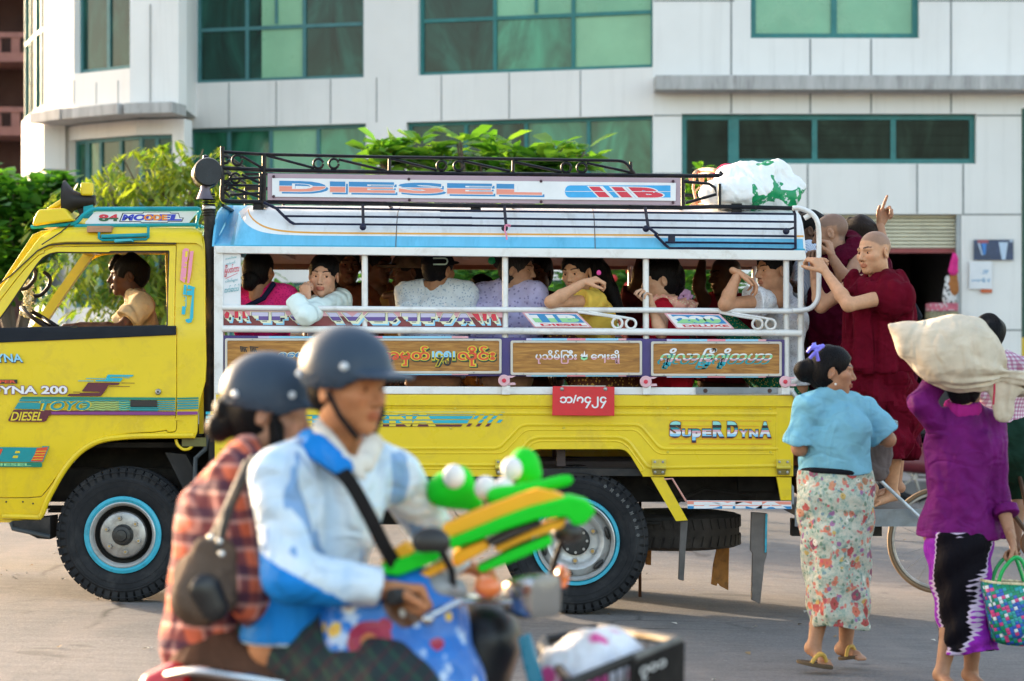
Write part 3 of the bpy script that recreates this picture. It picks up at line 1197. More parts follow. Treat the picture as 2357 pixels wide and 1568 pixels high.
def window(p0, p1, z0, z1, cols, panes, rows=(), fm=None, fw=.05, inset=.10, extra=(), back=.3):
 """p0,p1 plan corners; cols: fractions of mullions; panes: {(col,row): material}; rows: fractions of transoms"""
 p0, p1 = Vector(p0), Vector(p1)
 nrm = Vector((p1.y - p0.y, -(p1.x - p0.x))).normalized()
 q0, q1 = p0 - nrm * inset, p1 - nrm * inset
 fb = MB()
 t = fw / (p1 - p0).length
 h = fw / (z1 - z0)
 slab(fb, q0, q0.lerp(q1, t), z0, z1, .06, .0)
 slab(fb, q1.lerp(q0, t), q1, z0, z1, .06, .0)
 slab(fb, q0.lerp(q1, t), q1.lerp(q0, t), z0, z0 + fw, .06)
 slab(fb, q0.lerp(q1, t), q1.lerp(q0, t), z1 - fw, z1, .06)
 cc = [0] + list(cols) + [1]
 rr = [0] + list(rows) + [1]
 for c_ in cols:
  slab(fb, q0.lerp(q1, c_ - t * .5), q0.lerp(q1, c_ + t * .5), z0 + fw, z1 - fw, .055, -.002)
 for r_ in rows:
  zc = z0 + (z1 - z0) * r_
  for i in range(len(cc) - 1):
   slab(fb, q0.lerp(q1, cc[i] + t * (1 if i == 0 else .5)), q0.lerp(q1, cc[i + 1] - t * (1 if i == len(cc) - 2 else .5)), zc - fw * .5, zc + fw * .5, .05, -.004)
 for (f_, r0, r1) in extra:
  slab(fb, q0.lerp(q1, f_ - t * .4), q0.lerp(q1, f_ + t * .4), z0 + (z1 - z0) * r0 + fw, z0 + (z1 - z0) * r1 - fw, .05, -.006)
 fo = fb.build('window', fm or frame_m, bx)
 for i in range(len(cc) - 1):
  for j in range(len(rr) - 1):
   pm = panes.get((i, j), panes.get(i, gl_dark))
   pb = MB()
   a, b = q0.lerp(q1, cc[i] + .2 * t), q0.lerp(q1, cc[i + 1] - .2 * t)
   za, zb = z0 + (z1 - z0) * rr[j] + .01, z0 + (z1 - z0) * rr[j + 1] - .01
   if isinstance(pm, tuple):                     # a blind pulled part of the way across
    k, m1, m2 = pm
    slab(pb, a - nrm * .03, a.lerp(b, k) - nrm * .03, za, zb, .01, 0, 0)
    slab(pb, a.lerp(b, k) - nrm * .03, b - nrm * .03, za, zb, .01, 0, 1)
    pb.build('pane', [m1, m2], fo)
   else:
    slab(pb, a - nrm * .03, b - nrm * .03, za, zb, .01)
    if pm is gl_brown:
     for s_ in range(1, 5):
      slab(pb, a - nrm * .02, b - nrm * .02, za + (zb - za) * s_ / 5 - .008, za + (zb - za) * s_ / 5 + .008, .012, 0, 0)
    pb.build('pane', pm, fo)
 return fo
def zat(y, d):
 return HC + (HY - y) * d / F
TOP = 11.5
# ---- right block, square to the view, 32 m away
D0 = 32.0
def PR(x):
 return (W((x, 0), D0).x, D0)
zz = lambda y: zat(y, D0)
G0 = -.12
XR = 2760
def jx(px, y0, y1, d=D0):
 p = W((px, y0), d)
 joint_b.box((p.x, d - .001, (zz(y0) + zz(y1)) / 2), (.022, .006, abs(zz(y1) - zz(y0))))
# bands of wall, window bands left open
slab(wall_b, PR(1503), PR(XR), zz(88), zz(88) + .0, .3) if False else None
slab(wall_b, PR(1503), PR(1728), zz(88), TOP)
slab(wall_b, PR(2116), PR(XR), zz(88), TOP)
slab(wall_b, PR(1728), PR(2116), zz(-150), TOP)
slab(wall_b, PR(1503), PR(XR), zz(262), zz(88))
slab(wall_b, PR(1503), PR(1569), G0, zz(262))
slab(wall_b, PR(1569), PR(1690), G0, zz(500))
slab(wall_b, PR(2247), PR(XR), zz(493), zz(262))
slab(wall_b, PR(1690), PR(2247), zz(493), zz(377))
slab(wall_b, PR(1690), PR(1760), G0, zz(493))
slab(wall_b, PR(2213), PR(XR), G0, zz(493))
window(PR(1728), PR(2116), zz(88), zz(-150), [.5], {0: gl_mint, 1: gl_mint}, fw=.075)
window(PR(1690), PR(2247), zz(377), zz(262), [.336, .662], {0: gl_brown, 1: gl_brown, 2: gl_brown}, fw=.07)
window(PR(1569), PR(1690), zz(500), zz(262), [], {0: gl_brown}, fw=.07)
lr_ = MB()
slab(lr_, PR(1505), PR(XR), zz(214), zz(180), .05, .36)
lr_.build('ledge', ledge_m, bx, bevel=.012)
for px in (1683, 1865, 2005, 2189):
 jx(px, -100 if px in (1683, 2189) else 90, 179)
 jx(px, 216, 261)
for px in (1859, 2111, 2217):
 jx(px, 378, 492)
for (xa, xb, y) in ((2113, XR, 2), (1505, 1690, 2), (2214, XR, 494), (2248, XR, 266), (1505, 1568, 400), (1505, 1568, 266), (2214, XR, 760)):
 a, b2 = PR(xa), PR(xb)
 joint_b.box(((a[0] + b2[0]) / 2, D0 - .001, zz(y)), (b2[0] - a[0], .006, .02))
# ---- middle wing, turning away to the left
def PM(px):
 d = on_line(px, F_A, F_B)
 return (W((px, 0), d).x, d)
def fr(px, x0, x1):
 """fraction along a window between sheet columns"""
 a, b, c = Vector(PM(x0)), Vector(PM(x1)), Vector(PM(px))
 return (c - a).length / (b - a).length
ZW0, ZW1, ZL1, ZL0 = 5.326, 7.45, 4.70, 2.95
slab(wall_b, PM(837), PM(962), ZL1, TOP)
slab(wall_b, PM(437), PM(448), ZW0, TOP)
for a, b_ in ((448, 837), (962, 1502.9)):
 slab(wall_b, PM(a), PM(b_), ZW1, TOP)
slab(wall_b, PM(430), PM(837), ZL1, ZW0)
slab(wall_b, PM(962), PM(1502.9), ZL1, ZW0)
slab(wall_b, PM(842), PM(935), .9, ZL1)
slab(wall_b, PM(360), PM(431), .9, ZL1)
for a, b_ in ((431, 842), (935, 1502.9)):
 slab(wall_b, PM(a), PM(b_), 2.55, ZL0)
slab(wall_b, PM(360), PM(1502.9), G0, .9)
for a, b_ in ((360, 520), (760, 842), (935, 1010), (1420, 1502.9)):
 slab(wall_b, PM(a), PM(b_), .9, 2.55)
rt = (zat(24.6, 32) - ZW0) / (ZW1 - ZW0)
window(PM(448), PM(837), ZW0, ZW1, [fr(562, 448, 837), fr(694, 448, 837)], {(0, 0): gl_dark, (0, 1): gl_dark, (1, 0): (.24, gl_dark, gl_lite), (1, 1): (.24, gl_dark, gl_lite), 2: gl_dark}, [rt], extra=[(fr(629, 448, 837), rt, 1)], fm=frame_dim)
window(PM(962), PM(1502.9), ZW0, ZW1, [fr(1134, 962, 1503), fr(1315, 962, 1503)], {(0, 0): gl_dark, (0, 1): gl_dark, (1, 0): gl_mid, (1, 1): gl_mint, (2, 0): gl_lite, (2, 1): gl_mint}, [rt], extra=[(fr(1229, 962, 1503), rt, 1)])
window(PM(431), PM(842), ZL0, ZL1, [fr(x, 431, 842) for x in (520, 617, 726)], {0: gl_mid, 1: gl_mid, 2: gl_mint, 3: gl_mid}, fm=frame_dim)
window(PM(935), PM(1502.9), ZL0, ZL1, [fr(x, 935, 1503) for x in (1067, 1206, 1350)], {0: gl_dark, 1: gl_dark, 2: gl_mid, 3: gl_mid}, [.45])
window(PM(520), PM(760), .9, 2.55, [.33, .66], {0: gl_lite, 1: gl_lite, 2: gl_mint}, fm=frame_dim)
window(PM(1010), PM(1420), .9, 2.55, [.25, .5, .75], {}, fm=frame_dim)
for px in (527, 636, 761, 867, 1016, 1172, 1336):
 p = PM(px)
 joint_b.box((p[0], p[1] - .002, (ZL1 + ZW0) / 2), (.014, .008, ZW0 - ZL1 - .02))
# ---- left bay, swelling forward and curving away
BAY = [(411, 31.95), (299, 32.1), (170, 32.75), (100, 33.3)]
BP = [(W((x, 0), d).x, d) for x, d in BAY]
zb = 5.326
rows_ = [(zb, 7.4)]
slab(wall_b, BP[1], BP[0], 4.85, TOP)
slab(wall_b, BP[3], BP[2], 4.85, TOP)
slab(wall_b, BP[2], BP[1], 4.85, zb)
slab(wall_b, BP[2], BP[1], 7.4, TOP)
window(BP[2], BP[1], zb, 7.4, [.52], {0: gl_dark, 1: gl_dark}, [.62], fm=frame_dim, fw=.06)
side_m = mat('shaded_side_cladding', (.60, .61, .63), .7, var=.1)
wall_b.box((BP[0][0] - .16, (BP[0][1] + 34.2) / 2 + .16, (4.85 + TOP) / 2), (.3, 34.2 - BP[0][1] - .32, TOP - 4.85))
for i in range(3):
 slab(ledge_b, BP[i + 1], BP[i], 4.70, 4.85, .3, .22)
lb = [(W((x, 0), d).x, d + .55) for x, d in BAY]
lb += [(W((74, 0), 34.5).x, 34.6), (W((50, 0), 35.6).x, 35.8)]
for i in range(3):
 slab(wall_b, lb[i + 1], lb[i], 4.50, 4.70)
 slab(wall_b, lb[i + 1], lb[i], G0, 2.2)
L_ = [Vector(p_) for p_ in lb]
slab(wall_b, L_[1].lerp(L_[0], .75), L_[0], 2.2, 4.5)
slab(wall_b, L_[3], L_[3].lerp(L_[2], .62), 2.2, 4.5)
window(L_[3].lerp(L_[2], .62), L_[2], 2.2, 4.5, [], {0: gl_mid}, fm=frame_dim)
window(L_[2], L_[1], 2.2, 4.5, [.25, .62], {0: gl_mid, 1: gl_dark, 2: gl_dark}, fm=frame_dim)
window(L_[1], L_[1].lerp(L_[0], .75), 2.2, 4.5, [.5], {}, fm=frame_dim)
g3 = [(W((100, 0), 33.35).x, 33.35), (W((74, 0), 34.2).x, 34.2), (W((50, 0), 35.4).x, 35.4)]
for i in range(2):
 window(g3[i + 1], g3[i], 4.95, 7.4, [.5], {0: gl_dark, 1: gl_brown}, [.45], fm=frame_dim, inset=.04)
 slab(wall_b, g3[i + 1], g3[i], 4.1, 4.95)
 slab(wall_b, g3[i + 1], g3[i], 7.4, TOP)
 slab(wall_b, g3[i + 1], g3[i], G0, 2.2)
 window(g3[i + 1], g3[i], 2.2, 4.1, [.5], {}, fm=frame_dim, inset=.04)
for px, y0, y1 in ((346, 240, 10), (170, 240, 185), (222, 240, 190), (272, 240, 185)):
 d = 32.2 if px > 299 else 32.1 + (299 - px) / 129 * .65
 if px == 346:
  d = 32.02
 p = W((px, 0), d)
 joint_b.box((p.x, d - .002, (zat(y0, d) + zat(y1, d)) / 2), (.014, .006, zat(y1, d) - zat(y0, d)))
wall_b.box((-5.3, 35.9, 5.7), (2.4, 3.2, 11.6))  # unseen solid cores and roof slab, added to stop sun leaking through
wall_b.box((1.6, 38.2, 5.7), (13.2, 3.6, 11.6))
wall_b.box((1.9, 36.0, 11.3), (12.6, 8, .3))
wall_b.build('wall', wall_m, bx)
joint_b.build('panel_joint', joint_m, bx)
ledge_b.build('ledge', ledge_m, bx, bevel=.012)
# ---- shop opening with its roller shutter
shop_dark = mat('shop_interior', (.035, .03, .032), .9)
sb = MB()
xa, xb = PR(1760)[0], PR(2213)[0]
z1 = zz(493)
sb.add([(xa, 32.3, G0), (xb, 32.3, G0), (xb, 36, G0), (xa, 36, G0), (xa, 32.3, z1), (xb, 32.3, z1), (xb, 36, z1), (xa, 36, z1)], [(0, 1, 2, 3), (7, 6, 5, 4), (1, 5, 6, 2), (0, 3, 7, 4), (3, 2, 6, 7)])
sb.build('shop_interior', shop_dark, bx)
sh_m = mat('cream_shutter', (.66, .62, .48), .5, var=.08, dirt=(.25, .22, .16), dirt_amt=.4)
sb = MB()
zlo, zhi = zz(571), z1
nsl = 9
for i in range(nsl):
 a, b_ = zlo + (zhi - zlo) * i / nsl, zlo + (zhi - zlo) * (i + 1) / nsl
 pr = [(a, 32.16), (a + (b_ - a) * .25, 32.115), (a + (b_ - a) * .75, 32.115), (b_ - .004, 32.16)]
 for k in range(3):
  sb.add([(xa, pr[k][1], pr[k][0]), (xb, pr[k][1], pr[k][0]), (xb, pr[k + 1][1], pr[k + 1][0]), (xa, pr[k + 1][1], pr[k + 1][0])], [(0, 1, 2, 3)])
sho = sb.build('roller_shutter', sh_m, bx)
jb = MB()
jb.box((xb - .03, 32.12, (G0 + z1) / 2), (.06, .2, z1 - G0))
jb.box(((xa + xb) / 2, 32.14, zlo - .03), (xb - xa - .07, .05, .06), 1)
jb.build('shutter_guide', [mat('galvanised', (.34, .36, .38), .5, .3), mat('red_shutter_rail', (.25, .05, .05), .6)], bx)
# goods in the shop
rs = random.Random(5)
goods = [mat('goods_%s' % k, c_, .7) for k, c_ in (('pink', (.45, .04, .16)), ('blue', (.03, .06, .22)), ('maroon', (.16, .02, .03)), ('teal', (.03, .16, .17)), ('orange', (.5, .2, .04)), ('cream', (.4, .36, .3)))]
for k in range(3):
 t = empty('shop_shelf', (xa + .5 + k * .75, 34.6, G0), ('dim shelf of folded goods at the %s of the dark shop' % ('left end', 'middle', 'right end')[k]), 'shelf', 'shelves inside the dark shop')
 fb = MB()
 for j in range(5):
  fb.box((xa + .5 + k * .75, 34.6, G0 + .3 + j * .5), (.7, .4, .03))
 for q in (-1, 1):
  fb.box((xa + .5 + k * .75 + q * .36, 34.6, G0 + 1.25), (.02, .4, 2.5))
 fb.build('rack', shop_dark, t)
 gb = MB()
 for j in range(5):
  for i in range(4):
   h = rs.uniform(.14, .36)
   gb.box((xa + .26 + k * .75 + i * .16, 34.52, G0 + .316 + j * .5 + h / 2), (.14, .3, h), rs.randint(0, 5))
 gb.build('goods', goods, t)
def hanging(name, label, px, y0, y1, wd, cols, d=31.85):
 a, b_ = W((px, y0), d), W((px, y1), d)
 t = SDF(.02)
 t.cap(a, b_, wd * .5, wd * .8, flat=((0, 1, 0), .35))
 t.post.append(wave_noise(int(px), (14, 30), .02, (1, 1, .3), True))
 V, Q = t.mesh(.012)
 o = np_mesh(name, [(V, Q, None)], cols, origin=(a.x, d, a.z))
 tag(o, label, 'clothing', 'garments hung at the shop door')
hanging('hanging_shirt', 'white and black garment hanging in the shop doorway', 2184, 645, 690, .10, cloth('mono_print', (.6, .6, .6), col2=(.02, .02, .02), ps=22, thr=.4))
hanging('hanging_shirt', 'pink garment hanging highest in the shop doorway', 2195, 585, 622, .07, cloth('hot_pink', (.6, .04, .22)), 31.8)
hanging('hanging_shirt', 'brown garment hanging beside the shop door jamb', 2197, 625, 670, .08, cloth('tan_brown', (.35, .14, .05)), 31.83)
bk = MB()
p = W((2168, 718), 31.7)
for k, (cc_, hh) in enumerate((((.45, .12, .16), .09), ((.3, .28, .3), .07), ((.5, .2, .22), .07), ((.36, .33, .22), .16))):
 pass
t = empty('goods_crate', (p.x, 31.7, gz(p.x) + .15), 'patterned pink and khaki crate of wares on a stand at the shop door', 'crate')
bk.box((p.x, 31.7, p.z + .06), (.36, .34, .1), 0)
bk.box((p.x, 31.7, p.z - .05), (.37, .35, .1), 1)
bk.build('wares', [cloth('pink_grid', (.5, .13, .18), col2=(.5, .5, .5), ps=30, thr=.35), cloth('khaki_grid', (.28, .25, .16), col2=(.12, .1, .08), ps=40, thr=.35)], t)
bk = MB()
bk.box((p.x, 31.7, (p.z - .1 + gz(p.x) + .15) / 2), (.34, .32, p.z - .1 - gz(p.x) - .15))
bk.build('stand', shop_dark, t)
# posters on the wall right of the shop
def poster(name, label, q, m, extra=None, d=31.97):
 x0, y0 = q[0]
 x1, y1 = q[1]
 a, b_ = W((x0, y0), d), W((x1, y1), d)
 t = empty(name, ((a.x + b_.x) / 2, d, b_.z), label, 'poster')
 pb = MB()
 pb.box(((a.x + b_.x) / 2, d, (a.z + b_.z) / 2), (b_.x - a.x, .012, a.z - b_.z))
 pb.build('sheet', m, t)
 if extra:
  eb = MB()
  ms = extra(eb, d - .009)
  eb.build('print', ms, t)
def pr1(eb, d):
 eb.flat([c10(1735, 480), c10(1752, 480), c10(1782, 590), c10(1770, 592)], d, 0)
 eb.flat([c10(1768, 480), c10(1815, 480), c10(1805, 585), c10(1785, 590)], d, 1)
 eb.flat([c10(1928, 470), c10(2015, 470), c10(1992, 632), c10(1958, 632)], d, 0)
 eb.flat(rect(*c10(1730, 446), *c10(1832, 478)), d, 2)
 eb.flat(rect(*c10(2030, 448), *c10(2060, 470)), d, 0)
 return [mat('pale_blue_ink', (.45, .55, .7), .5), mat('blue_ink', (.05, .2, .55), .5), mat('dull_red_ink', (.3, .08, .11), .5)]
poster('wall_poster', 'dark blue poster with pale bottle shapes on the wall', (c10(1695, 445), c10(2065, 635)), mat('navy_poster', (.035, .055, .12), .4, var=.5, vs=5), pr1)
def pr2(eb, d):
 eb.text('၂၅၊', [c10(1768, 728), c10(1832, 728), c10(1832, 765), c10(1768, 765)], d, 0, bold=.02)
 eb.text('ေဈးချို ပွဲ', [c10(1675, 810), c10(1848, 800), c10(1848, 842), c10(1675, 845)], d, 0, bold=.02)
 return [mat('blue_marker', (.06, .3, .55), .6)]
poster('paper_notice', 'white paper notice with blue handwriting on the wall', (c10(1655, 648), c10(1865, 905)), mat('notice_paper', (.7, .71, .74), .7, var=.04), pr2)
poster('price_label', 'small orange label stuck under the white notice', (c10(1763, 908), c10(1866, 940)), mat('orange_label', (.55, .11, .03), .6))
# painted post at the right edge
p0, p1_ = W((2362, 430), 31.0), W((2362, 780), 31.0)
t = empty('painted_post', (W((2358, 0), 31).x, 31.0, gz(5) + .15), 'post painted dark green above and yellow below at the pavement', 'post')
for nm, ya, yb, m_ in (('green_section', 250, 777, mat('dark_green_paint', (.01, .07, .05), .5)), ('yellow_section', 777, 1065, mat('sun_yellow_paint', (.6, .45, .04), .5))):
 a, b_ = W((2362, ya), 31), W((2362, yb), 31)
 q = MB()
 q.lathe([(.06, 0), (.06, a.z - b_.z)], b_, (0, 0, 1), 16)
 q.build(nm, m_, t)
# ---- older dark building far left
ob = empty('old_shophouse', (-11, 48, .2), 'dark brown old building with balconies at the far left', 'building')
q = MB()
old_m = mat('old_brown_wall', (.055, .025, .02), .9, var=.3, vs=1.2, dirt=(.03, .02, .02), dirt_amt=.7, ds=.7)
q.box((-13.0, 51, 8), (9.3, 6, 16))
q.build('wall', old_m, ob)
pk = mat('faded_pink_balcony', (.26, .12, .10), .8, var=.15)
for k, (ya, yb) in enumerate(((85, 150), (255, 318), (-60, -20))):
 za, zb_ = zat(yb, 47.3), zat(ya, 47.3)
 q = MB()
 q.box((-13.0, 47.35, za + (zb_ - za) * .16), (9.2, 1.2, (zb_ - za) * .32), 0)
 for i in range(24):
  q.box((-17.3 + i * .37, 46.85, za + (zb_ - za) * .62), (.16, .1, (zb_ - za) * .6), 0)
 q.box((-13.0, 46.85, zb_ - .03), (9.2, .14, .1), 0)
 q.build('balcony', pk, ob)
 q = MB()
 for i in range(6):
  q.box((-16.4 + i * 1.45, 47.99, zb_ + .9), (.85, .08, 1.7), 0)
 q.build('shuttered_openings', mat('black_opening', (.012, .01, .01), .9), ob)
# ================================================================ trees
def leaf_mat(name, col, col2, trans=.45):
 m, n, b, new = nodes_of(name)
 oi = n.nodes.new('ShaderNodeNewGeometry')
 c = ramp(n, oi.outputs['Random Per Island'], [(0, col), (.55, tuple((a + b_) / 2 for a, b_ in zip(col, col2))), (1, col2)])
 n.links.new(c, b.inputs['Base Color'])
 b.inputs['Roughness'].default_value = .45
 b.inputs['Specular IOR Level'].default_value = .4
 tr = n.nodes.new('ShaderNodeBsdfTranslucent')
 c2_ = mixc(n, 1.0, c, (1.5, 1.6, .6), 'MULTIPLY')
 n.links.new(c2_, tr.inputs['Color'])
 mx = n.nodes.new('ShaderNodeMixShader')
 mx.inputs[0].default_value = trans
 n.links.new(b.outputs[0], mx.inputs[1])
 n.links.new(tr.outputs[0], mx.inputs[2])
 n.links.new(mx.outputs[0], n.nodes['Material Output'].inputs['Surface'])
 return m
def leaves(name, m, parent, blobs, count, L, Wd, droop=.0, seed=1, whorl=0, flat_=.5, spray=0):
 """leaf blades: six-cornered, folded along the midrib; blobs: (centre, radii, weight)"""
 rs = np.random.RandomState(seed)
 wts = np.array([b_[2] for b_ in blobs], dtype=float)
 wts /= wts.sum()
 V, Fc = [], []
 n = count // (whorl or spray or 1)
 for i in range(n):
  c, r, _ = blobs[rs.choice(len(blobs), p=wts)]
  d = rs.normal(size=3)
  d /= np.linalg.norm(d)
  rad = rs.rand() ** .5
  p0 = np.array(c) + d * np.array(r) * rad * (1 + .22 * rs.normal())
  k = whorl or spray or 1
  out = np.array([d[0], d[1], .35 * d[2] + .25]) + .3 * rs.normal(size=3)
  out /= np.linalg.norm(out)
  slen = spray * L * .22 * rs.uniform(.7, 1.4)
  a0 = rs.rand() * 6.28
  for j in range(k):
   a = a0 + j * 6.28 / k + rs.normal() * .25
   up = rs.uniform(-.2, .7) if not droop else -droop + rs.normal() * .35
   ax = np.array([math.cos(a), math.sin(a), up])
   ax /= np.linalg.norm(ax)
   sd_ = np.cross(ax, [0, 0, 1]) + rs.normal(size=3) * flat_ * .6
   sd_ -= ax * (sd_ @ ax)
   sd_ /= np.linalg.norm(sd_) + 1e-9
   nn = np.cross(sd_, ax)
   l, wv = L * rs.uniform(.42, 1.3), Wd * rs.uniform(.5, 1.25)
   b0 = p0 + (ax * l * .15 if whorl else 0)
   if spray:
    t_ = j / spray
    b0 = p0 + out * slen * t_ - np.array([0, 0, slen * .75 * t_ * t_])
   q = len(V)
   V += [b0, b0 + ax * l * .35 + sd_ * wv * .42 + nn * wv * .14, b0 + ax * l * .72 + sd_ * wv * .5 + nn * wv * .1, b0 + ax * l - nn * l * .08,
   b0 + ax * l * .72 - sd_ * wv * .5 + nn * wv * .1, b0 + ax * l * .35 - sd_ * wv * .42 + nn * wv * .14, b0 + ax * l * .5]
   Fc += [(q, q + 1, q + 6), (q + 1, q + 2, q + 6), (q + 2, q + 3, q + 6), (q + 3, q + 4, q + 6), (q + 4, q + 5, q + 6), (q + 5, q, q + 6)]
 me = bpy.data.meshes.new(name)
 me.from_pydata([tuple(p) for p in V], [], Fc)
 me.materials.append(m)
 me.polygons.foreach_set('use_smooth', [True] * len(Fc))
 return link_mesh(name, me, parent)
bark = mat('grey_bark', (.11, .085, .065), .95, var=.3, vs=8, bmp=.8, bs=30, aniso=(1, 1, .3))
def tree(name, label, base, blobs, count, L, Wd, lm, group=None, trunk_r=.09, droop=0, seed=1, whorl=0, cat='tree', spray=0):
 bp_ = Vector((base[0], base[1], gz(base[0])))
 t = empty(name, bp_, label, cat, group)
 rs = random.Random(seed)
 q = MB()
 cen = sum((Vector(b_[0]) for b_ in blobs), Vector()) / len(blobs)
 fork = bp_.lerp(Vector((cen.x, cen.y, cen.z)), .5)
 q.tube([bp_ - Vector((0, 0, .1)), bp_.lerp(fork, .5) + Vector((.03, 0, 0)), fork], [trunk_r * 1.2, trunk_r, trunk_r * .8], 10)
 for b_ in blobs:
  e = Vector(b_[0])
  mid = fork.lerp(e, .55) + Vector((rs.uniform(-.1, .1), rs.uniform(-.1, .1), .08))
  q.tube([fork, mid, e], [trunk_r * .6, trunk_r * .35, trunk_r * .12], 7)
  for k in range(5):
   z = e + Vector((rs.uniform(-1, 1) * b_[1][0], rs.uniform(-1, 1) * b_[1][1], rs.uniform(-.7, .9) * b_[1][2])) * .8
   q.tube([mid.lerp(e, rs.uniform(.2, .9)), (mid + z) / 2 + Vector((0, 0, .05)), z], [trunk_r * .22, trunk_r * .14, trunk_r * .05], 5)
 q.build('trunk', bark, t)
 leaves('crown', lm, t, blobs, count, L, Wd, droop, seed, whorl, spray=spray)
 return t
def bl(x, y, d, rx, ry, w_=1.0, rd=None):
 """crown clump: centre on the sheet, radii in sheet px"""
 k = d / F
 return (tuple(W((x, y), d)), (rx * k, (rd or rx) * k, ry * k), w_)
lf_feather = leaf_mat('feathery_leaf', (.07, .15, .014), (.24, .27, .04), .45)
lf_almond = leaf_mat('almond_leaf', (.045, .16, .022), (.18, .32, .05), .42)
lf_dark = leaf_mat('dark_broad_leaf', (.022, .10, .018), (.10, .26, .03), .42)
lf_shrub = leaf_mat('shrub_leaf', (.025, .10, .03), (.10, .25, .05), .42)
tree('ornamental_tree', 'young tree with drooping feathery yellow-green leaves behind the yellow cab', (W((330, 0), 24).x, 24.0),
[bl(370, 410, 24, 105, 75, 1.3), bl(300, 500, 24.2, 120, 90, 1.3), bl(430, 500, 23.8, 90, 110, 1.1), bl(220, 440, 24.4, 50, 40, .3), bl(250, 640, 23.6, 85, 90, 1.1), bl(400, 650, 24, 100, 110, 1.2), bl(470, 380, 24.3, 50, 50, .35)],
4300, .17, .040, lf_feather, droop=.75, seed=2, spray=14)
tree('broadleaf_tree', 'dark green broad-leaved tree at the left edge behind the cab', (W((20, 0), 25.5).x, 25.5),
[bl(20, 470, 25.5, 110, 75, 1.4), bl(110, 480, 25.8, 70, 70, 1), bl(-60, 520, 25.2, 100, 110, 1.2), bl(60, 560, 25.6, 90, 70, 1.1), bl(20, 640, 25.5, 60, 60, .8), bl(130, 430, 26, 40, 28, .3)],
1900, .20, .125, lf_dark, seed=3)
tree('almond_tree', 'almond tree with large glossy leaves rising behind the roof rack', (W((1130, 0), 22).x, 22.0),
[bl(910, 385, 22, 60, 30, .7), bl(1010, 390, 22.1, 70, 36, 1), bl(1130, 380, 22, 80, 40, 1.1), bl(1240, 388, 21.9, 75, 36, 1), bl(1310, 380, 22.2, 40, 30, .5), bl(1080, 440, 22.3, 200, 60, 1.3), bl(875, 370, 21.9, 25, 20, .2), bl(890, 340, 22, 20, 12, .10), bl(985, 335, 22, 30, 12, .14), bl(1060, 328, 21.8, 20, 10, .08), bl(1140, 338, 22.2, 36, 12, .14), bl(1270, 340, 22, 40, 12, .14), bl(1345, 350, 22, 16, 8, .06), bl(1200, 430, 22, 160, 60, 1)],
760, .26, .13, lf_almond, seed=5, whorl=5)
for k, (x, y, rx, ry, d, lab) in enumerate(((700, 700, 70, 60, 22.5, 'low green shrub seen past the girl in white'), (960, 690, 110, 90, 21.5, 'green shrub seen between the capped passengers'), (1130, 680, 90, 95, 22, 'dark shrub seen left of the woman in lilac'),
(1440, 690, 110, 100, 21.8, 'green bush with red flowers seen past the yellow shirt'), (1625, 690, 60, 80, 22.3, 'bright green shrub seen past the monk with a raised arm'))):
 tree('shrub', lab, (W((x, 0), d).x, d), [bl(x, y - (40 if k else -10), d, rx * 1.6, ry * .9, 1.6), bl(x - rx * .6, y + 110, d, rx * 1.2, ry), bl(x + rx * .6, y + 110, d + .2, rx * 1.2, ry), bl(x, y + 220, d + .1, rx * 1.4, ry), bl(x, y + 330, d + .1, rx * 1.3, ry * .8)], 3400, .14, .07, lf_shrub, 'shrubs along the far side of the street', .04, seed=20 + k, cat='shrub')
tree('pavement_tree', 'small green tree half hidden by the basket on the roof', (W((1625, 0), 23.5).x, 23.5), [bl(1620, 445, 23.5, 50, 60, 1), bl(1600, 540, 23.5, 60, 60, 1)], 1300, .14, .06, lf_almond, seed=40, trunk_r=.05)
q = MB()
rs = random.Random(9)
for i in range(14):
 p = W((1440 + rs.uniform(-70, 90), 690 + rs.uniform(-70, 30)), 21.2)
 q.ball(p, rs.uniform(.03, .05), 0, 8)
hb = [o for o in bpy.data.objects if o.get('label') == 'green bush with red flowers seen past the yellow shirt'][0]
q.build('blossom', mat('red_blossom', (.5, .03, .03), .6), hb)
# ================================================================ the truck
yel = mat('yellow_paint', (.77, .555, .015), .32, var=.05, vs=2.5, dirt=(.42, .27, .05), dirt_amt=.40, ds=5, coat=.18, spec=.35)
yel_old = mat('worn_yellow_paint', (.64, .50, .04), .42, var=.08, vs=3, dirt=(.25, .15, .05), dirt_amt=.55, ds=6, coat=.25)
wht = mat('white_paint', (.76, .75, .74), .38, var=.05, vs=3, dirt=(.34, .27, .20), dirt_amt=.45, ds=7, coat=.3)
wht_roof = mat('roof_white', (.76, .75, .73), .42, var=.06, vs=2, dirt=(.38, .32, .26), dirt_amt=.5, ds=3, aniso=(3, 1, .5))
cyan_roof = mat('roof_sky_blue', (.13, .45, .66), .42, var=.12, vs=3, dirt=(.05, .27, .42), dirt_amt=.5, ds=6, aniso=(3, 1, .4))
cyan_edge = mat('eave_blue', (.015, .30, .45), .4, var=.15)
orange_st = mat('orange_stripe', (.72, .33, .05), .45, var=.1)
blk = mat('black_iron', (.006, .006, .009), .42, spec=.25, var=.3, vs=8, dirt=(.10, .06, .04), dirt_amt=.35, ds=14)
navy_iron = mat('navy_iron', (.006, .008, .030), .38, spec=.3, var=.3, vs=8, dirt=(.10, .08, .08), dirt_amt=.3, ds=14)
teal_p = mat('turquoise_paint', (.008, .30, .36), .42, spec=.3, var=.14, dirt=(.05, .16, .15), dirt_amt=.4, ds=9)
rubber = mat('tyre_rubber', (.013, .014, .017), .78, spec=.3, var=.22, vs=9, dirt=(.075, .072, .07), dirt_amt=.4, ds=4, bmp=.4, bs=40)
chass = mat('chassis_black', (.016, .015, .015), .8, var=.3, vs=6, dirt=(.07, .055, .045), dirt_amt=.6, ds=5)
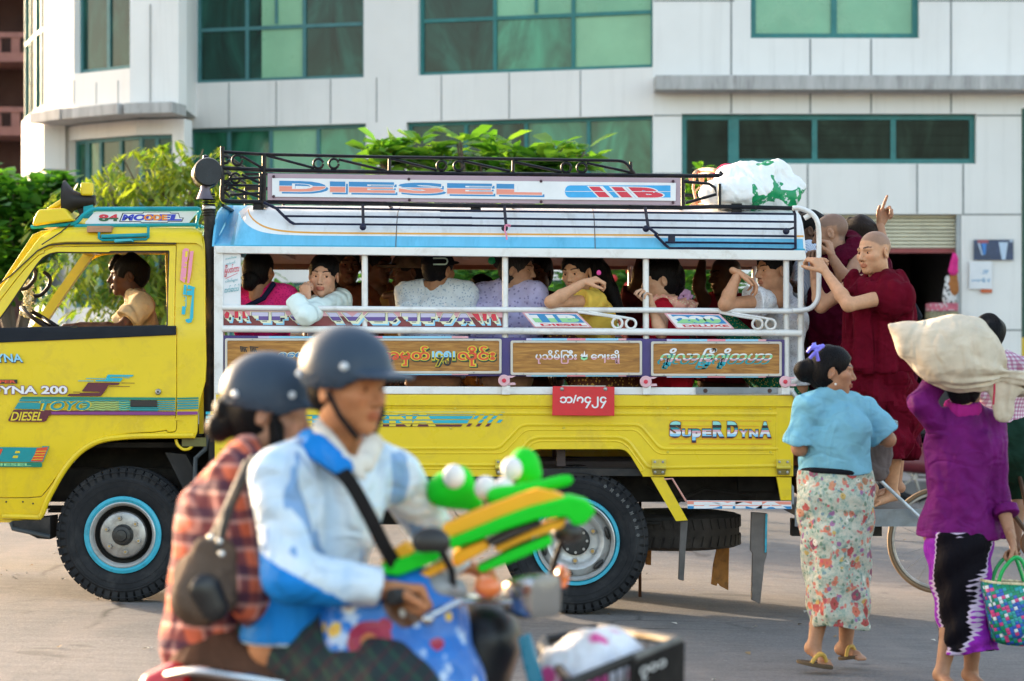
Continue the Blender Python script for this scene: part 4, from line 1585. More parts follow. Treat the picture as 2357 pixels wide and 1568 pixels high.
steel = mat('dirty_steel', (.36, .35, .34), .42, .75, var=.22, vs=14, dirt=(.10, .07, .05), dirt_amt=.6, ds=18)
silver = mat('silver_wheel_paint', (.52, .52, .51), .42, .35, var=.1, vs=9, dirt=(.2, .16, .12), dirt_amt=.5, ds=14)
ringb = mat('rim_ring_blue', (.03, .36, .50), .45, var=.12, dirt=(.03, .08, .10), dirt_amt=.6, ds=12)
dkhub = mat('greasy_hub', (.02, .019, .018), .45, var=.3)
brass = mat('brassy_nut', (.42, .27, .10), .45, .6)
galv = mat('grey_steel_plate', (.22, .24, .26), .5, .4, var=.2, dirt=(.1, .08, .06), dirt_amt=.5)
beltblack = mat('belt_black', (.008, .011, .018), .55, spec=.2)
purple_bd = mat('violet_board', (.035, .02, .17), .4, var=.15, coat=.3)
beige_fr = mat('beige_frame', (.58, .53, .46), .45, var=.06)
ceil_m = mat('lining_pinkish', (.22, .12, .09), .7, var=.12)
inner_m = mat('cab_lining', (.16, .095, .03), .7, var=.15)
ink = {k: mat('signpaint_' + k, v, .4, var=.06, coat=.15) for k, v in dict(
teal=(.0, .26, .29), green=(.0, .20, .13), maroon=(.10, .006, .022), purple=(.20, .03, .20), white=(.76, .76, .78), red=(.62, .012, .05), salmon=(.80, .27, .20), blue=(.015, .22, .50),
navy=(.008, .012, .06), orange=(.75, .22, .01), pink=(.78, .25, .34), sky=(.26, .58, .80), cream=(.76, .76, .55), lav=(.55, .52, .72), violet=(.11, .06, .28), lime=(.26, .60, .28), black=(.01, .01, .012),
yellow=(.72, .55, .02), cyan=(.0, .38, .50), royal=(.01, .03, .48), mint=(.28, .66, .60), rose=(.70, .36, .42), verm=(.68, .07, .02), deepgreen=(.0, .10, .04), mauve=(.40, .28, .34)).items()}
def wood_panel():
 m, n, b, new = nodes_of('wood_grain_laminate')
 v = objcoord(n, (1.0, 1, 9))
 f = noise(n, v, 3.2, 6, .62, 2.2)
 c = ramp(n, f, [(.28, (.20, .070, .008)), (.5, (.38, .16, .024)), (.72, (.52, .25, .05))])
 g = noise(n, objcoord(n, (2, 1, 46)), 5, 3, .6, .6)
 c = mixc(n, .6, c, ramp(n, g, [(.3, .55), (.6, 1.1)]), 'MULTIPLY')
 sc = ramp(n, noise(n, objcoord(n, (1, 1, 1)), 6, 7, .75, .8), [(.63, 0.), (.75, .35)])
 c = mixc(n, sc, c, (.6, .5, .4))
 n.links.new(c, b.inputs['Base Color'])
 b.inputs['Roughness'].default_value = .42
 return m
wood = wood_panel()
TB = Vector((-.4, 14.95, 0))
truck = empty('passenger_truck', TB, 'yellow and white passenger truck with painted boards, full of riders', 'truck')
DN, DF = 14.0, 15.9
def clip_y(poly, y0, y1):
 def half(P, y, keep_below):
  out = []
  for i in range(len(P)):
   a, b = P[i - 1], P[i]
   ia, ib = ((a[1] >= y) == keep_below), ((b[1] >= y) == keep_below)
   if ia != ib:
    t = (y - a[1]) / (b[1] - a[1])
    out.append((a[0] + (b[0] - a[0]) * t, y))
   if ib:
    out.append(b)
  return out
 P = half(list(poly), y0, True)
 if len(P) > 2:
  P = half(P, y1, False)
 return P if len(P) > 2 else None
def cmap(fn, pts):
 return [fn(*p) for p in pts]
def q4(fn, x0, y0, x1, y1, sl=0.0):
 """a quad in crop coordinates, right side lowered by sl"""
 return [fn(x0, y0), fn(x1, y0 + sl), fn(x1, y1 + sl), fn(x0, y1)]
# ---------------- cab
ZB = zat(762, 14.0)
def cabc(x, z):
 """side panels lean inwards above the belt line and tuck under slightly below"""
 t = max(0.0, z - ZB)
 u = max(0.0, 1.18 - z)
 return .13 * t + .10 * t * t + .16 * u * u + .012 * (z - 1.35) ** 2
cabo = cabc
arch = cmap(c2, [(1090, 440), (940, 440), (800, 442), (700, 446), (620, 455), (540, 475), (460, 520), (390, 590), (330, 675), (280, 765), (240, 850), (222, 880)])
roofline = [(467, 556), (462, 541), (448, 535), (300, 530), (140, 530), (105, 534), (84, 543)]
shell = cmap(c2, [(1155, 0), (1150, 120), (1125, 215), (1108, 300), (1105, 400)]) + arch + [c2(205, 905), c2(0, 905), (-110, 1200), (-128, 1150), (-118, 980), (-95, 820), (-72, 770), (0, 661)]
cab_out = [(p[0], p[1]) for p in roofline[::-1]] + [(470, 640), (473, 760)] + shell
door_out = crv([Vector(c1(-190, 1230)), Vector(c1(-150, 1110)), Vector(c1(0, 905)), Vector(c1(140, 715)), Vector(c1(235, 615))], 5) + \
[Vector(q) for q in rq([c1(262, 590), c1(330, 560), c1(1138, 549), c1(1140, 1085), c1(1155, 1100), (407.0, 985, 8)], 5, 4)][:-6]
door_out = [tuple(p) for p in door_out] + [(407, 930)] + [tuple(p) for p in rq([(407, 960), (406.5, 995, 9), (380, 996.5)], 9, 5)[1:-1]]
door_out += cmap(c2, [(860, 407), (740, 413), (640, 426), (560, 448), (480, 488), (410, 545), (350, 612), (295, 682), (255, 735), (222, 770)]) + [(60, 1148), (-62, 1148), (-75, 1000)]
win = [tuple(p) for p in crv([Vector(c1(-60, 1105)), Vector(c1(30, 985)), Vector(c1(140, 812)), Vector(c1(232, 668)), Vector(c1(290, 616)), Vector(c1(352, 598))], 4)] + rq([c1(700, 592), c1(1092, 589, ), c1(1094, 1085), c1(500, 1098)], 3, 3)
win = [p for p in win]
def inset(poly, k):
 c = [(poly[i][0], poly[i][1]) for i in range(len(poly))]
 area = sum(c[i - 1][0] * c[i][1] - c[i][0] * c[i - 1][1] for i in range(len(c)))
 sg = 1 if area > 0 else -1
 out = []
 for i in range(len(c)):
  a, p, b = Vector(c[i - 1]), Vector(c[i]), Vector(c[(i + 1) % len(c)])
  e = (b - a)
  if e.length < 1e-6:
   out.append(tuple(p))
   continue
  e.normalize()
  out.append((p.x - e.y * k * sg, p.y + e.x * k * sg))
 return out
cab = MB()
cab.plate(cab_out, 14.0, .03, [door_out], 0, .004, cabc, 26)
cab.plate(cab_out, 15.82, .03, [[(x, y) for x, y in win]], 0, .004, lambda x, z: -cabc(x, z), 14)
# roof skin, rounded into the sides
prof = []
ze = zat(552, 14.1)
for yy, zr in ((14.085, -.02), (14.09, .015), (14.11, .045), (14.16, .066), (14.30, .085), (14.6, .098), (14.92, .10), (15.25, .098), (15.55, .085), (15.69, .066), (15.74, .045), (15.76, .015), (15.765, -.02)):
 prof.append((yy, ze + zr))
rings = []
for px, dz in ((466, -.045), (462, -.018), (450, 0), (300, .008), (150, .008), (118, 0), (98, -.02), (84, -.05)):
 X = (px - CX) / F * 14.05
 rings.append([(X, y, z + dz * (1 if .2 < (y - 14.0) < 1.8 else 1)) for y, z in prof])
cab.loft(rings, 0, False)
# front, windscreen surround, rear wall and floor
xw = lambda px: (px - CX) / F * 14.0
for (pa, pb) in (((84, 545), (0, 661)), ((0, 661), (-72, 770))):
 for s_ in (14.10, 15.63):
  a, b = W(pa, 14.0), W(pb, 14.0)
  cab.prism([(a.x, s_, a.z), (b.x, s_, b.z), (b.x + .07, s_, b.z), (a.x + .07, s_, a.z)], (0, .07, 0), 0)
a = W((84, 545), 14.0)
cab.box((a.x + .04, 14.93, a.z), (.1, 1.5, .06), 0)
cab.prism([W((-72, 770), 14.0) + Vector((0, .05, 0)), W((-95, 820), 14.0) + Vector((0, .05, 0)), W((-118, 980), 14.0) + Vector((0, .05, 0)), W((-110, 1200), 14.0) + Vector((0, .05, 0)), W((-90, 1200), 14.0) + Vector((0, .05, 0)), W((-50, 770), 14.0) + Vector((0, .05, 0))], (0, 1.75, 0), 0)
xr = xw(458)
cab.box((xr, 14.93, (zat(775, 14) + zat(1000, 14)) / 2), (.03, 1.62, zat(775, 14) - zat(1000, 14)), 0)
cab.box((xr, 14.93, zat(560, 14)), (.03, 1.55, .10), 0)
cabb = cab.build('cab', yel, truck)
q = MB()
q.box(((xw(460) + xw(-60)) / 2, 14.93, zat(1000, 14)), (xw(460) - xw(-60), 1.6, .03))
q.box((xw(20), 14.93, zat(800, 14)), (.28, 1.5, .16))
q.box((xw(-30), 14.93, zat(880, 14)), (.2, 1.5, .5))
q.build('dashboard', mat('dash_black', (.02, .018, .016), .7), cabb)
q = MB()
q.box((xw(390), 14.93, zat(830, 14)), (.14, 1.45, .42))
q.box((xw(320), 14.93, zat(905, 14)), (.48, 1.45, .14))
q.build('seat', mat('brown_vinyl', (.06, .035, .025), .55), cabb, bevel=.03)
q = MB()
q.add([(xw(85), 14.2, ze - .01), (xw(455), 14.2, ze - .01), (xw(455), 15.66, ze - .01), (xw(85), 15.66, ze - .01)], [(0, 1, 2, 3)])
q.build('headlining', inner_m, cabb)
# door
dr = MB()
dr.plate(inset(door_out, 1.2), 13.996, .026, [win], 0, .005, cabc, 26)
door = dr.build('door', yel, truck)
q = MB()
q.plate([c1(-180, 1105), c1(0, 1098), c1(700, 1090), c1(1148, 1083), c1(1150, 1143), c1(600, 1168), c1(0, 1193), c1(-180, 1200)], 13.985, .012, (), 0, .003, cabc)
q.build('belt_strip', beltblack, door)
q = MB()
tr = [Vector(p) for p in win]
q.tube([W(p, 14.004) + Vector((0, cabc(0, W(p, 14).z), 0)) for p in tr], .007, 6, closed=True)
q.build('window_seal', mat('seal_rubber', (.02, .017, .014), .7), door)
q = MB()
q.plate(rq([cA(1535, 662), cA(1848, 665), cA(1852, 742), cA(1535, 742)], 1.5), 13.972, .024, (), 0, .004, cabc)
q.plate(rq([cA(1508, 745), cA(1868, 748), cA(1852, 806), cA(1530, 806)], 3), 13.987, .008, (), 1, .002, cabc)
q.build('handle', [mat('handle_black', (.012, .010, .014), .3), ink['teal']], door)
q = MB()
p = W(cA(1865, 565), 13.985) + Vector((0, cabc(0, W(cA(1865, 565), 14).z), 0))
q.lathe([(0, .012), (.011, .012), (.016, .008), (.018, 0)], p, (0, -1, 0), 18)
q.lathe([(0, .016), (.006, .0155), (.006, .01)], p, (0, -1, 0), 10, 1)
q.build('lock', [steel, dkhub], door)
# arch lip, gutter, sill
q = MB()
lip = [Vector(p) for p in cmap(c2, [(1085, 424), (800, 426), (640, 437), (550, 455), (470, 497), (400, 560), (340, 640), (290, 725), (250, 800), (226, 860), (205, 890)])]
lip = crv(lip, 3)
q.tube([W(p, 13.995) + Vector((0, cabc(0, W(p, 14).z), 0)) for p in lip], .017, 8)
q.tube([W(p, 13.99) + Vector((0, cabc(0, W(p, 14).z), 0)) for p in cmap(c2, [(0, 880), (110, 882), (205, 886)])], .016, 8)
q.build('arch_lip', yel, cabb)
q = MB()
for p in ((35, 795), (128, 795), (185, 805)):
 q.ball(W(c2(*p), 14.0), .006, 0, 8)
q.tube([W((p[0], p[1]), 14.0) + Vector((0, cabc(0, W(p, 14).z) - .012, 0)) for p in [c1(-100, 870), c1(60, 755), c1(230, 588), c1(300, 552), c1(420, 540), c1(1138, 541)]], .005, 6)
q.build('drip_rail', mat('gutter_dark', (.05, .035, .012), .6), cabb)
# things in the cab opening
q = MB()
for cx_, cy_ in ((185, 770), (280, 815)):
 pts = crv([Vector(c1(cx_ - 60, cy_ + 75)), Vector(c1(cx_ - 10, cy_ + 65)), Vector(c1(cx_ + 38, cy_ + 10)), Vector(c1(cx_ + 45, cy_ - 45)), Vector(c1(cx_ + 5, cy_ - 85))], 5)
 q.tube([W(p, 14.25 + (.25 if cx_ > 200 else 0)) for p in pts], .012, 8)
q.build('grab_handle', blk, cabb)
q = MB()
cw = W(c1(330, 1085), 14.45)
ax = Vector((.55, 0, .83)).normalized()
x_, y_, _ = frame(ax)
q.tube([cw + (x_ * math.cos(a) + y_ * math.sin(a)) * .2 for a in [2 * math.pi * i / 28 for i in range(28)]], .013, 8, closed=True)
q.tube([cw, cw - ax * .4], .022, 8)
for a in (.5, 2.6, 4.7):
 q.tube([cw, cw + (x_ * math.cos(a) + y_ * math.sin(a)) * .2], .009, 6)
q.build('steering_wheel', blk, cabb)
# lettering on the door
q = MB()
names = ['white', 'mauve', 'black', 'verm', 'teal', 'maroon', 'purple', 'green', 'yellow', 'cyan', 'sky', 'navy', 'lime']
IX = {k: i for i, k in enumerate(names)}
def dt(body, quad, col, d=13.9795, **k):
 q.text(body, quad, d, IX[col], fn=cabc, **k)
def df(pts, col, d=13.9805):
 q.flat(pts, d, IX[col], cabc)
dt('DYNA', q4(cA, -165, 120, 280, 225), 'navy', 13.9805, bold=.05, shear=-.15)
dt('DYNA', q4(cA, -165, 117, 272, 215), 'sky', 13.978, bold=.02, shear=-.15)
df(rect(*cA(-160, 420), *cA(205, 468)), 'black')
dt('SUPER', q4(cA, -150, 428, 190, 464), 'verm', bold=.035)
dt('DYNA 200', q4(cA, -145, 488, 800, 598), 'purple', 13.9805, bold=.06)
dt('DYNA 200', q4(cA, -138, 496, 792, 590), 'white', 13.978, bold=.03)
for pts, col in (([(1270, 362), (1578, 366), (1558, 386), (1300, 388), (1295, 400), (1448, 402), (1420, 445), (1122, 440), (1130, 425), (1240, 422)], 'cyan'), ([(1015, 402), (1240, 406), (1235, 414), (1012, 410)], 'cyan'), ([(925, 431), (1108, 432), (1100, 441), (918, 440)], 'cyan'), ([(1465, 395), (1532, 397), (1525, 404), (1460, 402)], 'cyan'),
([(1040, 455), (1412, 458), (1395, 484), (1280, 486), (1235, 560), (1185, 616), (792, 614), (815, 588), (935, 586), (945, 576), (1170, 575), (1172, 563), (962, 560)], 'maroon'), ([(865, 563), (948, 565), (940, 572), (858, 570)], 'maroon'), ([(1430, 457), (1590, 459), (1585, 465), (1425, 463)], 'maroon'), ([(1285, 497), (1532, 499), (1527, 505), (1280, 503)], 'maroon')):
 df(cmap(cA, pts), col)
df(cmap(cA, [(265, 622), (2068, 632), (2068, 662), (250, 650), (232, 648)]), 'green')
df(cmap(cA, [(232, 652), (1520, 662), (1520, 668), (222, 680)]), 'teal')
df(cmap(cA, [(215, 690), (480, 692), (470, 768), (168, 764)]), 'teal')
dt('TOYO', q4(cA, 455, 668, 1080, 790), 'yellow', 13.9805, bold=.055, shear=.25)
dt('TOYO', q4(cA, 475, 676, 1062, 782), 'teal', 13.979, bold=.03, shear=.25)
for i in range(9):
 y = 672 + i * 13.5
 pts = [(960 + (i % 3) * 9, y)]
 x = 1000
 k = 0
 while x < 1500:
  pts += [(x, y + (4 if k % 2 else -3)), (x + 40, y + (4 if k % 2 else -3) + 1)]
  x += 62
  k += 1
 low = [(a, b + 6.5) for a, b in pts][::-1]
 df(cmap(cA, pts + low), 'lime' if i % 2 else 'green')
for i in range(5):
 y = 668 + i * 24
 df(cmap(cA, [(1400, y), (2066, y + 5), (2066, y + 20), (1400, y + 15)]), 'teal', 13.9812)
df(cmap(cA, [(160, 776), (480, 780), (2066, 796), (2066, 842), (600, 836), (575, 846), (545, 905), (520, 918), (110, 914), (95, 898), (110, 870)]), 'maroon', 13.9808)
df(cmap(cA, [(600, 800), (2066, 800), (2066, 838), (610, 830)]), 'purple', 13.9798)
dt('DIESEL', q4(cA, 122, 800, 495, 905), 'yellow', bold=.02, shear=.3)
for i in range(5):
 y = 634 + i * 29
 df(cmap(cA, [(2088, y), (2340, y - 6), (2340, y + 14), (2088, y + 20)]), 'teal' if i else 'green', 13.9815)
df(cmap(cA, [(2088, 797), (2330, 796), (2330, 832), (2088, 838)]), 'purple', 13.9815)
df(cmap(cA, [(-200, 1215), (490, 1222), (495, 1205), (580, 1208), (500, 1395), (-200, 1390)]), 'teal', 13.9805)
df(cmap(cA, [(430, 1230), (565, 1214), (492, 1388), (355, 1384), (405, 1300)]), 'verm', 13.9795)
for i in range(4):
 df(cmap(cA, [(425 - i * 18, 1262 + i * 32), (545 - i * 15, 1260 + i * 32), (542 - i * 15, 1268 + i * 32), (423 - i * 18, 1270 + i * 32)]), 'yellow', 13.979)
df(cmap(cA, [(-200, 1236), (30, 1238), (-30, 1370), (-200, 1368)]), 'verm', 13.979)
df(cmap(cA, [(180, 1262), (232, 1264), (228, 1288), (168, 1290)]), 'yellow', 13.979)
df(cmap(cA, [(152, 1318), (210, 1316), (200, 1346), (140, 1346)]), 'yellow', 13.979)
df(rq(cmap(cA, [(-200, 1404), (490, 1400), (488, 1455), (-200, 1450)]), 4), 'green', 13.9805)
dt('DIESEL', q4(cA, -130, 1408, 360, 1440), 'lime', bold=.03)
q.build('lettering', [ink[k] for k in names], door)
q = MB()
for pts, m_ in (([(150, 170), (200, 130), (262, 150), (258, 300), (238, 370), (232, 560), (208, 762), (120, 705), (140, 500)], 0), ([(285, 190), (350, 185), (335, 370), (320, 580), (285, 770), (250, 765), (258, 580), (270, 380)], 0),
([(195, 790), (242, 800), (238, 975), (180, 970)], 1), ([(262, 795), (398, 842), (380, 880), (372, 1390), (340, 1468), (290, 1482), (245, 1460), (235, 1415), (312, 1400), (322, 1205), (345, 985), (245, 980), (250, 905), (335, 895), (335, 878), (258, 872)], 1), ([(185, 995), (245, 998), (250, 1195), (228, 1192), (232, 1090), (190, 1085), (230, 1075), (230, 1010), (185, 1008)], 1), ([(172, 1180), (245, 1185), (238, 1205), (225, 1330), (165, 1325)], 1)):
 q.flat(cmap(cF, pts), 13.981, m_, cabc)
for pts in ([(202, 190), (245, 185), (240, 295), (198, 290)], [(200, 385), (240, 388), (238, 412), (198, 408)], [(180, 470), (232, 466), (230, 488), (182, 486)], [(176, 668), (226, 665), (224, 684), (178, 682)]):
 q.flat(cmap(cF, pts), 13.9795, 2, cabc)
q.build('lettering', [ink['pink'], ink['cyan'], yel], cabb)
# ---------------- visor, horn and name rack on the cab roof
rk = MB()
tb = lambda pts, d, r, m=0, closed=False: rk.tube([W(p, d) for p in pts], r, 8, m, closed)
tb(crv([Vector(cB(92, 605)), Vector(cB(300, 585)), Vector(cB(590, 560)), Vector(cB(690, 470)), Vector(cB(790, 405)), Vector(cB(870, 388))], 4) + [Vector(cB(2040, 385)), Vector(cB(2078, 400))], 14.2, .012)
tb([cB(600, 590), cB(2030, 575), cB(2075, 405)], 14.2, .011)
tb([cB(2030, 575), cB(2045, 650)], 14.2, .009)
tb([cB(80, 600), cB(1100, 590), cB(2040, 585)], 15.5, .011)
tb([cB(690, 480), cB(800, 405), cB(2040, 400), cB(2040, 585)], 15.5, .011)
for px in (600, 2075):
 a, b = W(cB(px, 590), 14.2), W(cB(px, 590), 14.2)
 rk.tube([a, Vector((b.x, 15.5, b.z))], .010, 6)
for y in (610, 628, 645):
 tb([cB(1180, y), cB(2030, y + 2)], 14.5, .010, 0)
tb([cB(885, 600), cB(885, 735), cB(920, 755), cB(1440, 745), cB(1465, 720), cB(1465, 595)], 14.08, .008)
rack_c = rk.build('cab_roof_rack', teal_p, truck)
q = MB()
q.plate(rq(cmap(cB, [(905, 690), (1450, 672), (1450, 715), (905, 735)]), 2), 14.06, .05, (), 0, .006)
q.plate(rq(cmap(cB, [(1065, 745), (1260, 740), (1295, 775), (1060, 785)]), 3), 14.05, .05, (), 1, .006)
q.build('step_bar', [teal_p, mat('light_turquoise', (.05, .42, .50), .4)], rack_c)
q = MB()
q.plate(cmap(cB, [(300, 625), (600, 600), (2040, 585), (2040, 655), (330, 680)]), 14.85, .03, (), 0)
q.build('backboard', mat('sea_green_board', (.0, .26, .20), .45), rack_c)
q = MB()
q.plate(rq(cmap(cB, [(835, 420), (2055, 415), (1940, 555), (720, 568), (720, 545)]), 3), 14.21, .012, (), 0, .002)
brd = q.build('name_board', ink['white'], rack_c)
q = MB()
q.text('84', q4(cB, 880, 452, 1112, 535), 14.206, 0, bands=[(0, 0), (.52, 1)], bold=.045)
q.flat(cmap(cB, [(1160, 436), (1400, 440), (1405, 424), (1725, 422), (1730, 435), (1825, 438), (1838, 490), (1885, 492), (1862, 540), (1700, 538), (1695, 550), (1380, 552), (1375, 542), (1120, 540)]), 14.2072, 2)
q.flat(cmap(cB, [(1172, 444), (1405, 447), (1412, 431), (1720, 429), (1726, 443), (1818, 446), (1832, 497), (1870, 498), (1855, 532), (1695, 531), (1690, 543), (1385, 545), (1380, 534), (1136, 532)]), 14.2064, 5)
q.text('MOD', q4(cB, 1150, 452, 1560, 528), 14.2052, 3, bold=.05, shear=.2)
q.text('EL', q4(cB, 1580, 452, 1860, 528), 14.2052, 3, bold=.05, shear=.1)
q.text('ODE', q4(cB, 1410, 456, 1690, 524), 14.2044, 4, bold=.05)
q.build('lettering', [ink['red'], ink['deepgreen'], ink['navy'], ink['royal'], ink['orange'], ink['white']], brd)
# yellow visor
vz = MB()
front = cmap(cB, [(170, 395), (475, 378), (590, 525), (300, 560), (95, 590), (112, 500)])
a3 = [W(p, 14.15) for p in front]
vz.prism(a3, (0, 1.55, 0), 0)
vz.prism([W(cB(250, 388), 14.25), W(cB(545, 195), 14.25), W(cB(560, 262), 14.25), W(cB(400, 375), 14.25)], (0, .09, 0), 0)
visor = vz.build('sun_visor', yel, truck, bevel=.012)
# horn speaker
hs = MB()
hc = W(cB(700, 250), 14.3)
hs.lathe([(.0, .30 * .32), (.03, .09), (.038, .05), (.046, .0), (.060, -.035), (.105, -.075), (.118, -.085), (.118, -.092), (.10, -.085), (.02, -.03)], hc + Vector((-.02, 0, -.02)), (1, 0, 0), 28)
horn = hs.build('horn_speaker', mat('bronze_black', (.018, .014, .014), .5, 0, var=.3, spec=.25), truck)
q = MB()
q.box(W(cB(745, 158), 14.28), (.07, .06, .075), 0)
q.build('horn_driver', yel, horn, bevel=.01)
q = MB()
q.box(W(cB(762, 300), 14.3), (.055, .04, .2), 0)
q.build('horn_bracket', teal_p, horn)
q = MB()
q.prism([W(cB(600, 350), 14.3), W(cB(700, 330), 14.3), W(cB(700, 430), 14.3), W(cB(660, 470), 14.3)], (0, .05, 0))
q.tube([W(cB(690, 430), 14.28), W(cB(600, 520), 14.24), W(cB(440, 660), 14.1), W(cB(210, 810), 14.02)], .004, 5)
q.build('cable_bundle', mat('taped_cable', (.03, .022, .018), .7), horn)
q = MB()
q.box(W(cB(905, 632), 14.13), (.14, .12, .035))
q.build('wooden_block', mat('raw_wood_block', (.42, .22, .12), .8, var=.2, aniso=(1, 1, 8)), truck)
# ---------------- snorkel with drum and bell
sn = MB()
X0 = W(c1(1354, 700), 14.02)
sn.tube([Vector((X0.x, 14.12, zat(470, 14.1))), Vector((X0.x, 14.12, zat(1020, 14.1)))], .0325, 14)
for i in range(9):
 sn.lathe([(.036, -.004), (.04, 0), (.036, .004)], (X0.x - .004, 14.12, zat(447 + i * 6, 14.1)), (0, 0, 1), 14)
snk = sn.build('air_snorkel', mat('snorkel_black', (.012, .011, .011), .6, spec=.25, var=.25, dirt=(.12, .09, .07), dirt_amt=.4, ds=6), truck)
q = MB()
dc = W(c1(1350, 90), 14.12)
q.lathe([(0, -.075), (.07, -.075), (.082, -.066), (.085, -.05), (.080, -.04), (.080, .05), (.085, .06), (.078, .075), (0, .075)], dc, (.25, -1, .1), 30)
q.lathe([(.0, .0), (.022, .0), (.016, .025), (0, .03)], dc + Vector((-.005, 0, .08)), (0, 0, 1), 12)
q.build('air_drum', mat('drum_black', (.005, .0045, .007), .3, 0, var=.3, spec=.3), snk)
q = MB()
q.lathe([(.025, 0), (.027, -.02), (.05, -.075), (.052, -.077), (.02, -.06)], W(c1(1340, 170), 14.1), (0, 0, 1), 24)
q.build('bell', mat('dull_mauve_metal', (.16, .13, .15), .4, .6), snk)
q = MB()
q.lathe([(.037, -.007), (.039, 0), (.037, .007)], (X0.x - .003, 14.12, zat(c1(0, 310)[1], 14.1)), (0, 0, 1), 14)
q.build('clamp', wht, snk)
# ---------------- passenger body: frame
ZF = zat(905, 14.0)
a, b = W((492.5, 566), 13.995), W((513.5, 1005), 13.995)
MB().box(((a.x + b.x) / 2, 14.04, (a.z + b.z) / 2), (b.x - a.x, .09, a.z - b.z)).build('corner_post', wht, truck, bevel=.004)
for px in (840, 1163, 1487, 1810):
 MB().tube([W((px - .5, 580), 14.03), W((px, 905), 14.03)], .018, 12).build('post', wht, truck)
fr_ = MB()
# far side posts, same places across the body
for px in (503, 840, 1163, 1487, 1810):
 X = W((px, 700), 14.03).x
 fr_.tube([(X, 15.87, ZF), (X, 15.87, zat(575, 14.0))], .018, 10)
# rails
rail = lambda pts, d, r, nm='rail': MB().tube([W(p, d) for p in pts], r, 12).build(nm, wht, truck)
rail([(512, 708), (840, 711), (1163, 713), (1487, 714), (1810, 716.5), (1850, 717)], 14.0, .0155)
rail([(512, 757), (840, 759.5), (1163, 762), (1487, 764), (1845, 767)], 14.0, .020)
for zz_ in (712, 762):
 z = zat(zz_, 14.0)
 fr_.tube([(W((512, 0), 14).x, 15.88, z), (W((1845, 0), 14).x, 15.88, z)], .016, 8)
# rear hoop and grab bar
rail(crv([Vector((1843, 585)), Vector((1843, 700)), Vector((1842.5, 830)), Vector((1838, 862)), Vector((1824, 879)), Vector((1805, 884))], 6), 14.03, .0185, 'rear_hoop')
rail(crv([Vector(c5(1150, 425)), Vector(c5(1200, 425)), Vector(c5(1280, 455)), Vector(c5(1330, 510)), Vector(c5(1348, 600)), Vector(c5(1348, 800)), Vector(c5(1347, 1040)), Vector(c5(1335, 1120)), Vector(c5(1290, 1175)), Vector(c5(1230, 1192)), Vector(c5(1150, 1197))], 6), 13.97, .0145, 'grab_bar')
rail([c5(1240, 500), c5(1300, 465)], 13.985, .015, 'grab_bar_bracket')
fr_.tube([W((1843, 700), 14.03), (W((1843, 700), 14.03).x, 15.87, zat(700, 14.0))], .012, 6) if False else None
z = zat(600, 14.03)
for s_ in (15.87,):
 X = W((1843, 0), 14.03).x
 fr_.tube([(X, s_, ZF), (X, s_, z)], .0185, 10)
frame_o = fr_.build('far_frame', wht, truck)
# scroll ornaments of the rails
q = MB()
for ox in (0, 323):
 for sx, (cx_, cy_), st in ((1, (1010 + 4 * 0, 0), 0),):
  pass
 for (u0, u1, cc_) in (((1078, 1316), (1340, 1360), (1395, 1395)), ((1165, 1316), (1455, 1360), (1495, 1390))):
  pass
def scroll(fn, start, mid, cen, r, d=13.99, rad=.0075):
 s = [Vector(fn(*start)), Vector(fn(*mid))]
 c = Vector(fn(*cen))
 pts = [W(p, d) for p in s]
 r_ = r
 pts += ring3((c.x, c.y), r_, -70, 245, d, 20)
 q.tube(pts, rad, 8)
scroll(c4, (1080, 1318), (1330, 1352), (1390, 1405), 11.5)
scroll(c4, (1165, 1318), (1450, 1362), (1497, 1410), 11.5)
scroll(c5, (600, 1212), (800, 1248), (885, 1298), 11.5)
scroll(c5, (690, 1214), (930, 1252), (985, 1300), 11.5)
q.build('scroll_ornament', wht, truck)
# header beam and white sill
q = MB()
q.plate(rq([(493, 566), (1853, 576.5), (1857, 598, 6), (1845, 599.5), (500, 583)], 2), 13.985, .05, (), 0, .004)
q.build('header_beam', wht, truck)
q = MB()
q.box(((W((493, 0), 14).x + W((1850, 0), 14).x) / 2, 15.9, zat(575, 14.0)), (W((1850, 0), 14).x - W((493, 0), 14).x, .05, .085))
q.build('far_header', ceil_m, frame_o)
q = MB()
q.plate([(494, 888), (1828, 893), (1828, 910), (494, 906)], 13.985, .06, (), 0, .004)
for px in (1163, 1487, 1806):
 p = W((px + 2, 898), 13.975)
 q.box(p, (.045, .03, .05), 0)
sill_o = q.build('sill_beam', wht, truck)
q = MB()
q.plate(cmap(c9, [(1480, 516), (2042, 518), (2042, 562), (1480, 562)]), 13.972, .012, (), 0, .002)
for x in (1545, 1985):
 q.lathe([(0, .006), (.012, .005), (.013, 0)], W(c9(x, 540), 13.972), (0, -1, 0), 10, 1)
q.build('steel_bracket', [galv, mat('rust_bolt', (.08, .045, .035), .7, .4)], sill_o)
# pink painted hooks
for x, y in ((165, 470), (1135, 478), (2090, 478)):
 q = MB()
 c = W(c9(x, y), 13.97)
 q.lathe([(0, .02), (.030, .02), (.034, .016), (.034, 0)], c, (0, -1, 0), 20, 0)
 q.lathe([(0, .026), (.012, .025), (.0125, .019)], c, (0, -1, 0), 12, 1)
 q.prism([W(c9(x - 28, y + 15), 13.965), W(c9(x + 75, y + 14), 13.965), W(c9(x + 80, y + 30), 13.965), W(c9(x - 18, y + 34), 13.965)], (0, .018, 0), 0)
 q.prism([W(c9(x - 5, y - 33), 13.965), W(c9(x + 80, y - 32), 13.965), W(c9(x + 58, y - 20), 13.965), W(c9(x + 20, y - 15), 13.965)], (0, .018, 0), 0)
 q.build('post_clamp', [mat('pale_pink_paint', (.70, .42, .47), .4), ink['red']], truck)
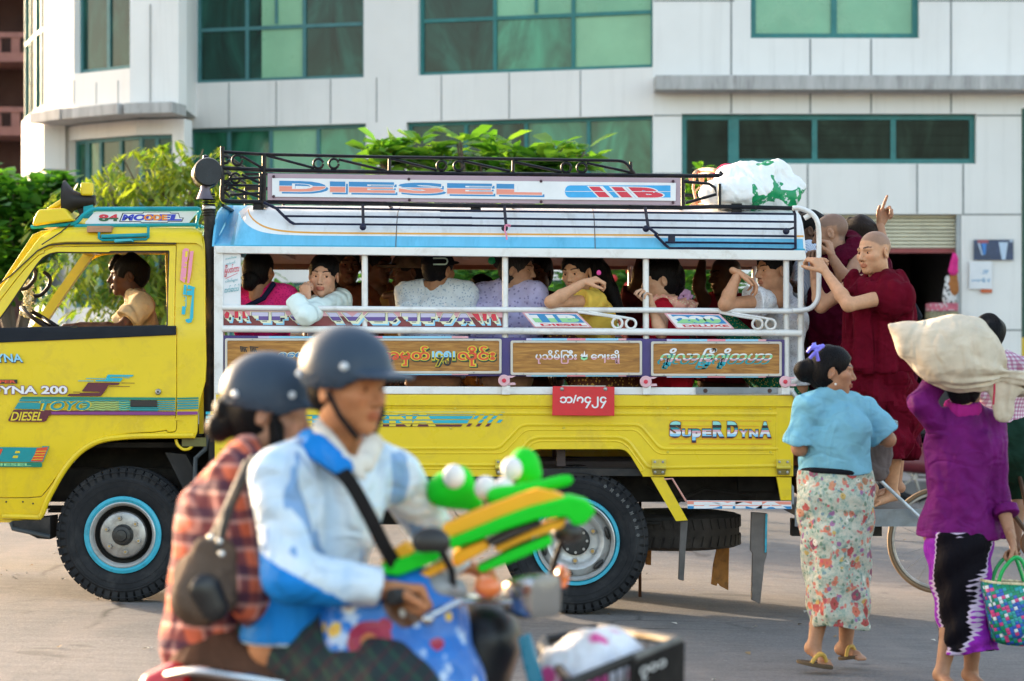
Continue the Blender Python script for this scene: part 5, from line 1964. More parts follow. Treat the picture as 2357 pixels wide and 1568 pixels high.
# ---------------- painted boards
def sil(name, poly, d, th, m, parent=truck, bevel=.003, holes=()):
 q_ = MB()
 q_.plate(poly, d, th, holes, 0, bevel)
 return q_.build(name, m, parent)
ub = sil('slogan_board', rq(q4(cC, 52, 40, 2285, 172, 16), 2), 14.02, .015, mat('maroon_board', (.20, .022, .035), .4, var=.2, coat=.3))
q = MB()
UB = ['rose', 'sky', 'cream', 'lav', 'violet', 'red', 'navy']
q.flat(q4(cC, 56, 44, 2281, 92, 16), 14.0105, 0)
LT = [[(285, 68), (415, 68), (415, 130), (340, 130), (340, 95), (285, 95)], [(445, 68), (545, 68), (545, 95), (510, 95), (510, 130), (445, 130)], [(620, 68), (690, 68), (690, 130), (620, 130), (590, 100)], [(880, 68), (960, 68), (1000, 130), (930, 130)],
[(1005, 68), (1040, 68), (1085, 100), (1125, 68), (1160, 68), (1110, 130), (1060, 130)], [(1215, 68), (1345, 68), (1345, 130), (1215, 130), (1185, 100)], [(1370, 68), (1410, 68), (1440, 100), (1410, 130), (1370, 130)], [(1478, 68), (1600, 68), (1600, 130), (1530, 130), (1530, 95), (1478, 95)],
[(1630, 68), (1745, 68), (1745, 95), (1710, 95), (1710, 130), (1630, 130)], [(1810, 68), (1890, 68), (1850, 130), (1780, 130)], [(1950, 68), (1990, 68), (2035, 130), (1985, 130), (1970, 108), (1955, 130), (1915, 130)]]
RT = [[(65, 90), (85, 62), (108, 75), (100, 118), (75, 118)], [(148, 62), (178, 62), (178, 115), (148, 115)], [(210, 62), (228, 62), (235, 95), (250, 118), (210, 118)], [(2035, 68), (2090, 68), (2110, 125), (2085, 125)], [(2120, 68), (2155, 68), (2155, 125), (2128, 125)], [(2195, 70), (2225, 70), (2240, 125), (2205, 125), (2190, 90)]]
def sk(P, dx=0, dy=0, g=1.0):
 cx_, cy_ = sum(p[0] for p in P) / len(P), sum(p[1] for p in P) / len(P)
 return [cC(cx_ + (p[0] - cx_) * g + dx, cy_ + (p[1] - cy_) * g + dy + p[0] * .0062 - 4) for p in P]
for P in LT + RT:
 red = P in RT
 q.flat(sk(P, 34, 38), 14.0098, 1)
 for k in range(8):
  q.flat(sk(P, 3 + k * 2.8, 3 + k * 3.1, 1.0), 14.0094 - k * .00002, 2)
 q.flat(sk(P, 25, 28, .5), 14.0084, 6)
 q.flat(sk(P, 0, 0, 1.2), 14.0080, 2)
 q.flat(sk(P, 0, 0, 1.06), 14.0076, 6)
 pl = sk(P)
 q.flat(pl, 14.0072, 5 if red else 3)
 if not red:
  ys = [p[1] for p in pl]
  lo = clip_y(pl, min(ys) + (max(ys) - min(ys)) * .52, 9999)
  if lo:
   q.flat(lo, 14.0068, 4)
q.build('lettering', [ink[k] for k in UB], ub)
pb_ = sil('violet_side_board', [(513, 772), (1806, 782), (1806, 869), (513, 863)], 14.012, .02, purple_bd)
q = MB()
WP = [(517.5, 779, 1154.5, 860), (1175, 784, 1478, 863.5), (1498.5, 786, 1799.5, 866)]
for (x0, y0, x1, y1) in WP:
 w_ = x1 - x0
 for ya, yb in ((y0 - 5.0, y0 - .4), (y1 + .4, y1 + 3.2)):
  for f0, f1, k in ((.12, .16, 3), (.16, .43, 0), (.43, .57, 1), (.57, .82, 0), (.82, .88, 2)):
   q.flat([(x0 + w_ * f0, ya), (x0 + w_ * f1, ya), (x0 + w_ * f1, yb), (x0 + w_ * f0, yb)], 13.999, k)
q.build('painted_stripe', [ink['sky'], ink['pink'], ink['rose'], ink['lav']], pb_)
for i, (x0, y0, x1, y1) in enumerate(WP):
 of = [(x0, y0), (x1, y0 + (.8 if i == 0 else .5)), (x1, y1 + .6), (x0, y1)]
 fo = sil('panel_frame', rq(of, 5), 13.992, .014, beige_fr, truck, .003, [rq([(x0 + 5.5, y0 + 5.5), (x1 - 5.5, y0 + 6), (x1 - 5.5, y1 - 5.5), (x0 + 5.5, y1 - 5.5)], 3.5)])
 q = MB()
 q.plate([(x0 + 3, y0 + 3), (x1 - 3, y0 + 3.5), (x1 - 3, y1 - 3), (x0 + 3, y1 - 3)], 13.999, .008)
 q.build('wood_panel', wood, fo)
 q = MB()
 for f in (.1, .5, .9):
  for y in (y0 + 2.6, y1 - 2.4):
   q.ball(W((x0 + (x1 - x0) * f, y), 13.989), .0035, 0, 8)
 q.build('rivets', steel, fo)
 q = MB()
 D_ = 13.9965
 if i == 0:
  names = ['black', 'deepgreen', 'yellow', 'verm', 'sky', 'cream', 'blue']
  def tri(body, x0_, x1_, y0_, y1_, two=False, sh=0):
   q.text(body, q4(cC, x0_ + 6, y0_ + 9, x1_ + 8, y1_ + 9), D_, 0, bold=.125)
   q.text(body, q4(cC, x0_ + 2, y0_ + 3, x1_ + 4, y1_ + 4), D_ - .0008, 1, bold=.115)
   q.text(body, q4(cC, x0_, y0_, x1_, y1_), D_ - .0016, 2, bold=.085)
   if two:
    q.text(body, q4(cC, x0_ + 5, y0_ + 5, x1_ - 5, y1_ - 5), D_ - .0024, 4, bands=[(0, 4), (.42, 0)], bold=.03)
   else:
    q.text(body, q4(cC, x0_ + 5, y0_ + 5, x1_ - 5, y1_ - 5), D_ - .0024, 3, bold=.025)
  tri('ကားအမှတ်', 1060, 1705, 332, 498)
  tri('၊၄၅၊', 1716, 1908, 370, 498, True)
  tri('လိုင်း', 1918, 2228, 332, 500)
  q.text('ရွှေမန်း', q4(cC, 480, 352, 800, 462), D_, 5, bold=.09, shear=.3)
  q.text('ရွှေမန်း', q4(cC, 490, 358, 792, 456), D_ - .001, 6, bold=.02, shear=.3)
  for (a, b) in ((192, 250), (270, 335)):
   for k in range(4):
    q.flat(cmap(cC, [(a + k * 12, 345 + k * 3), (a + k * 12 + 8, 345 + k * 2), (a + k * 14 + 14, 380), (a + k * 14 + 6, 385)]), D_, 0)
   q.flat(cmap(cC, [(a - 4, 343), (b, 352), (b + 4, 346), (a, 336)]), D_ - .0005, 0)
 elif i == 1:
  names = ['rose', 'white', 'lime', 'mint']
  for body, x_0, x_1 in (('ပုသိမ်ြကီး', 380, 664), ('ေဈးချို', 760, 955)):
   q.text(body, q4(c9, x_0, 262, x_1, 356), D_, 0, bands=[(0, 1), (.55, 0)], bold=.028)
  for P, k in (([(688, 300), (700, 284), (706, 300), (716, 265), (722, 298), (736, 288), (738, 308), (712, 318)], 1), ([(690, 308), (738, 308), (735, 324), (712, 333), (692, 324)], 2)):
   q.flat(cmap(c9, P), D_, k)
 else:
  names = ['teal', 'white', 'lime', 'rose', 'cyan']
  q.text('ဂျိုလာြခိုဂျိုတဟာ', q4(c9, 1215, 285, 1985, 392), D_ + .0008, 0, bold=.02, shear=.35)
  q.text('ဂျိုလာြခိုဂျိုတဟာ', q4(c9, 1235, 248, 2005, 372), D_, 1, bands=[(0, 1), (.38, 2), (.55, 1), (.6, 3), (.76, 4)], bold=.03, shear=.35)
 q.build('lettering', [ink[k] for k in names], fo)
# small slanted signs
def small_sign(fn, dx, dy, top, bot):
 P = lambda *pts: [fn(x + dx, y + dy) for x, y in pts]
 o = sil('small_sign', rq(P((640, 1320), (1078, 1326), (1195, 1442), (740, 1440)), 2.5), 13.985, .012, ink['rose'])
 q = MB()
 q.flat(rq(P((662, 1328), (1070, 1334), (1172, 1434), (748, 1432)), 2), 13.9838, 0)
 q.flat(P((690, 1330), (1066, 1336), (1136, 1402), (770, 1400)), 13.9830, 1)
 q.text(top, P((700, 1340), (1060, 1340), (1105, 1398), (748, 1398)), 13.9822, 2, bands=[(0, 0), (.45, 2)], bold=.07)
 q.text(bot, P((780, 1409), (1140, 1409), (1156, 1427), (800, 1427)), 13.9822, 3, bold=.04)
 q.build('lettering', [ink['white'], ink['blue'], ink['lime'], ink['red']], o)
small_sign(c4, 0, 0, '11B', 'DIESEL')
small_sign(lambda u, v: (c5(u, v)[0], c5(u, v)[1]), -466, -108, '200', 'DELUXE') if False else None
small_sign(c4, 1116, 8, '200', 'DELUXE')
# front bulkhead panel with handwriting
hp = sil('notice_panel', cmap(cF, [(905, 212), (1222, 222), (1222, 1165), (905, 1160)]), 14.01, .012, mat('notice_white', (.72, .73, .76), .4, var=.03), truck)
q = MB()
for body, x0, y0, x1, y1, k in (('သမဝါယမ', 950, 290, 1150, 345, 0), ('ေမာ်ေတာ်', 960, 385, 1130, 440, 0), ('ြမို့ပတ်ကား', 930, 430, 1200, 655, 1), ('ပါတီများ', 950, 690, 1170, 775, 0), ('တက်ဆင်းပါ', 935, 800, 1200, 935, 0)):
 q.text(body, [cF(x0, y0 + 22), cF(x1, y0 - 22), cF(x1, y1 - 28), cF(x0, y1 + 8)], 14.0035, k, bold=.012, shear=.25)
q.flat(cmap(cF, [(955, 685), (1165, 590), (1168, 597), (958, 693)]), 14.0035, 1)
q.build('lettering', [mat('signpaint_seablue', (.10, .36, .40), .5), ink['red']], hp)
# ---------------- roof
RP = [(14.0, zat(567, 14.0)), (14.012, zat(560, 14.01)), (14.04, zat(545, 14.04)), (14.08, zat(528, 14.08)), (14.15, zat(505, 14.15)), (14.25, zat(488, 14.25)), (14.42, zat(477, 14.4)), (14.7, zat(470, 14.6)), (14.95, zat(468, 14.75))]
def rprof(t):
 """depth/height for 0..1 around the near half of the barrel roof"""
 L = [0]
 for i in range(1, len(RP)):
  L.append(L[-1] + math.hypot(RP[i][0] - RP[i - 1][0], RP[i][1] - RP[i - 1][1]))
 s_ = t * L[-1]
 for i in range(1, len(RP)):
  if s_ <= L[i] + 1e-9:
   u = (s_ - L[i - 1]) / (L[i] - L[i - 1])
   return (RP[i - 1][0] + (RP[i][0] - RP[i - 1][0]) * u, RP[i - 1][1] + (RP[i][1] - RP[i - 1][1]) * u)
 return RP[-1]
def t_of_y(y):
 """which point of the profile shows at sheet row y"""
 lo, hi = 0.0, 1.0
 for _ in range(30):
  m_ = (lo + hi) / 2
  d, z = rprof(m_)
  if HY - (z - HC) * F / d > y:
   lo = m_
  else:
   hi = m_
 return lo
rf = MB()
cols = [493 + 1360 * i / 150 for i in range(151)]
rings, NB = [], None
for px in cols:
 X = (px - CX) / F * 14.0
 tilt = (px - 493) / 1360 * 9.0
 sw_ = math.exp(-max(0, px - 530) / 32.0) if px > 530 else 1.0
 yc = 541 - 70 * sw_
 yo1 = 537 - 66 * math.exp(-max(0, px - 548) / 36.0) if px > 548 else 471
 yo0 = yo1 - 4.2
 rows = [567, 563.5, yc, min(yc - .3, yo1), min(yc - .6, yo0)]
 ts = [0] + [t_of_y(max(469.5, r_)) for r_ in rows[1:]]
 ts = ts + [ts[-1] + (1 - ts[-1]) * k / 8 for k in range(1, 9)]
 ring = []
 for t_ in ts:
  d, z = rprof(t_)
  ring.append((X, d, z - tilt * d / F))
 for d, z in [rprof(1 - k / 8) for k in range(1, 9)]:
  ring.append((X, 29.9 - d, z - tilt * d / F))
 rings.append(ring)
n_ = len(rings[0])
vs = [p for r_ in rings for p in r_]
for i in range(len(rings) - 1):
 for k in range(n_ - 1):
  mm = {0: 2, 1: 1, 2: 0, 3: 3}.get(k, 0)
  if k >= n_ - 4:
   mm = 1
  rf.f.append((i * n_ + k, (i + 1) * n_ + k, (i + 1) * n_ + k + 1, i * n_ + k + 1))
  rf.m.append(mm)
  rf.sm.append(True)
rf.v = [tuple(p) for p in vs]
roof = rf.build('roof', [wht_roof, cyan_roof, cyan_edge, orange_st], truck)
sol = roof.modifiers.new('thickness', 'SOLIDIFY')
sol.thickness, sol.offset = .012, -1
q = MB()
xa_, xb_ = W((496, 0), 14).x, W((1850, 0), 14).x
q.add([(xa_, 14.04, zat(569, 14) - .02), (xb_, 14.04, zat(577, 14) - .02), (xb_, 15.86, zat(577, 14) - .02), (xa_, 15.86, zat(569, 14) - .02), (xa_, 14.95, zat(475, 14.8)), (xb_, 14.95, zat(484, 14.8))], [(0, 1, 5, 4), (4, 5, 2, 3)])
for i in range(6):
 X = xa_ + (xb_ - xa_) * (i + .5) / 6
 q.box((X, 14.95, zat(572, 14) + .03), (.04, 1.8, .04))
q.build('lining', ceil_m, roof)
q = MB()
pr = [Vector((14.95 + (d - 14.95) * 1.0, z)) for d, z in RP]
e = [(xb_, d, z - 9 * d / F) for d, z in RP] + [(xb_, 29.9 - d, z - 9 * d / F) for d, z in RP[::-1]]
q.prism(e, (.012, 0, 0), 0)
q.prism([(xa_ - .02, p_[1], p_[2] + 9 * p_[1] / F) for p_ in e], (.012, 0, 0), 1)
q.build('roof_end', [wht_roof, cyan_roof], roof)
q = MB()
for px in (911, 1370):
 pts = []
 for k in range(14):
  d, z = rprof(k / 20)
  pts.append(((px - CX) / F * 14, d - .002, z + .001 - (px - 493) / 1360 * 9.0 * d / F))
 q.tube(pts, .0022, 4)
q.build('roof_seam', mat('seam_dirt', (.12, .09, .07), .8), roof)
# ---------------- roof rack
rk = MB()
DR = 14.33
def bar(pts, r=.011, d=DR, m=0):
 rk.tube([W(p, d) for p in pts], r, 8, m)
bar([c3(235, 62), c3(560, 82), c3(1550, 104), c4(575, 118), c4(1300, 130)] + [tuple(p) for p in crv([Vector(c4(1300, 130)), Vector(c4(1410, 134)), Vector(c4(1455, 150)), Vector(c4(1485, 185)), Vector(c4(1525, 232))], 4)][1:], .0095)
bar([c3(245, 188), c3(560, 205), c3(1500, 222), c4(0, 232), c4(1450, 246), c4(2000, 252), c5(600, 178)], .0125)
bar([tuple(p) for p in crv([Vector(c3(235, 330)), Vector(c3(232, 410)), Vector(c3(245, 440)), Vector(c3(290, 452))], 5)] + [c3(560, 455), c3(1500, 470), c4(0, 482), c4(1880, 500), c5(620, 412), c5(1150, 425)], .0125)
for a, b, r in ((c3(238, 20), c3(240, 440), .0125), (c3(566, 82), c3(562, 500), .0135), (c3(1550, 106), c3(1548, 215), .010), (c4(575, 112), c4(572, 222), .010), (c4(1495, 140), c4(1500, 200), .009), (c4(1905, 262), c4(1905, 490), .0125)):
 bar([a, b], r)
bar([c3(540, 230), c3(535, 440)], .010)
def ringbar(c, rx, gap0=-60, gap1=240, r=.0075):
 rk.tube(ring3(c, rx, gap0, gap1, DR, 18), r, 7)
for fn, sets in ((c3, [((590, 92), (960, 190), (990, 155)), ((1520, 210), (1150, 122), (1112, 155)), ((1562, 115), (1920, 206), (1958, 170))]),
(c4, [((550, 215), (175, 132), (147, 172)), ((590, 142), (955, 220), (990, 185)), ((1520, 228), (1150, 150), (1112, 187))])):
 for a, b, c in sets:
  bar([fn(*a), fn(*b)], .008)
  ringbar(fn(*c), 11.0, 0, 350)
bar([c3(545, 185), c3(390, 95)], .008)
ringbar(c3(355, 128), 11.5, 0, 340)
ringbar(c3(262, 125), 8, 0, 340)
for a, b in (((300, 275), (545, 262)), ((390, 240), (540, 310)), ((260, 320), (540, 330)), ((290, 335), (540, 420)), ((300, 400), (540, 385)), ((260, 350), (300, 300)), ((255, 375), (300, 420))):
 bar([c3(*a), c3(*b)], .008)
ringbar(c3(340, 268), 11, 0, 340)
ringbar(c3(268, 262), 9, 0, 340)
ringbar(c3(275, 330), 9, 0, 340)
# end frame at the tail, leaning basket rail
bar([c5(340, 225), c5(520, 240), c5(565, 270), c5(575, 320), c5(345, 385)], .009)
bar([c5(600, 240), c5(600, 400)], .010)
bar([c5(600, 178), c5(620, 165), c5(600, 150)], .010)
# far side and cross bars
DRF = 15.55
for y, r in ((c4(0, 110)[1], .0095), (c4(0, 232)[1], .0125), (c4(0, 482)[1], .0125)):
 a, b = W((512, y), DR), W((1660, y + 10), DR)
 rk.tube([(a.x, DRF, a.z), (b.x, DRF, b.z - .02)], r, 6)
for px in (513, 608, 897, 1181, 1450, 1572, 1660):
 a = W((px, c4(0, 232)[1]), DR)
 b = W((px, c4(0, 482)[1] if px < 1500 else c4(0, 495)[1]), DR)
 rk.tube([(a.x, DRF, a.z), (b.x, DRF, b.z)], .010, 6)
 rk.tube([(b.x, DR, b.z), (b.x, DRF, b.z)], .010, 6)
for y in (c3(0, 62)[1], c3(0, 188)[1], c3(0, 330)[1]):
 a = W((512, y), DR)
 rk.tube([(a.x, DR, a.z), (a.x, DRF, a.z)], .009, 6)
for px in (595, 1095, 1695):
 a = W((px, 479), 14.36)
 rk.box(a, (.06, .05, .05))
rack = rk.build('roof_rack', blk, truck)
# slim side bars
q = MB()
def sb_(pts, d, r=.0065):
 q.tube([W(p, d) for p in pts], r, 7)
sb_([c3(560, 460), c3(660, 505), c3(720, 565), c3(770, 610), c3(800, 627)], 14.10, .009)
sb_([c3(650, 500), c3(2195, 523)], 14.15)
sb_([c4(0, 524), c5(1165, 468)], 14.15)
sb_([c3(720, 566), c3(2195, 578)], 14.09)
sb_([c4(0, 579), c5(1165, 528)], 14.09)
sb_([c3(790, 627), c3(2195, 638)], 14.04)
sb_([c4(0, 637), c5(1130, 582), c5(1165, 570)], 14.04)
for fn, x, y0, y1, dx in ((c3, 1338, 475, 640, 5), (c4, 503, 485, 645, 15), (c4, 1607, 495, 655, 25)):
 sb_([fn(x, y0), fn(x + dx, y1)], 14.08, .009)
sb_([c4(1635, 655), c4(1705, 710), c5(110, 620), c5(190, 700), c5(225, 727), c5(500, 728), c5(900, 733), c5(1140, 738), c5(1172, 725), c5(1172, 640), c5(1170, 470), c5(1150, 425)], 14.00, .0085)
sb_([c5(135, 625), c5(600, 630), c5(1165, 636)], 13.99)
sb_([c5(190, 682), c5(600, 684), c5(1165, 690)], 13.985)
for fn, x, y in ((c3, 1340, 652), (c4, 507, 660), (c4, 1615, 665), (c5, 1102, 598)):
 q.ball(W(fn(x, y), 14.03), (.020, .012, .020), 0, 12)
q.box(W(c5(238, 652), 13.995), (.04, .02, .04))
q.build('side_bars', navy_iron, rack)
# sign on the rack
sg = sil('route_sign', [c3(592, 231), c4(1888, 268), c4(1885, 482), c3(592, 440)], 14.31, .02, ink['mauve'], rack)
q = MB()
q.flat([c3(628, 268), c4(1850, 306), c4(1848, 446), c3(628, 414)], 14.3035 - .004, 0)
def gq(x0, y0, x1, y1):
 s_ = .0140
 return [cG(x0, y0 + x0 * s_), cG(x1, y0 + x1 * s_), cG(x1, y1 + x1 * s_), cG(x0, y1 + x0 * s_)]
for ch, x0, x1 in (('D', 85, 345), ('I', 366, 452), ('E', 472, 728), ('S', 747, 1000), ('E', 1018, 1272), ('L', 1292, 1545)):
 q.text(ch, gq(x0 + 14, 82, x1 + 14, 141), 14.2990, 1, bold=.06)
 q.text(ch, gq(x0 - 2, 68, x1 + 4, 132), 14.2984, 0, bold=.085)
 q.text(ch, gq(x0, 70, x1, 129), 14.2978, 1, bands=[(0, 1), (.46, 0), (.5, 2)], bold=.05)
pill = [(1672, 132)] + [(1700 - 28 * math.cos(a), 131 + 34 * math.sin(a)) for a in (-.6, -1.1, -1.57)] + [(2260, 97), (2260, 165)] + [(1700 - 28 * math.cos(a), 131 + 34 * math.sin(a)) for a in (1.57, 1.1, .6)]
q.flat([cG(x, y) for x, y in pill], 14.2990, 3)
q.text('11B', [cG(1795, 100), cG(2215, 106), cG(2232, 170), cG(1812, 166)], 14.2984, 0, bold=.13, shear=-.2)
q.text('11B', [cG(1805, 104), cG(2205, 110), cG(2222, 166), cG(1822, 162)], 14.2978, 4, bold=.07, shear=-.2)
q.flat([cG(1675, 129), cG(2260, 130), cG(2260, 133), cG(1675, 132)], 14.2972, 0)
q.build('lettering', [ink['white'], ink['blue'], ink['salmon'], mat('signpaint_azure', (.03, .36, .72), .4), ink['red']], sg)
q = MB()
for fn, x, y in ((c3, 640, 256), (c3, 640, 412), (c3, 1700, 276), (c3, 1705, 440), (c4, 792, 292), (c4, 793, 453), (c4, 1828, 293), (c4, 1827, 460)):
 q.ball(W(fn(x, y), 14.297), (.009, .006, .009), 0, 10)
q.build('bolts', mat('plum_bolt', (.05, .012, .025), .5), sg)
q = MB()
q.tube([W(p, 14.0) for p in cmap(c4, [(512, 640), (508, 680), (522, 720), (524, 752)])], .005, 6)
q.tube([W(p, 13.995) for p in cmap(c4, [(512, 636), (535, 632), (556, 638)])], .004, 6)
q.tube([W(p, 13.995) for p in cmap(c4, [(518, 640), (535, 646), (552, 652)])], .004, 6)
q.build('pink_ribbon', mat('pink_ribbon', (.75, .25, .38), .7), rack)
# ---------------- load bed
bed_arch = cmap(c9, [(1118, 1130), (1078, 1062), (1030, 985), (1005, 958), (985, 947), (955, 942), (405, 942), (375, 947), (355, 958), (330, 985), (282, 1062), (242, 1130)])
bed = MB()
bed.plate([(494, 904), (1827, 909.5), (1826, 1097), bed_arch[0]] + bed_arch[1:-1] + [bed_arch[-1], (494, 1096)], 14.0, .035, (), 0, .004)
bedo = bed.build('load_bed', yel, truck)
q = MB()
def rib(pts, r=.011, d=14.004, m=0, n=1):
 P = [Vector(p) for p in pts]
 q.tube([W(p, d) for p in P], r, 8, m)
XL = -1800
rib(rq([c9(XL, 652), c9(2140, 662)], 0) if False else [c9(XL, 652), c9(2030, 656)], .010)
rib([c9(XL, 690), c9(2030, 700)], .016, 14.008)
rib([tuple(p) for p in rq([c9(XL, 935), c9(130, 935, ), c9(285, 772), c9(1095, 772), c9(1235, 938), c9(2055, 938)], 14, 6)], .013, 14.006)
rib([tuple(p) for p in rq([c9(XL, 968), c9(160, 968), c9(310, 808), c9(1075, 808), c9(1215, 972), c9(2030, 974)], 14, 6)], .006, 14.002, 0)
rib([tuple(p) for p in rq([c9(XL, 1048), c9(215, 1048), c9(330, 880), c9(390, 858), c9(960, 858), c9(1020, 888), c9(1150, 1068), c9(2150, 1052)], 14, 6)], .014, 14.006)
rib([tuple(p) for p in rq([c9(XL, 1075), c9(228, 1075), c9(350, 905), c9(400, 885), c9(950, 885), c9(1005, 915), c9(1135, 1090)], 12, 6)], .006, 14.002)
rib([c9(2030, 650), c9(2030, 1000)], .005, 14.002)
q.plate([c9(-1810, 566), c9(2152, 572), c9(2152, 650), c9(-1810, 640)], 13.985, .02, (), 0, .004)
q.build('pressed_ribs', yel, bedo)
q = MB()
rl = q.plate(cmap(c9, [(2032, 1132), (2135, 1134), (2135, 1292), (2062, 1292)]), 14.0, .04, (), 0, .004)
q.plate(cmap(c9, [(2136, 1180), (2152, 1200), (2152, 1320), (2136, 1320)]), 14.0, .03, (), 1, .002)
q.build('rear_leg', [yel, galv], bedo)
for x in (105, 1178, 2032):
 q = MB()
 q.plate(rq(cmap(c9, [(x, 1010), (x + 97, 1010), (x + 97, 1062), (x, 1062)]), 1.5), 13.975, .02, (), 0, .003)
 q.plate(rq(cmap(c9, [(x - 3, 1062), (x + 100, 1062), (x + 90, 1116), (x + 8, 1116)]), 1.5), 13.980, .014, (), 1, .003)
 q.tube([W(c9(x, 1066), 13.972), W(c9(x + 97, 1066), 13.972)], .010, 8, 0)
 for u, v in ((20, 1028), (75, 1028), (22, 1098), (74, 1098)):
  q.lathe([(0, .008), (.007, .007), (.008, 0)], W(c9(x + u, v), 13.975), (0, -1, 0), 8, 2)
 q.build('hinge', [yel_old, mat('hinge_olive', (.22, .17, .04), .5, .3), steel], bedo)
q = MB()
for x, y in ((575, 795), (1287, 660), (1990, 662), (1287, 960), (1990, 962), (-200, 795), (-170, 660)):
 q.lathe([(0, .005), (.006, .005), (.009, 0)], W(c9(x, y), 13.999), (0, -1, 0), 10)
q.build('bolts', yel_old, bedo)
# stripes and lettering on the bed
q = MB()
nm = ['teal', 'maroon', 'yellow', 'mint', 'black', 'sky', 'rose', 'white', 'orange', 'cyan', 'navy']
NX = {k: i for i, k in enumerate(nm)}
BD = 13.9945
for y0, y1 in ((207, 237), (250, 282), (293, 327)):
 q.flat(cmap(cD, [(-950, y0), (1900 - (y0 - 207) * .9, y0 + 3), (1880 - (y0 - 207) * .9, y1 + 3), (-950, y1)]), BD, NX['cyan'])
q.flat(cmap(cD, [(-950, 338), (1755, 342), (1735, 366), (-950, 362)]), BD, NX['maroon'])
q.text('TOYOTA DYNA', [cD(-900, 204), cD(1475, 210), cD(1475, 364), cD(-900, 364)], BD - .001, 2, bands=[(0, 2), (.22, 0), (.30, 2), (.52, 0), (.6, 2), (.80, 1), (.84, 2)], bold=.06)
for r_ in range(4):
 for k in range(3):
  x = 1880 + k * 98 - r_ * 0 + (55 if r_ % 2 == 0 else -10) - r_ * 10
  y = 212 + r_ * 40
  if r_ == 3:
   x = 1790 + k * 100
  q.flat(cmap(cD, [(x + 28, y), (x + 68, y), (x + 38, y + 32), (x - 2, y + 32)]), BD, NX['maroon' if r_ == 3 else 'cyan'])
for ch, x0, y0, x1, y1 in (('S', 1232, 402, 1350, 568), ('U', 1352, 478, 1448, 566), ('P', 1452, 478, 1545, 615), ('E', 1552, 478, 1648, 566), ('R', 1655, 404, 1775, 570), ('D', 1797, 404, 1906, 570), ('Y', 1912, 484, 2008, 572), ('N', 2012, 484, 2106, 572), ('A', 2110, 408, 2234, 572)):
 big = y1 - y0 > 120 and ch != 'P'
 q.text(ch, q4(cE, x0 - 4, y0 - 5, x1 + 4, y1 + 5), BD, NX['orange'], bold=.11)
 q.text(ch, q4(cE, x0 - 1, y0 - 2, x1 + 1, y1 + 2), BD - .0007, NX['black'], bold=.085)
 bands = [(0, NX['mint']), (.22, NX['black']), (.4, NX['teal']), (.52, NX['rose']), (.64, NX['white']), (.78, NX['sky']), (.93, NX['navy'])] if big else [(0, NX['teal']), (.14, NX['rose']), (.34, NX['white']), (.58, NX['sky']), (.86, NX['navy'])]
 q.text(ch, q4(cE, x0 + 3, y0 + 3, x1 - 3, y1 - 3), BD - .0014, 0, bands=bands, bold=.06)
for y, xa2, xb2 in ((398, 1230, 2236), (450, 1352, 1652), (450, 1910, 2112), (577, 1230, 2236), (626, 1230, 2236)):
 q.flat(cmap(cE, [(xa2, y), (xb2, y + 3), (xb2, y + 7), (xa2, y + 4)]), BD - .0003, NX['orange'])
q.build('lettering', [ink[k] for k in nm], bedo)
# number plate
pl = sil('number_plate', rq(cmap(cE, [(85, 62), (693, 68), (692, 354), (80, 350)]), 1.5), 13.945, .012, mat('plate_red', (.62, .012, .022), .4, var=.08, dirt=(.35, .02, .03), dirt_amt=.4), truck)
q = MB()
q.text('ဘ/၈၄၂၄', q4(cE, 155, 148, 615, 278), 13.9435, 0, bold=.03)
q.build('lettering', [ink['white']], pl)
q = MB()
for x in (177, 604):
 q.lathe([(0, .006), (.008, .005), (.012, 0)], W(cE(x, 90), 13.944), (0, -1, 0), 12)
q.box(W(cE(390, 80), 13.968), (.25, .03, .03))
q.build('bolts', steel, pl)
# floor, benches and far side of the body
q = MB()
q.box(((xa_ + xb_) / 2, 14.95, zat(1088, 14)), (xb_ - xa_, 1.85, .04))
q.build('bed_floor', chass, bedo)
q = MB()
q.box(((xa_ + xb_) / 2, 15.9, (zat(905, 14) + zat(1096, 14)) / 2), (xb_ - xa_, .035, .48))
q.box((xa_ + .02, 14.95, (zat(905, 14) + zat(1096, 14)) / 2), (.035, 1.8, .48))
q.build('far_bed_side', yel, bedo)
q = MB()
q.box(((xa_ + xb_) / 2, 15.88, (zat(772, 14) + zat(868, 14)) / 2), (xb_ - xa_, .02, zat(772, 14) - zat(868, 14)))
q.build('far_side_board', purple_bd, truck)
for k, yy in ((0, 14.27), (1, 15.63)):
 q = MB()
 q.box(((xa_ + xb_) / 2, yy, 1.24), (xb_ - xa_ - .1, .36, .05), 0)
 for i in range(6):
  q.box((xa_ + .2 + i * (xb_ - xa_ - .4) / 5, yy, 1.03), (.05, .3, .36), 0)
 q.build('bench', mat('bench_vinyl', (.05, .03, .03), .6), truck)
q = MB()
q.box((xb_ + .03, 14.5, (zat(1000, 14) + zat(1150, 14)) / 2), (.03, .9, .36))
q.build('tail_board', mat('orange_brown_board', (.32, .10, .02), .6, var=.2, aniso=(1, 1, 6)), bedo)
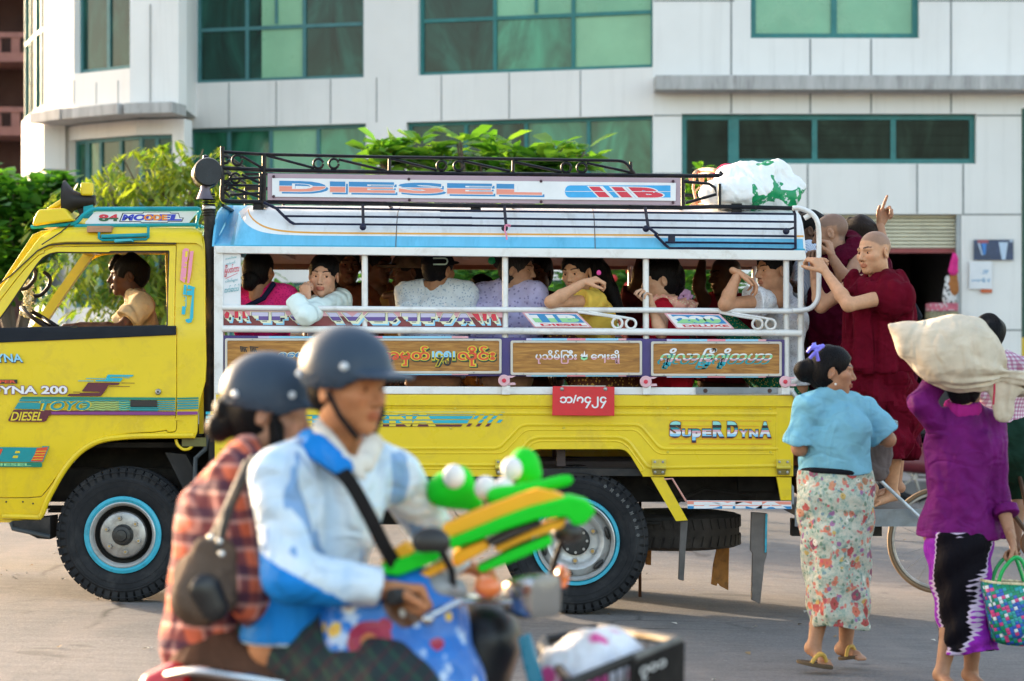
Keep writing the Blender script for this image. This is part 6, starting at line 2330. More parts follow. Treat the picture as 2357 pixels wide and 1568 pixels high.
# ---------------- chassis and running gear
ch_ = MB()
ch_.box(((xw(-60) + xw(1840)) / 2, 14.58, .72), (xw(1840) - xw(-60), .08, .2))
ch_.box(((xw(-60) + xw(1840)) / 2, 15.36, .72), (xw(1840) - xw(-60), .08, .2))
for px in (120, 480, 800, 1100, 1500, 1720, 1830):
 ch_.box((xw(px), 14.97, .70), (.08, .8, .12))
ch_.box((xw(560), 14.4, .62), (.5, .4, .3))
ch_.box((xw(900), 15.3, .6), (.5, .45, .3))
for px in (650, 1250):
 ch_.box((xw(px), 14.97, .80), (.9, 1.5, .03))
ch_.tube([(xw(284), 14.2, gz(-2.2) + .40), (xw(284), 15.7, gz(-2.2) + .40)], .05, 10)
ch_.tube([(xw(1325), 14.3, .43), (xw(1325), 15.6, .43)], .07, 10)
ch_.ball((xw(1325), 14.95, .43), (.2, .17, .2), 0, 16)
for cx_ in (284, 1325):
 for k in range(5):
  L = 1.25 - k * .2
  ch_.box((xw(cx_), 14.52, .52 + .016 * k * 0 - k * .022 + gz(xw(cx_))), (L, .07, .018))
 for s_ in (-1, 1):
  ch_.lathe([(.05, -.04), (.05, .04)], (xw(cx_) + s_ * .66, 14.52, .58), (0, 1, 0), 14)
ch_.tube([(xw(1500), 14.5, .72), (xw(1560), 14.45, .62), (xw(1640), 14.5, .7), (xw(1760), 14.45, .66)], .012, 6)
ch_.box((xw(1760), 14.6, .78), (.22, .3, .18))
ch_.prism([W(cH_, 14.3) for cH_ in ((396, 1045), (440, 1050), (470, 1150), (455, 1160))], (0, .25, 0)) if False else None
ch_.box(((xw(70) + xw(500)) / 2, 15.0, zat(1020, 14.6)), (xw(500) - xw(70), 1.5, .03))
ch_.box(((xw(120) + xw(505)) / 2, 14.75, (zat(1010, 14.7) + zat(1200, 14.7)) / 2), (xw(505) - xw(120), .04, .50))
ch_.box((xw(488), 14.3, (zat(990, 14) + zat(1190, 14)) / 2), (.05, .5, .5))
chs = ch_.build('chassis', chass, truck)
q = MB()
# mudguards of the front wheel, front bracket and steps
q.prism([W(p, 14.1) for p in (c2(925, 520), c2(1040, 530), c2(1100, 640), c2(1085, 720), c2(1050, 770))], (0, .3, 0), 0)
q.tube([W(p, 14.05) for p in (c2(1165, 420), c2(1150, 500), c2(1095, 550), c2(1090, 690))], .014, 8, 1)
q.build('splash_guard', [chass, mat('blue_black_paint', (.03, .04, .05), .45)], chs)
q = MB()
q.prism([W(p, 14.06) for p in (c2(60, 905), c2(280, 880), c2(280, 1005), c2(210, 1000), c2(140, 965), c2(65, 940))], (0, .25, 0), 0)
q.tube([W(p, 14.04) for p in (c2(60, 910), c2(70, 945), c2(280, 990))], .012, 6, 1)
q.build('cab_step', [chass, MATS['blue_black_paint']], chs)
q = MB()
q.tube([W(p, 14.04) for p in [tuple(z) for z in crv([Vector(c2(985, 445)), Vector(c2(995, 475)), Vector(c2(1025, 500)), Vector(c2(1060, 497)), Vector(c2(1080, 470)), Vector(c2(1075, 445))], 4)]], .009, 8)
q.build('tow_loop', yel, chs)
q = MB()
q.box((xw(445), 14.08, zat(1018, 14)), (.14, .1, .05))
q.build('olive_bracket', mat('olive_box', (.12, .11, .03), .6), chs)
cH = crop(1300, 1100, .3541)
q = MB()
q.prism([W(p, 14.0) for p in cmap(cH, [(850, 243), (935, 243), (1090, 522), (1015, 528)])], (0, .02, 0), 0)
q.build('mudguard_stay', yel, chs)
q = MB()
q.plate(cmap(cH, [(1086, 394), (1764, 398), (1768, 450), (1090, 448)]), 13.995, .02, (), 0, .003)
stp = q.build('step_sign', ink['white'], chs)
q = MB()
q.flat(cmap(cH, [(1088, 396), (1762, 400), (1762, 420), (1088, 418)]), 13.9935, 0)
q.flat(cmap(cH, [(1090, 430), (1764, 432), (1764, 449), (1090, 447)]), 13.9935, 1)
q.text('DYNA', q4(cH, 1130, 402, 1735, 446), 13.9928, 2, bands=[(0, 2), (.5, 0), (.62, 2)], bold=.12)
q.build('lettering', [ink['salmon'], ink['blue'], ink['white']], stp)
q = MB()
q.tube([W(p, 14.0) for p in cmap(cH, [(938, 256), (990, 252), (1082, 402)])], .006, 6)
q.build('pink_stay', mat('salmon_rod', (.55, .27, .22), .5), stp)
def flap(name, pts, d, m, th=.012):
 q_ = MB()
 q_.prism([W(p, d) for p in pts], (0, th, 0))
 return q_.build(name, m, chs, bevel=.003)
flap('rubber_flap', cmap(cH, [(1045, 525), (1092, 530), (1078, 700), (1065, 918), (1030, 908), (1038, 700)]), 14.02, mat('grey_rubber', (.10, .09, .085), .8, var=.3), .05)
mudf = mat('orange_mudflap', (.42, .17, .035), .7, var=.25, vs=9, dirt=(.06, .035, .02), dirt_amt=.9, ds=12)
flap('mud_flap', cmap(cH, [(1282, 690), (1362, 685), (1358, 790), (1355, 978), (1320, 960), (1300, 950), (1285, 930), (1278, 950), (1242, 938), (1255, 810)]), 15.0, mudf, .02)
flap('mud_flap', cmap(cH, [(815, 690), (856, 690), (852, 815), (815, 810)]), 15.3, mudf, .02)
flap('support_plate', cmap(cH, [(1505, 470), (1608, 478), (1606, 745), (1590, 800), (1562, 1066), (1505, 1040), (1512, 740), (1498, 720)]), 14.1, mat('brown_grey_plate', (.13, .11, .10), .8, var=.3, dirt=(.3, .26, .23), dirt_amt=.4), .05)
flap('blue_edge', cmap(cH, [(1596, 480), (1610, 480), (1604, 730), (1590, 735)]), 14.09, ringb, .008)
# rear standing platform
pf = MB()
a, b = W((1832, 1172), 14.05), W((2122, 1174), 14.05)
zt = zat(1172, 14.05)
pf.box(((a.x + b.x) / 2, 14.95, zt - .02), (b.x - a.x, 1.75, .04), 0)
pf.box(((a.x + b.x) / 2, 14.06, zt - .05), (b.x - a.x + .01, .03, .1), 1)
pf.box(((a.x + b.x) / 2 - .1, 14.3, zt - .12), (b.x - a.x - .2, .1, .1), 2)
plat = pf.build('rear_platform', [mat('worn_plank', (.20, .17, .15), .85, var=.25, aniso=(1, 6, 1)), galv, chass], truck)
q = MB()
q.tube([W((2008, 1089), 13.98), W((2118, 1192), 13.98)], .011, 10)
q.tube([W((1824, 902), 13.97), W((1845, 930), 13.96)], .014, 8)
q.build('folding_stay', mat('chalky_steel', (.42, .44, .46), .5, .5, var=.3, vs=20), plat)
# ---------------- wheels
def tyre(mb, c, Rr, wd, rim, lugs=46, m=0):
 """axis along Y, outer face towards the street (-Y)"""
 c = Vector(c)
 pr = [(rim, 0), (rim + .012, -.012), (rim + (Rr - rim) * .35, -.026), (rim + (Rr - rim) * .62, -.030), (Rr - .055, -.022), (Rr - .022, .000), (Rr - .012, .016), (Rr - .012, wd - .016), (Rr - .022, wd), (Rr - .055, wd + .02), (rim + .03, wd + .02), (rim, wd)]
 mb.lathe(pr, c, (0, 1, 0), 72, m)
 for q_ in (.38, .55, .86):
  r_ = rim + (Rr - rim) * q_
  mb.tube([c + Vector((r_ * math.cos(t), -.0285 if q_ > .5 else -.026, r_ * math.sin(t))) for t in [2 * math.pi * i / 64 for i in range(64)]], .003, 5, m, True)
 for i in range(lugs):
  a = 2 * math.pi * i / lugs
  rot = Matrix.Rotation(-a, 3, 'Y')
  for sd_ in (0, 1):
   yy = (-.004 if sd_ == 0 else wd - .052)
   p = c + rot @ Vector((Rr - .013, 0, 0))
   mb.box(p + Vector((0, yy + .028, 0)), (.02, .058, 2 * math.pi * Rr / lugs * .80), m, rot)
   if sd_ == 0:
    p2 = c + rot @ Vector((Rr - .036, -.017, 0))
    mb.box(p2, (.045, .014, 2 * math.pi * Rr / lugs * .62), m, rot)
 for k in range(3):
  mb.tube([c + Vector(((Rr - .008) * math.cos(t), wd * (.36 + .14 * k) + .006 * math.sin(t * lugs), (Rr - .008) * math.sin(t))) for t in [2 * math.pi * i / 184 for i in range(184)]], .011, 4, m, True)
def hexnut(mb, p, r, h, m):
 mb.lathe([(0, h), (r * .92, h), (r, h * .85), (r, 0)], p, (0, -1, 0), 6, m)
def front_wheel(c, Rr):
 t = empty('wheel', c)
 t.parent = truck
 t.location = Vector(c) - TB
 ORG[t] = Vector(c)
 q_ = MB()
 tyre(q_, c, Rr, .20, .215, 48)
 q_.build('tyre', rubber, t)
 q_ = MB()
 c = Vector(c)
 q_.lathe([(.190, -.020), (.205, -.028), (.222, -.022), (.224, .0)], c, (0, 1, 0), 56, 0)
 q_.lathe([(.166, .010), (.176, -.022), (.184, -.030), (.1905, -.024), (.1905, .03)], c, (0, 1, 0), 56, 1)
 q_.lathe([(.135, .002), (.150, .060), (.165, .05), (.166, .012)], c, (0, 1, 0), 48, 2)
 q_.lathe([(0, -.012), (.06, -.012), (.118, -.014), (.130, -.008), (.137, .006), (.14, .05)], c, (0, 1, 0), 48, 3)
 q_.build('rim', [ringb, silver, dkhub, steel], t)
 q_ = MB()
 q_.lathe([(.062, -.012), (.058, -.045), (.05, -.062), (.034, -.066), (.030, -.085), (.0, -.088)], c, (0, 1, 0), 28, 0)
 q_.build('hub', dkhub, t)
 q_ = MB()
 for i in range(6):
  a = math.pi / 6 + i * math.pi / 3 + .18
  hexnut(q_, c + Vector((.098 * math.cos(a), -.013, .098 * math.sin(a))), .0155, .022, 0)
  q_.lathe([(0, .03), (.006, .03), (.007, .02)], c + Vector((.098 * math.cos(a), -.013, .098 * math.sin(a))), (0, -1, 0), 8, 1)
 q_.build('nuts', [steel, brass], t)
def rear_wheel(c, Rr):
 t = empty('wheel', c)
 t.parent = truck
 t.location = Vector(c) - TB
 ORG[t] = Vector(c)
 q_ = MB()
 tyre(q_, c, Rr, .21, .245, 50)
 tyre(q_, Vector(c) + Vector((0, .29, 0)), Rr, .21, .245, 30)
 q_.build('tyre', rubber, t)
 q_ = MB()
 c = Vector(c)
 q_.lathe([(.226, -.006), (.236, -.030), (.252, -.030), (.256, -.004)], c, (0, 1, 0), 56, 0)
 q_.lathe([(.205, .045), (.210, -.01), (.220, -.030), (.227, -.026), (.227, .03)], c, (0, 1, 0), 56, 1)
 q_.lathe([(.07, .055), (.120, .055), (.135, .045), (.15, .020), (.165, .012), (.185, .03), (.206, .05)], c, (0, 1, 0), 56, 1)
 for i in range(6):
  a = i * math.pi / 3 + .25
  p = c + Vector((.188 * math.cos(a), .018, .188 * math.sin(a)))
  rot = Matrix.Rotation(-a, 3, 'Y')
  q_.ball(p, (.013, .018, .040), 2, 12, rot)
 q_.build('rim', [ringb, silver, dkhub], t)
 q_ = MB()
 q_.lathe([(.085, .055), (.082, .03), (.07, .018), (.0, .010)], c, (0, 1, 0), 32, 0)
 for i in range(8):
  a = i * math.pi / 4
  hexnut(q_, c + Vector((.066 * math.cos(a), .018, .066 * math.sin(a))), .009, .010, 1)
 q_.build('hub', [dkhub, steel], t)
 q_ = MB()
 for i in range(6):
  a = i * math.pi / 3 + .5
  p = c + Vector((.115 * math.cos(a), .055, .115 * math.sin(a)))
  hexnut(q_, p, .018, .022, 0)
  q_.lathe([(0, .028), (.010, .028), (.010, .021)], p, (0, -1, 0), 8, 1)
 q_.build('nuts', [steel, brass], t)
 q_ = MB()
 for i, chh in enumerate('8.25-16LT'):
  a = R(62 - i * 7.0)
  pc = c + Vector((.36 * math.cos(a), -.0315, .36 * math.sin(a)))
  up_ = Vector((math.cos(a), 0, math.sin(a)))
  rt_ = Vector((math.sin(a), 0, -math.cos(a)))
  for k in range(3):
   q_.box(pc + rt_ * (k - 1) * .006, (.004, .004, .022 if (i + k) % 2 else .014), 0, Matrix((rt_, Vector((0, 1, 0)), up_)).transposed())
 q_.build('raised_lettering', mat('grey_lettering', (.13, .13, .13), .7), t)
gF = .0
cF_ = W((283.6, 1231), 14.06)
cR_ = W((1325, 1246), 14.05)
rF, rR = cF_.z - gz(cF_.x) - .0, cR_.z - gz(cR_.x)
front_wheel(cF_, rF)
rear_wheel(cR_, rR)
for cc_, rr_ in ((cF_, rF), (cR_, rR)):
 q = MB()
 tyre(q, (cc_.x, 15.62, cc_.z), rr_, .2, .22, 24)
 q.lathe([(0, 0), (.22, .0)], (cc_.x, 15.64, cc_.z), (0, 1, 0), 24, 1)
 q.build('far_tyre', [rubber, chass], truck)
sp = MB()
spc = W((1548, 1218), 14.9)
c0 = Vector(spc)
pr = [(.0, -.09), (.2, -.10), (.30, -.112), (.385, -.10), (.405, -.085), (.408, .085), (.385, .10), (.30, .112), (.2, .10), (0, .09)]
sp.lathe(pr, c0, (0, 0, 1), 64)
for i in range(44):
 a = 2 * math.pi * i / 44
 rot = Matrix.Rotation(a, 3, 'Z')
 for zz_ in (-.055, .055):
  sp.box(c0 + rot @ Vector((.408, 0, zz_)), (.016, .040, .062), 0, rot @ Matrix.Rotation(R(14) * (1 if zz_ > 0 else -1), 3, 'X'))
sp.build('spare_tyre', mat('dusty_rubber', (.045, .038, .034), .9, var=.25, dirt=(.11, .09, .075), dirt_amt=.5), truck)
# ================================================================ the people in and on the truck
TAN, BROWN, SHADED, OLD = (.42, .215, .125), (.40, .20, .11), (.10, .045, .024), (.48, .27, .17)  # third tone carries the truck's interior shade in its colour
P_ = lambda fn, u, v, d: W(fn(u, v), d)
GRP = 'passengers inside the truck'
def down_arms(p, fn, pts):
 return pts
# woman in pink, back to us
p = Person('person', 'woman in a bright pink top with a dark strap, back turned, beside the notice panel', GRP, BROWN, True, neck=P_(c3, 560, 1145, 14.42), pelvis=P_(c3, 560, 1830, 14.36), facing=(.3, .95, 0),
head=P_(c3, 530, 1000, 14.42), hf=(.45, .9, 0), arms=[dict(i=0, e=P_(c3, 700, 1440, 14.3), w=P_(c3, 720, 1640, 14.5)), dict(i=1, e=P_(c3, 400, 1440, 14.3), w=P_(c3, 430, 1660, 14.5))])
p.hair('back', None, [(p.hl(0, -.10, -.05), p.hl(0, -.115, -.075), .052, .045)])
p.shirt(cloth('pink_knit', (.80, .035, .22), col2=(.64, .02, .16), ps=75, thr=.35), 'top', .012, 1.6, hem=p.pelvis, folds=.005, seed=2, neckr=.06)
q = MB()
q.tube([p.neck + Vector((.07, -.09, .035)), P_(c3, 560, 1210, 14.265), P_(c3, 440, 1270, 14.262), P_(c3, 330, 1370, 14.25)], .016, 8)
q.build('strap', cloth('navy_webbing', (.012, .015, .04)), p.ob)
# girl in mint white leaning out
p = Person('person', 'girl in a mint white long-sleeved shirt resting her chin on the rail, looking out', GRP, (.64, .36, .24), True, neck=P_(c3, 1085, 1205, 14.36), pelvis=P_(c3, 1180, 1830, 14.4), facing=(-.45, -.9, 0),
head=P_(c3, 1032, 1040, 14.26), hf=(-.13, -1, -.10), hup=(.05, 0, 1), hs=1.06, variant='fr', sh=[P_(c3, 985, 1255, 14.30), P_(c3, 1190, 1215, 14.34)],
arms=[dict(s=P_(c3, 985, 1265, 14.28), e=P_(c3, 985, 1400, 14.1), w=P_(c3, 905, 1215, 14.12), hd=(-.15, 0, 1), pn=(.6, .8, 0), curl=.95, sleeve=1.86, thumb=1), dict(s=P_(c3, 1180, 1220, 14.3), e=P_(c3, 893, 1350, 13.95), w=P_(c3, 812, 1235, 14.03), hd=(.1, .9, .3), pn=(1, 0, 0), curl=.9, sleeve=2.0)], res=.007)
p.hair('back')
p.shirt(cloth('mint_white_cotton', (.70, .80, .78), var=.05), 'shirt', .011, 2.0, hem=p.pelvis, folds=.006, seed=4, neckr=.058, sleeve_r=1.45)
# man under the pale headgear mark, white printed shirt
p = Person('person', 'man in black cap and white printed shirt seated with his back to the street', GRP, BROWN, False, neck=P_(c3, 1925, 1120, 14.47), pelvis=P_(c3, 1890, 1830, 14.4), facing=(.25, .97, 0),
head=P_(c3, 1935, 1000, 14.47), hf=(.62, .8, 0), sw=.19, arms=[dict(i=0, e=P_(c3, 2110, 1440, 14.4), w=P_(c3, 2080, 1700, 14.5)), dict(i=1, e=P_(c3, 1700, 1440, 14.35), w=P_(c3, 1720, 1700, 14.5))])
p.hair('under')
q = SDF(.01)
q.ell(p.hl(0, -.012, .048), (.092, .11, .092), rot=np.array(p.hm))
q.ell(p.hl(0, .10, .055), (.06, .06, .012), rot=np.array(p.hm), k=.015)
q.post.append(cutplane(p.hl(0, 0, .035), (0, 0, -1)))
cp = p.part('cap', q, cloth('black_cap', (.012, .012, .014)))
q = MB()
cc_ = c3(1945, 920)
q.tube([W((cc_[0] - 16, cc_[1] - 7), 14.355), W((cc_[0] + 12, cc_[1] - 7), 14.35)] + ring3((cc_[0] + 10, cc_[1]), 7, -90, 90, 14.35, 8) + [W((cc_[0] + 12, cc_[1] + 7), 14.35), W((cc_[0] - 16, cc_[1] + 7), 14.355)], .005, 6)
q.build('emblem', mat('mint_plastic', (.55, .72, .6), .4), cp)
p.shirt(cloth('white_printed_cotton', (.70, .76, .83), col2=(.36, .46, .60), ps=60, thr=.28), 'shirt', .018, 1.8, hem=p.pelvis, folds=.008, seed=6)
# older woman in lilac
p = Person('person', 'older woman in a lilac circle-print blouse looking back over her shoulder', GRP, OLD, True, neck=P_(c4, 545, 1120, 14.45), pelvis=P_(c4, 530, 1830, 14.4), facing=(.45, .9, 0),
head=P_(c4, 612, 995, 14.42), hf=(.93, -.36, -.06), arms=[dict(i=0, e=P_(c4, 735, 1440, 14.35), w=P_(c4, 700, 1700, 14.5)), dict(i=1, e=P_(c4, 320, 1440, 14.35), w=P_(c4, 330, 1700, 14.5))], sw=.185)
p.hair('highbun', GREYHAIR)
q = MB()
q.ball(P_(c4, 405, 915, 14.36), (.022, .012, .024), 0, 10)
q.build('hair_clip', mat('green_clip', (.0, .30, .08), .4), p.ob)
p.shirt(cloth('lilac_circle_print', (.52, .48, .74), col2=(.30, .27, .50), ps=42, thr=.30), 'blouse', .02, 1.8, hem=p.pelvis, folds=.007, seed=8)
# girl in yellow
p = Person('person', 'girl in a yellow short-sleeved top with long black hair, forearm across her face', GRP, (.58, .31, .18), True, neck=P_(c4, 1140, 1165, 14.38), pelvis=P_(c4, 1290, 1830, 14.38), facing=(-.75, -.65, 0),
head=P_(c4, 1075, 1015, 14.28), hf=(-.5, -.85, -.16), hup=(-.05, 0, 1), hs=1.05, sh=[P_(c4, 1080, 1240, 14.5), P_(c4, 1235, 1235, 14.26)],
arms=[dict(i=1, s=P_(c4, 1225, 1240, 14.22), e=P_(c4, 868, 1238, 13.97), w=P_(c4, 1135, 1085, 13.98), hd=(1, 0, .25), pn=(.1, .5, -1), curl=.62, sleeve=.34, thumb=-1), dict(i=0, e=P_(c4, 1120, 1480, 14.4), w=P_(c4, 1100, 1640, 14.3), sleeve=.4)], res=.007)
p.hair('back', None, [(P_(c4, 1180, 960, 14.36), P_(c4, 1250, 1020, 14.4), .085, .07), (P_(c4, 1250, 1010, 14.42), P_(c4, 1330, 1150, 14.42), .065, .05), (P_(c4, 1330, 1150, 14.42), P_(c4, 1420, 1330, 14.4), .05, .03)])
p.shirt(cloth('yellow_jersey', (.85, .58, .10), var=.06), 'top', .014, .34, hem=p.pelvis, folds=.006, seed=9, sleeve_r=1.15)
q = MB()
q.ball(P_(c4, 1245, 1010, 14.02), (.014, .01, .016), 0, 8)
q.build('hair_tie', mat('magenta_tie', (.6, .05, .25), .5), p.ob)
q = SDF(.03)
q.cap(p.pelvis + Vector((-.08, -.02, -.02)), P_(c4, 950, 1560, 14.25), .13, .09)
q.cap(p.pelvis + Vector((.08, -.02, -.02)), P_(c4, 1150, 1900, 14.2), .13, .10)
p.part('longyi', q, cloth('brown_floral', (.10, .035, .02), col2=(.5, .27, .06), ps=55, thr=.33))
# girl with ruffle collar behind the post
p = Person('person', 'girl in red with pink ruffle collar and scrunchie, hand on the white post', GRP, (.58, .33, .21), True, neck=P_(c4, 1790, 1200, 14.38), pelvis=P_(c4, 1810, 1830, 14.38), facing=(-.85, -.45, 0),
head=P_(c4, 1725, 1075, 14.34), hf=(-1, -.12, -.06), sh=[P_(c4, 1760, 1300, 14.5), P_(c4, 1740, 1310, 14.27)],
arms=[dict(i=1, s=P_(c4, 1740, 1315, 14.25), e=P_(c4, 1735, 1480, 14.05), w=P_(c4, 1660, 1270, 14.06), hd=(-.35, -.25, 1), pn=(-.75, -.5, 0), curl=.55, sleeve=.2, thumb=-1), dict(i=0, e=P_(c4, 1760, 1500, 14.5), w=P_(c4, 1700, 1650, 14.4), sleeve=.2)], res=.007)
p.hair('bun', None, [(P_(c4, 1780, 1010, 14.36), P_(c4, 1820, 1040, 14.38), .10, .08), (P_(c4, 1800, 1060, 14.38), P_(c4, 1880, 1190, 14.4), .085, .045), (P_(c4, 1930, 1220, 14.4), P_(c4, 1985, 1290, 14.4), .04, .03)])
p.shirt(cloth('red_dress', (.50, .012, .03)), 'dress', .014, .2, hem=p.pelvis - Vector((0, 0, .1)), folds=.006, seed=10, neckr=.065)
q = SDF(.012)
for i in range(18):
 a = 2 * math.pi * i / 18
 c_ = P_(c4, 1810, 1250, 14.36) + Vector((.115 * math.cos(a), .085 * math.sin(a), -.02 * math.cos(a)))
 q.ell(c_, (.040, .034, .034))
q.post.append(wave_noise(4, (120, 190), .012))
p.part('ruffle_collar', q, cloth('salmon_ruffle', (.78, .38, .30), col2=(.80, .62, .40), ps=70, thr=.35), .005)
q = SDF(.01)
for i in range(7):
 a = 2 * math.pi * i / 7
 q.ell(P_(c4, 1912, 1205, 14.36) + Vector((.026 * math.cos(a), .01, .030 * math.sin(a))), .022)
q.post.append(wave_noise(6, (140, 200), .008))
p.part('scrunchie', q, cloth('lavender_scrunchie', (.62, .36, .58)), .004)
# man in white tee leaning on his elbow
p = Person('person', 'man in a speckled white T-shirt, elbow on the rail and hand at his mouth', GRP, (.50, .25, .14), False, neck=P_(c5, 1060, 1050, 14.36), pelvis=P_(c5, 1090, 1760, 14.38), facing=(-.85, -.5, 0),
head=P_(c5, 1000, 900, 14.18), hf=(-.88, -.48, -.04), hs=1.0, sh=[P_(c5, 980, 1100, 14.52), P_(c5, 960, 1115, 14.24)],
arms=[dict(i=1, s=P_(c5, 955, 1125, 14.2), e=P_(c5, 640, 1150, 13.98), w=P_(c5, 742, 915, 14.0), hd=(.8, .0, -.40), pn=(-.1, 0, -1), curl=.42, sleeve=.36, thumb=-1, spread=.3), dict(i=0, e=P_(c5, 950, 1350, 14.45), w=P_(c5, 860, 1480, 14.4), sleeve=.4)], res=.007)
p.hair('short')
p.shirt(cloth('speckled_white_tee', (.74, .74, .78), col2=(.30, .30, .35), ps=90, thr=.22), 'tshirt', .02, .36, hem=p.pelvis, folds=.009, seed=12, sleeve_r=1.25)
q = SDF(.03)
q.cap(p.pelvis + Vector((0, -.03, -.02)), P_(c5, 660, 1330, 14.3), .14, .085)
q.cap(p.pelvis + Vector((0, .1, -.02)), P_(c5, 760, 1500, 14.6), .14, .10)
p.part('longyi', q, cloth('green_gold_print', (.012, .15, .08), col2=(.45, .42, .12), ps=85, thr=.30))
# those on the far bench, against the light; shade put into skin and cloth
def far(label, fn, hx, hy, d, hf, shirt, skin=SHADED, fem=False, hair_='short', arms=None, stub=False, lean=0, seed=1, facing=None):
 h = P_(fn, hx, hy, d)
 nk = h + Vector((.015 * lean, .03, -.15))
 pv = Vector((nk.x + .08 * lean, nk.y + .05, nk.z - .50))
 fc = facing or (hf[0] * .5, -.8, 0)
 ar = arms if arms is not None else [dict(i=0, e=nk + Vector((-.24, .0, -.28)), w=nk + Vector((-.12, -.15, -.42))), dict(i=1, e=nk + Vector((.24, .0, -.28)), w=nk + Vector((.12, -.15, -.42)))]
 p_ = Person('person', label, GRP, skin, fem, neck=nk, pelvis=pv, facing=fc, head=h, hf=hf, arms=ar, stubble=stub, res=.010)
 if hair_:
  p_.hair(hair_)
 p_.shirt(shirt, 'shirt', .018, .7, hem=pv, folds=.008, seed=seed)
 return p_
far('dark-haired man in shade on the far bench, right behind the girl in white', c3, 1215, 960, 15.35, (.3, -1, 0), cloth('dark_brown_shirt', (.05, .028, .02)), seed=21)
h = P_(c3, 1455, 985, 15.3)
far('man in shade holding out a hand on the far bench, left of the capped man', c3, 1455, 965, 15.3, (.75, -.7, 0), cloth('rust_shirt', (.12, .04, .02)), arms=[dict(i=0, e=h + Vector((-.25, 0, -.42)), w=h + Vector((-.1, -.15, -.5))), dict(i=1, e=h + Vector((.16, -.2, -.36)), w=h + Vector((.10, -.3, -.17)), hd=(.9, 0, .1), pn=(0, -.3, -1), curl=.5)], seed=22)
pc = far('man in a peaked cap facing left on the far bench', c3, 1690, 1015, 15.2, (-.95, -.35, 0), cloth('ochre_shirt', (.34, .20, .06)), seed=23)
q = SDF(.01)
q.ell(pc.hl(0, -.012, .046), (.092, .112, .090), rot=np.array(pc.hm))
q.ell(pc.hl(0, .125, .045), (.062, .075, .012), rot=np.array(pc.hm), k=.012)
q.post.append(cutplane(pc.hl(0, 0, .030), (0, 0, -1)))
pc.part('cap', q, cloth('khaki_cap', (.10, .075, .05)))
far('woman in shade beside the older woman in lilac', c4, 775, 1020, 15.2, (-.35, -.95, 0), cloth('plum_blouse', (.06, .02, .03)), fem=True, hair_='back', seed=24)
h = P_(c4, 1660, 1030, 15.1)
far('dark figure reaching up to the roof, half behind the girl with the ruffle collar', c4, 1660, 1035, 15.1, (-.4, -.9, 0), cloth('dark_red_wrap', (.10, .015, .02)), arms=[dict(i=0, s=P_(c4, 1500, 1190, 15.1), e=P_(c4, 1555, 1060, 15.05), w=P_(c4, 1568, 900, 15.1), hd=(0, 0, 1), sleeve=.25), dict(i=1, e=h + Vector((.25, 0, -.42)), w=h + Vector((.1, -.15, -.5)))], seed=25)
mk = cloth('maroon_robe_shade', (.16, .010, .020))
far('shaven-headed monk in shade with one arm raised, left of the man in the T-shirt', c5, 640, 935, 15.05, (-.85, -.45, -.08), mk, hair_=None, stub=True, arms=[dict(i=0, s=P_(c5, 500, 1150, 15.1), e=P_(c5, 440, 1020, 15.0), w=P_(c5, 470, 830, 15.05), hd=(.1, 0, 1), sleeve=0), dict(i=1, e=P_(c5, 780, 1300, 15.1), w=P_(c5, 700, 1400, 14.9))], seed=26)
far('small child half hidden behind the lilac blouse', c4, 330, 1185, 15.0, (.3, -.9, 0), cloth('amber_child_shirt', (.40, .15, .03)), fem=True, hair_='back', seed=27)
# standing in the rear opening
nk = P_(c5, 1285, 760, 15.0)
p = Person('person', 'person in a pale striped shirt standing inside the rear opening', GRP, SHADED, False, neck=nk, pelvis=P_(c5, 1250, 1480, 14.9), facing=(-.9, .2, 0), head=P_(c5, 1270, 600, 14.95), hf=(-1, .1, 0),
arms=[dict(i=1, e=P_(c5, 1230, 1040, 14.6), w=P_(c5, 1150, 1000, 14.5), sleeve=1.3), dict(i=0, e=P_(c5, 1300, 1080, 15.2), w=P_(c5, 1200, 1150, 15.3))], thighs=[(P_(c5, 1250, 1480, 14.85), P_(c5, 1250, 2100, 14.85)), (P_(c5, 1250, 1480, 15.0), P_(c5, 1250, 2100, 15.0))], res=.009)
p.hair('short')
def striped(name, a, b_, sc):
 m, n, b, new = nodes_of(name)
 v = objcoord(n)
 s_ = sep(n, v)
 f = mth(n, 'SINE', mth(n, 'MULTIPLY', mth(n, 'ADD', s_[0], s_[1]), sc))
 c = ramp(n, mth(n, 'MULTIPLY_ADD', f, .5, .5), [(.45, a), (.6, b_)])
 n.links.new(c, b.inputs['Base Color'])
 b.inputs['Roughness'].default_value = .9
 bump(n, b, noise(n, v, 22, 4), .3, .02)
 return m
p.shirt(striped('blue_striped_cotton', (.42, .48, .62), (.70, .74, .80), 330), 'shirt', .02, 1.3, hem=P_(c5, 1250, 1330, 14.9), folds=.009, seed=30)
# ---------------- monks on the rear platform
robe = cloth('maroon_robe', (.11, .0025, .012), var=.18, bmp=.6)
robe2 = cloth('deep_maroon_robe', (.07, .002, .014), var=.18, bmp=.6)
MG = 'men standing on the rear platform'
zp = zt + .0
def stand_legs(x, d):
 X = (x - CX) / F * d
 return X
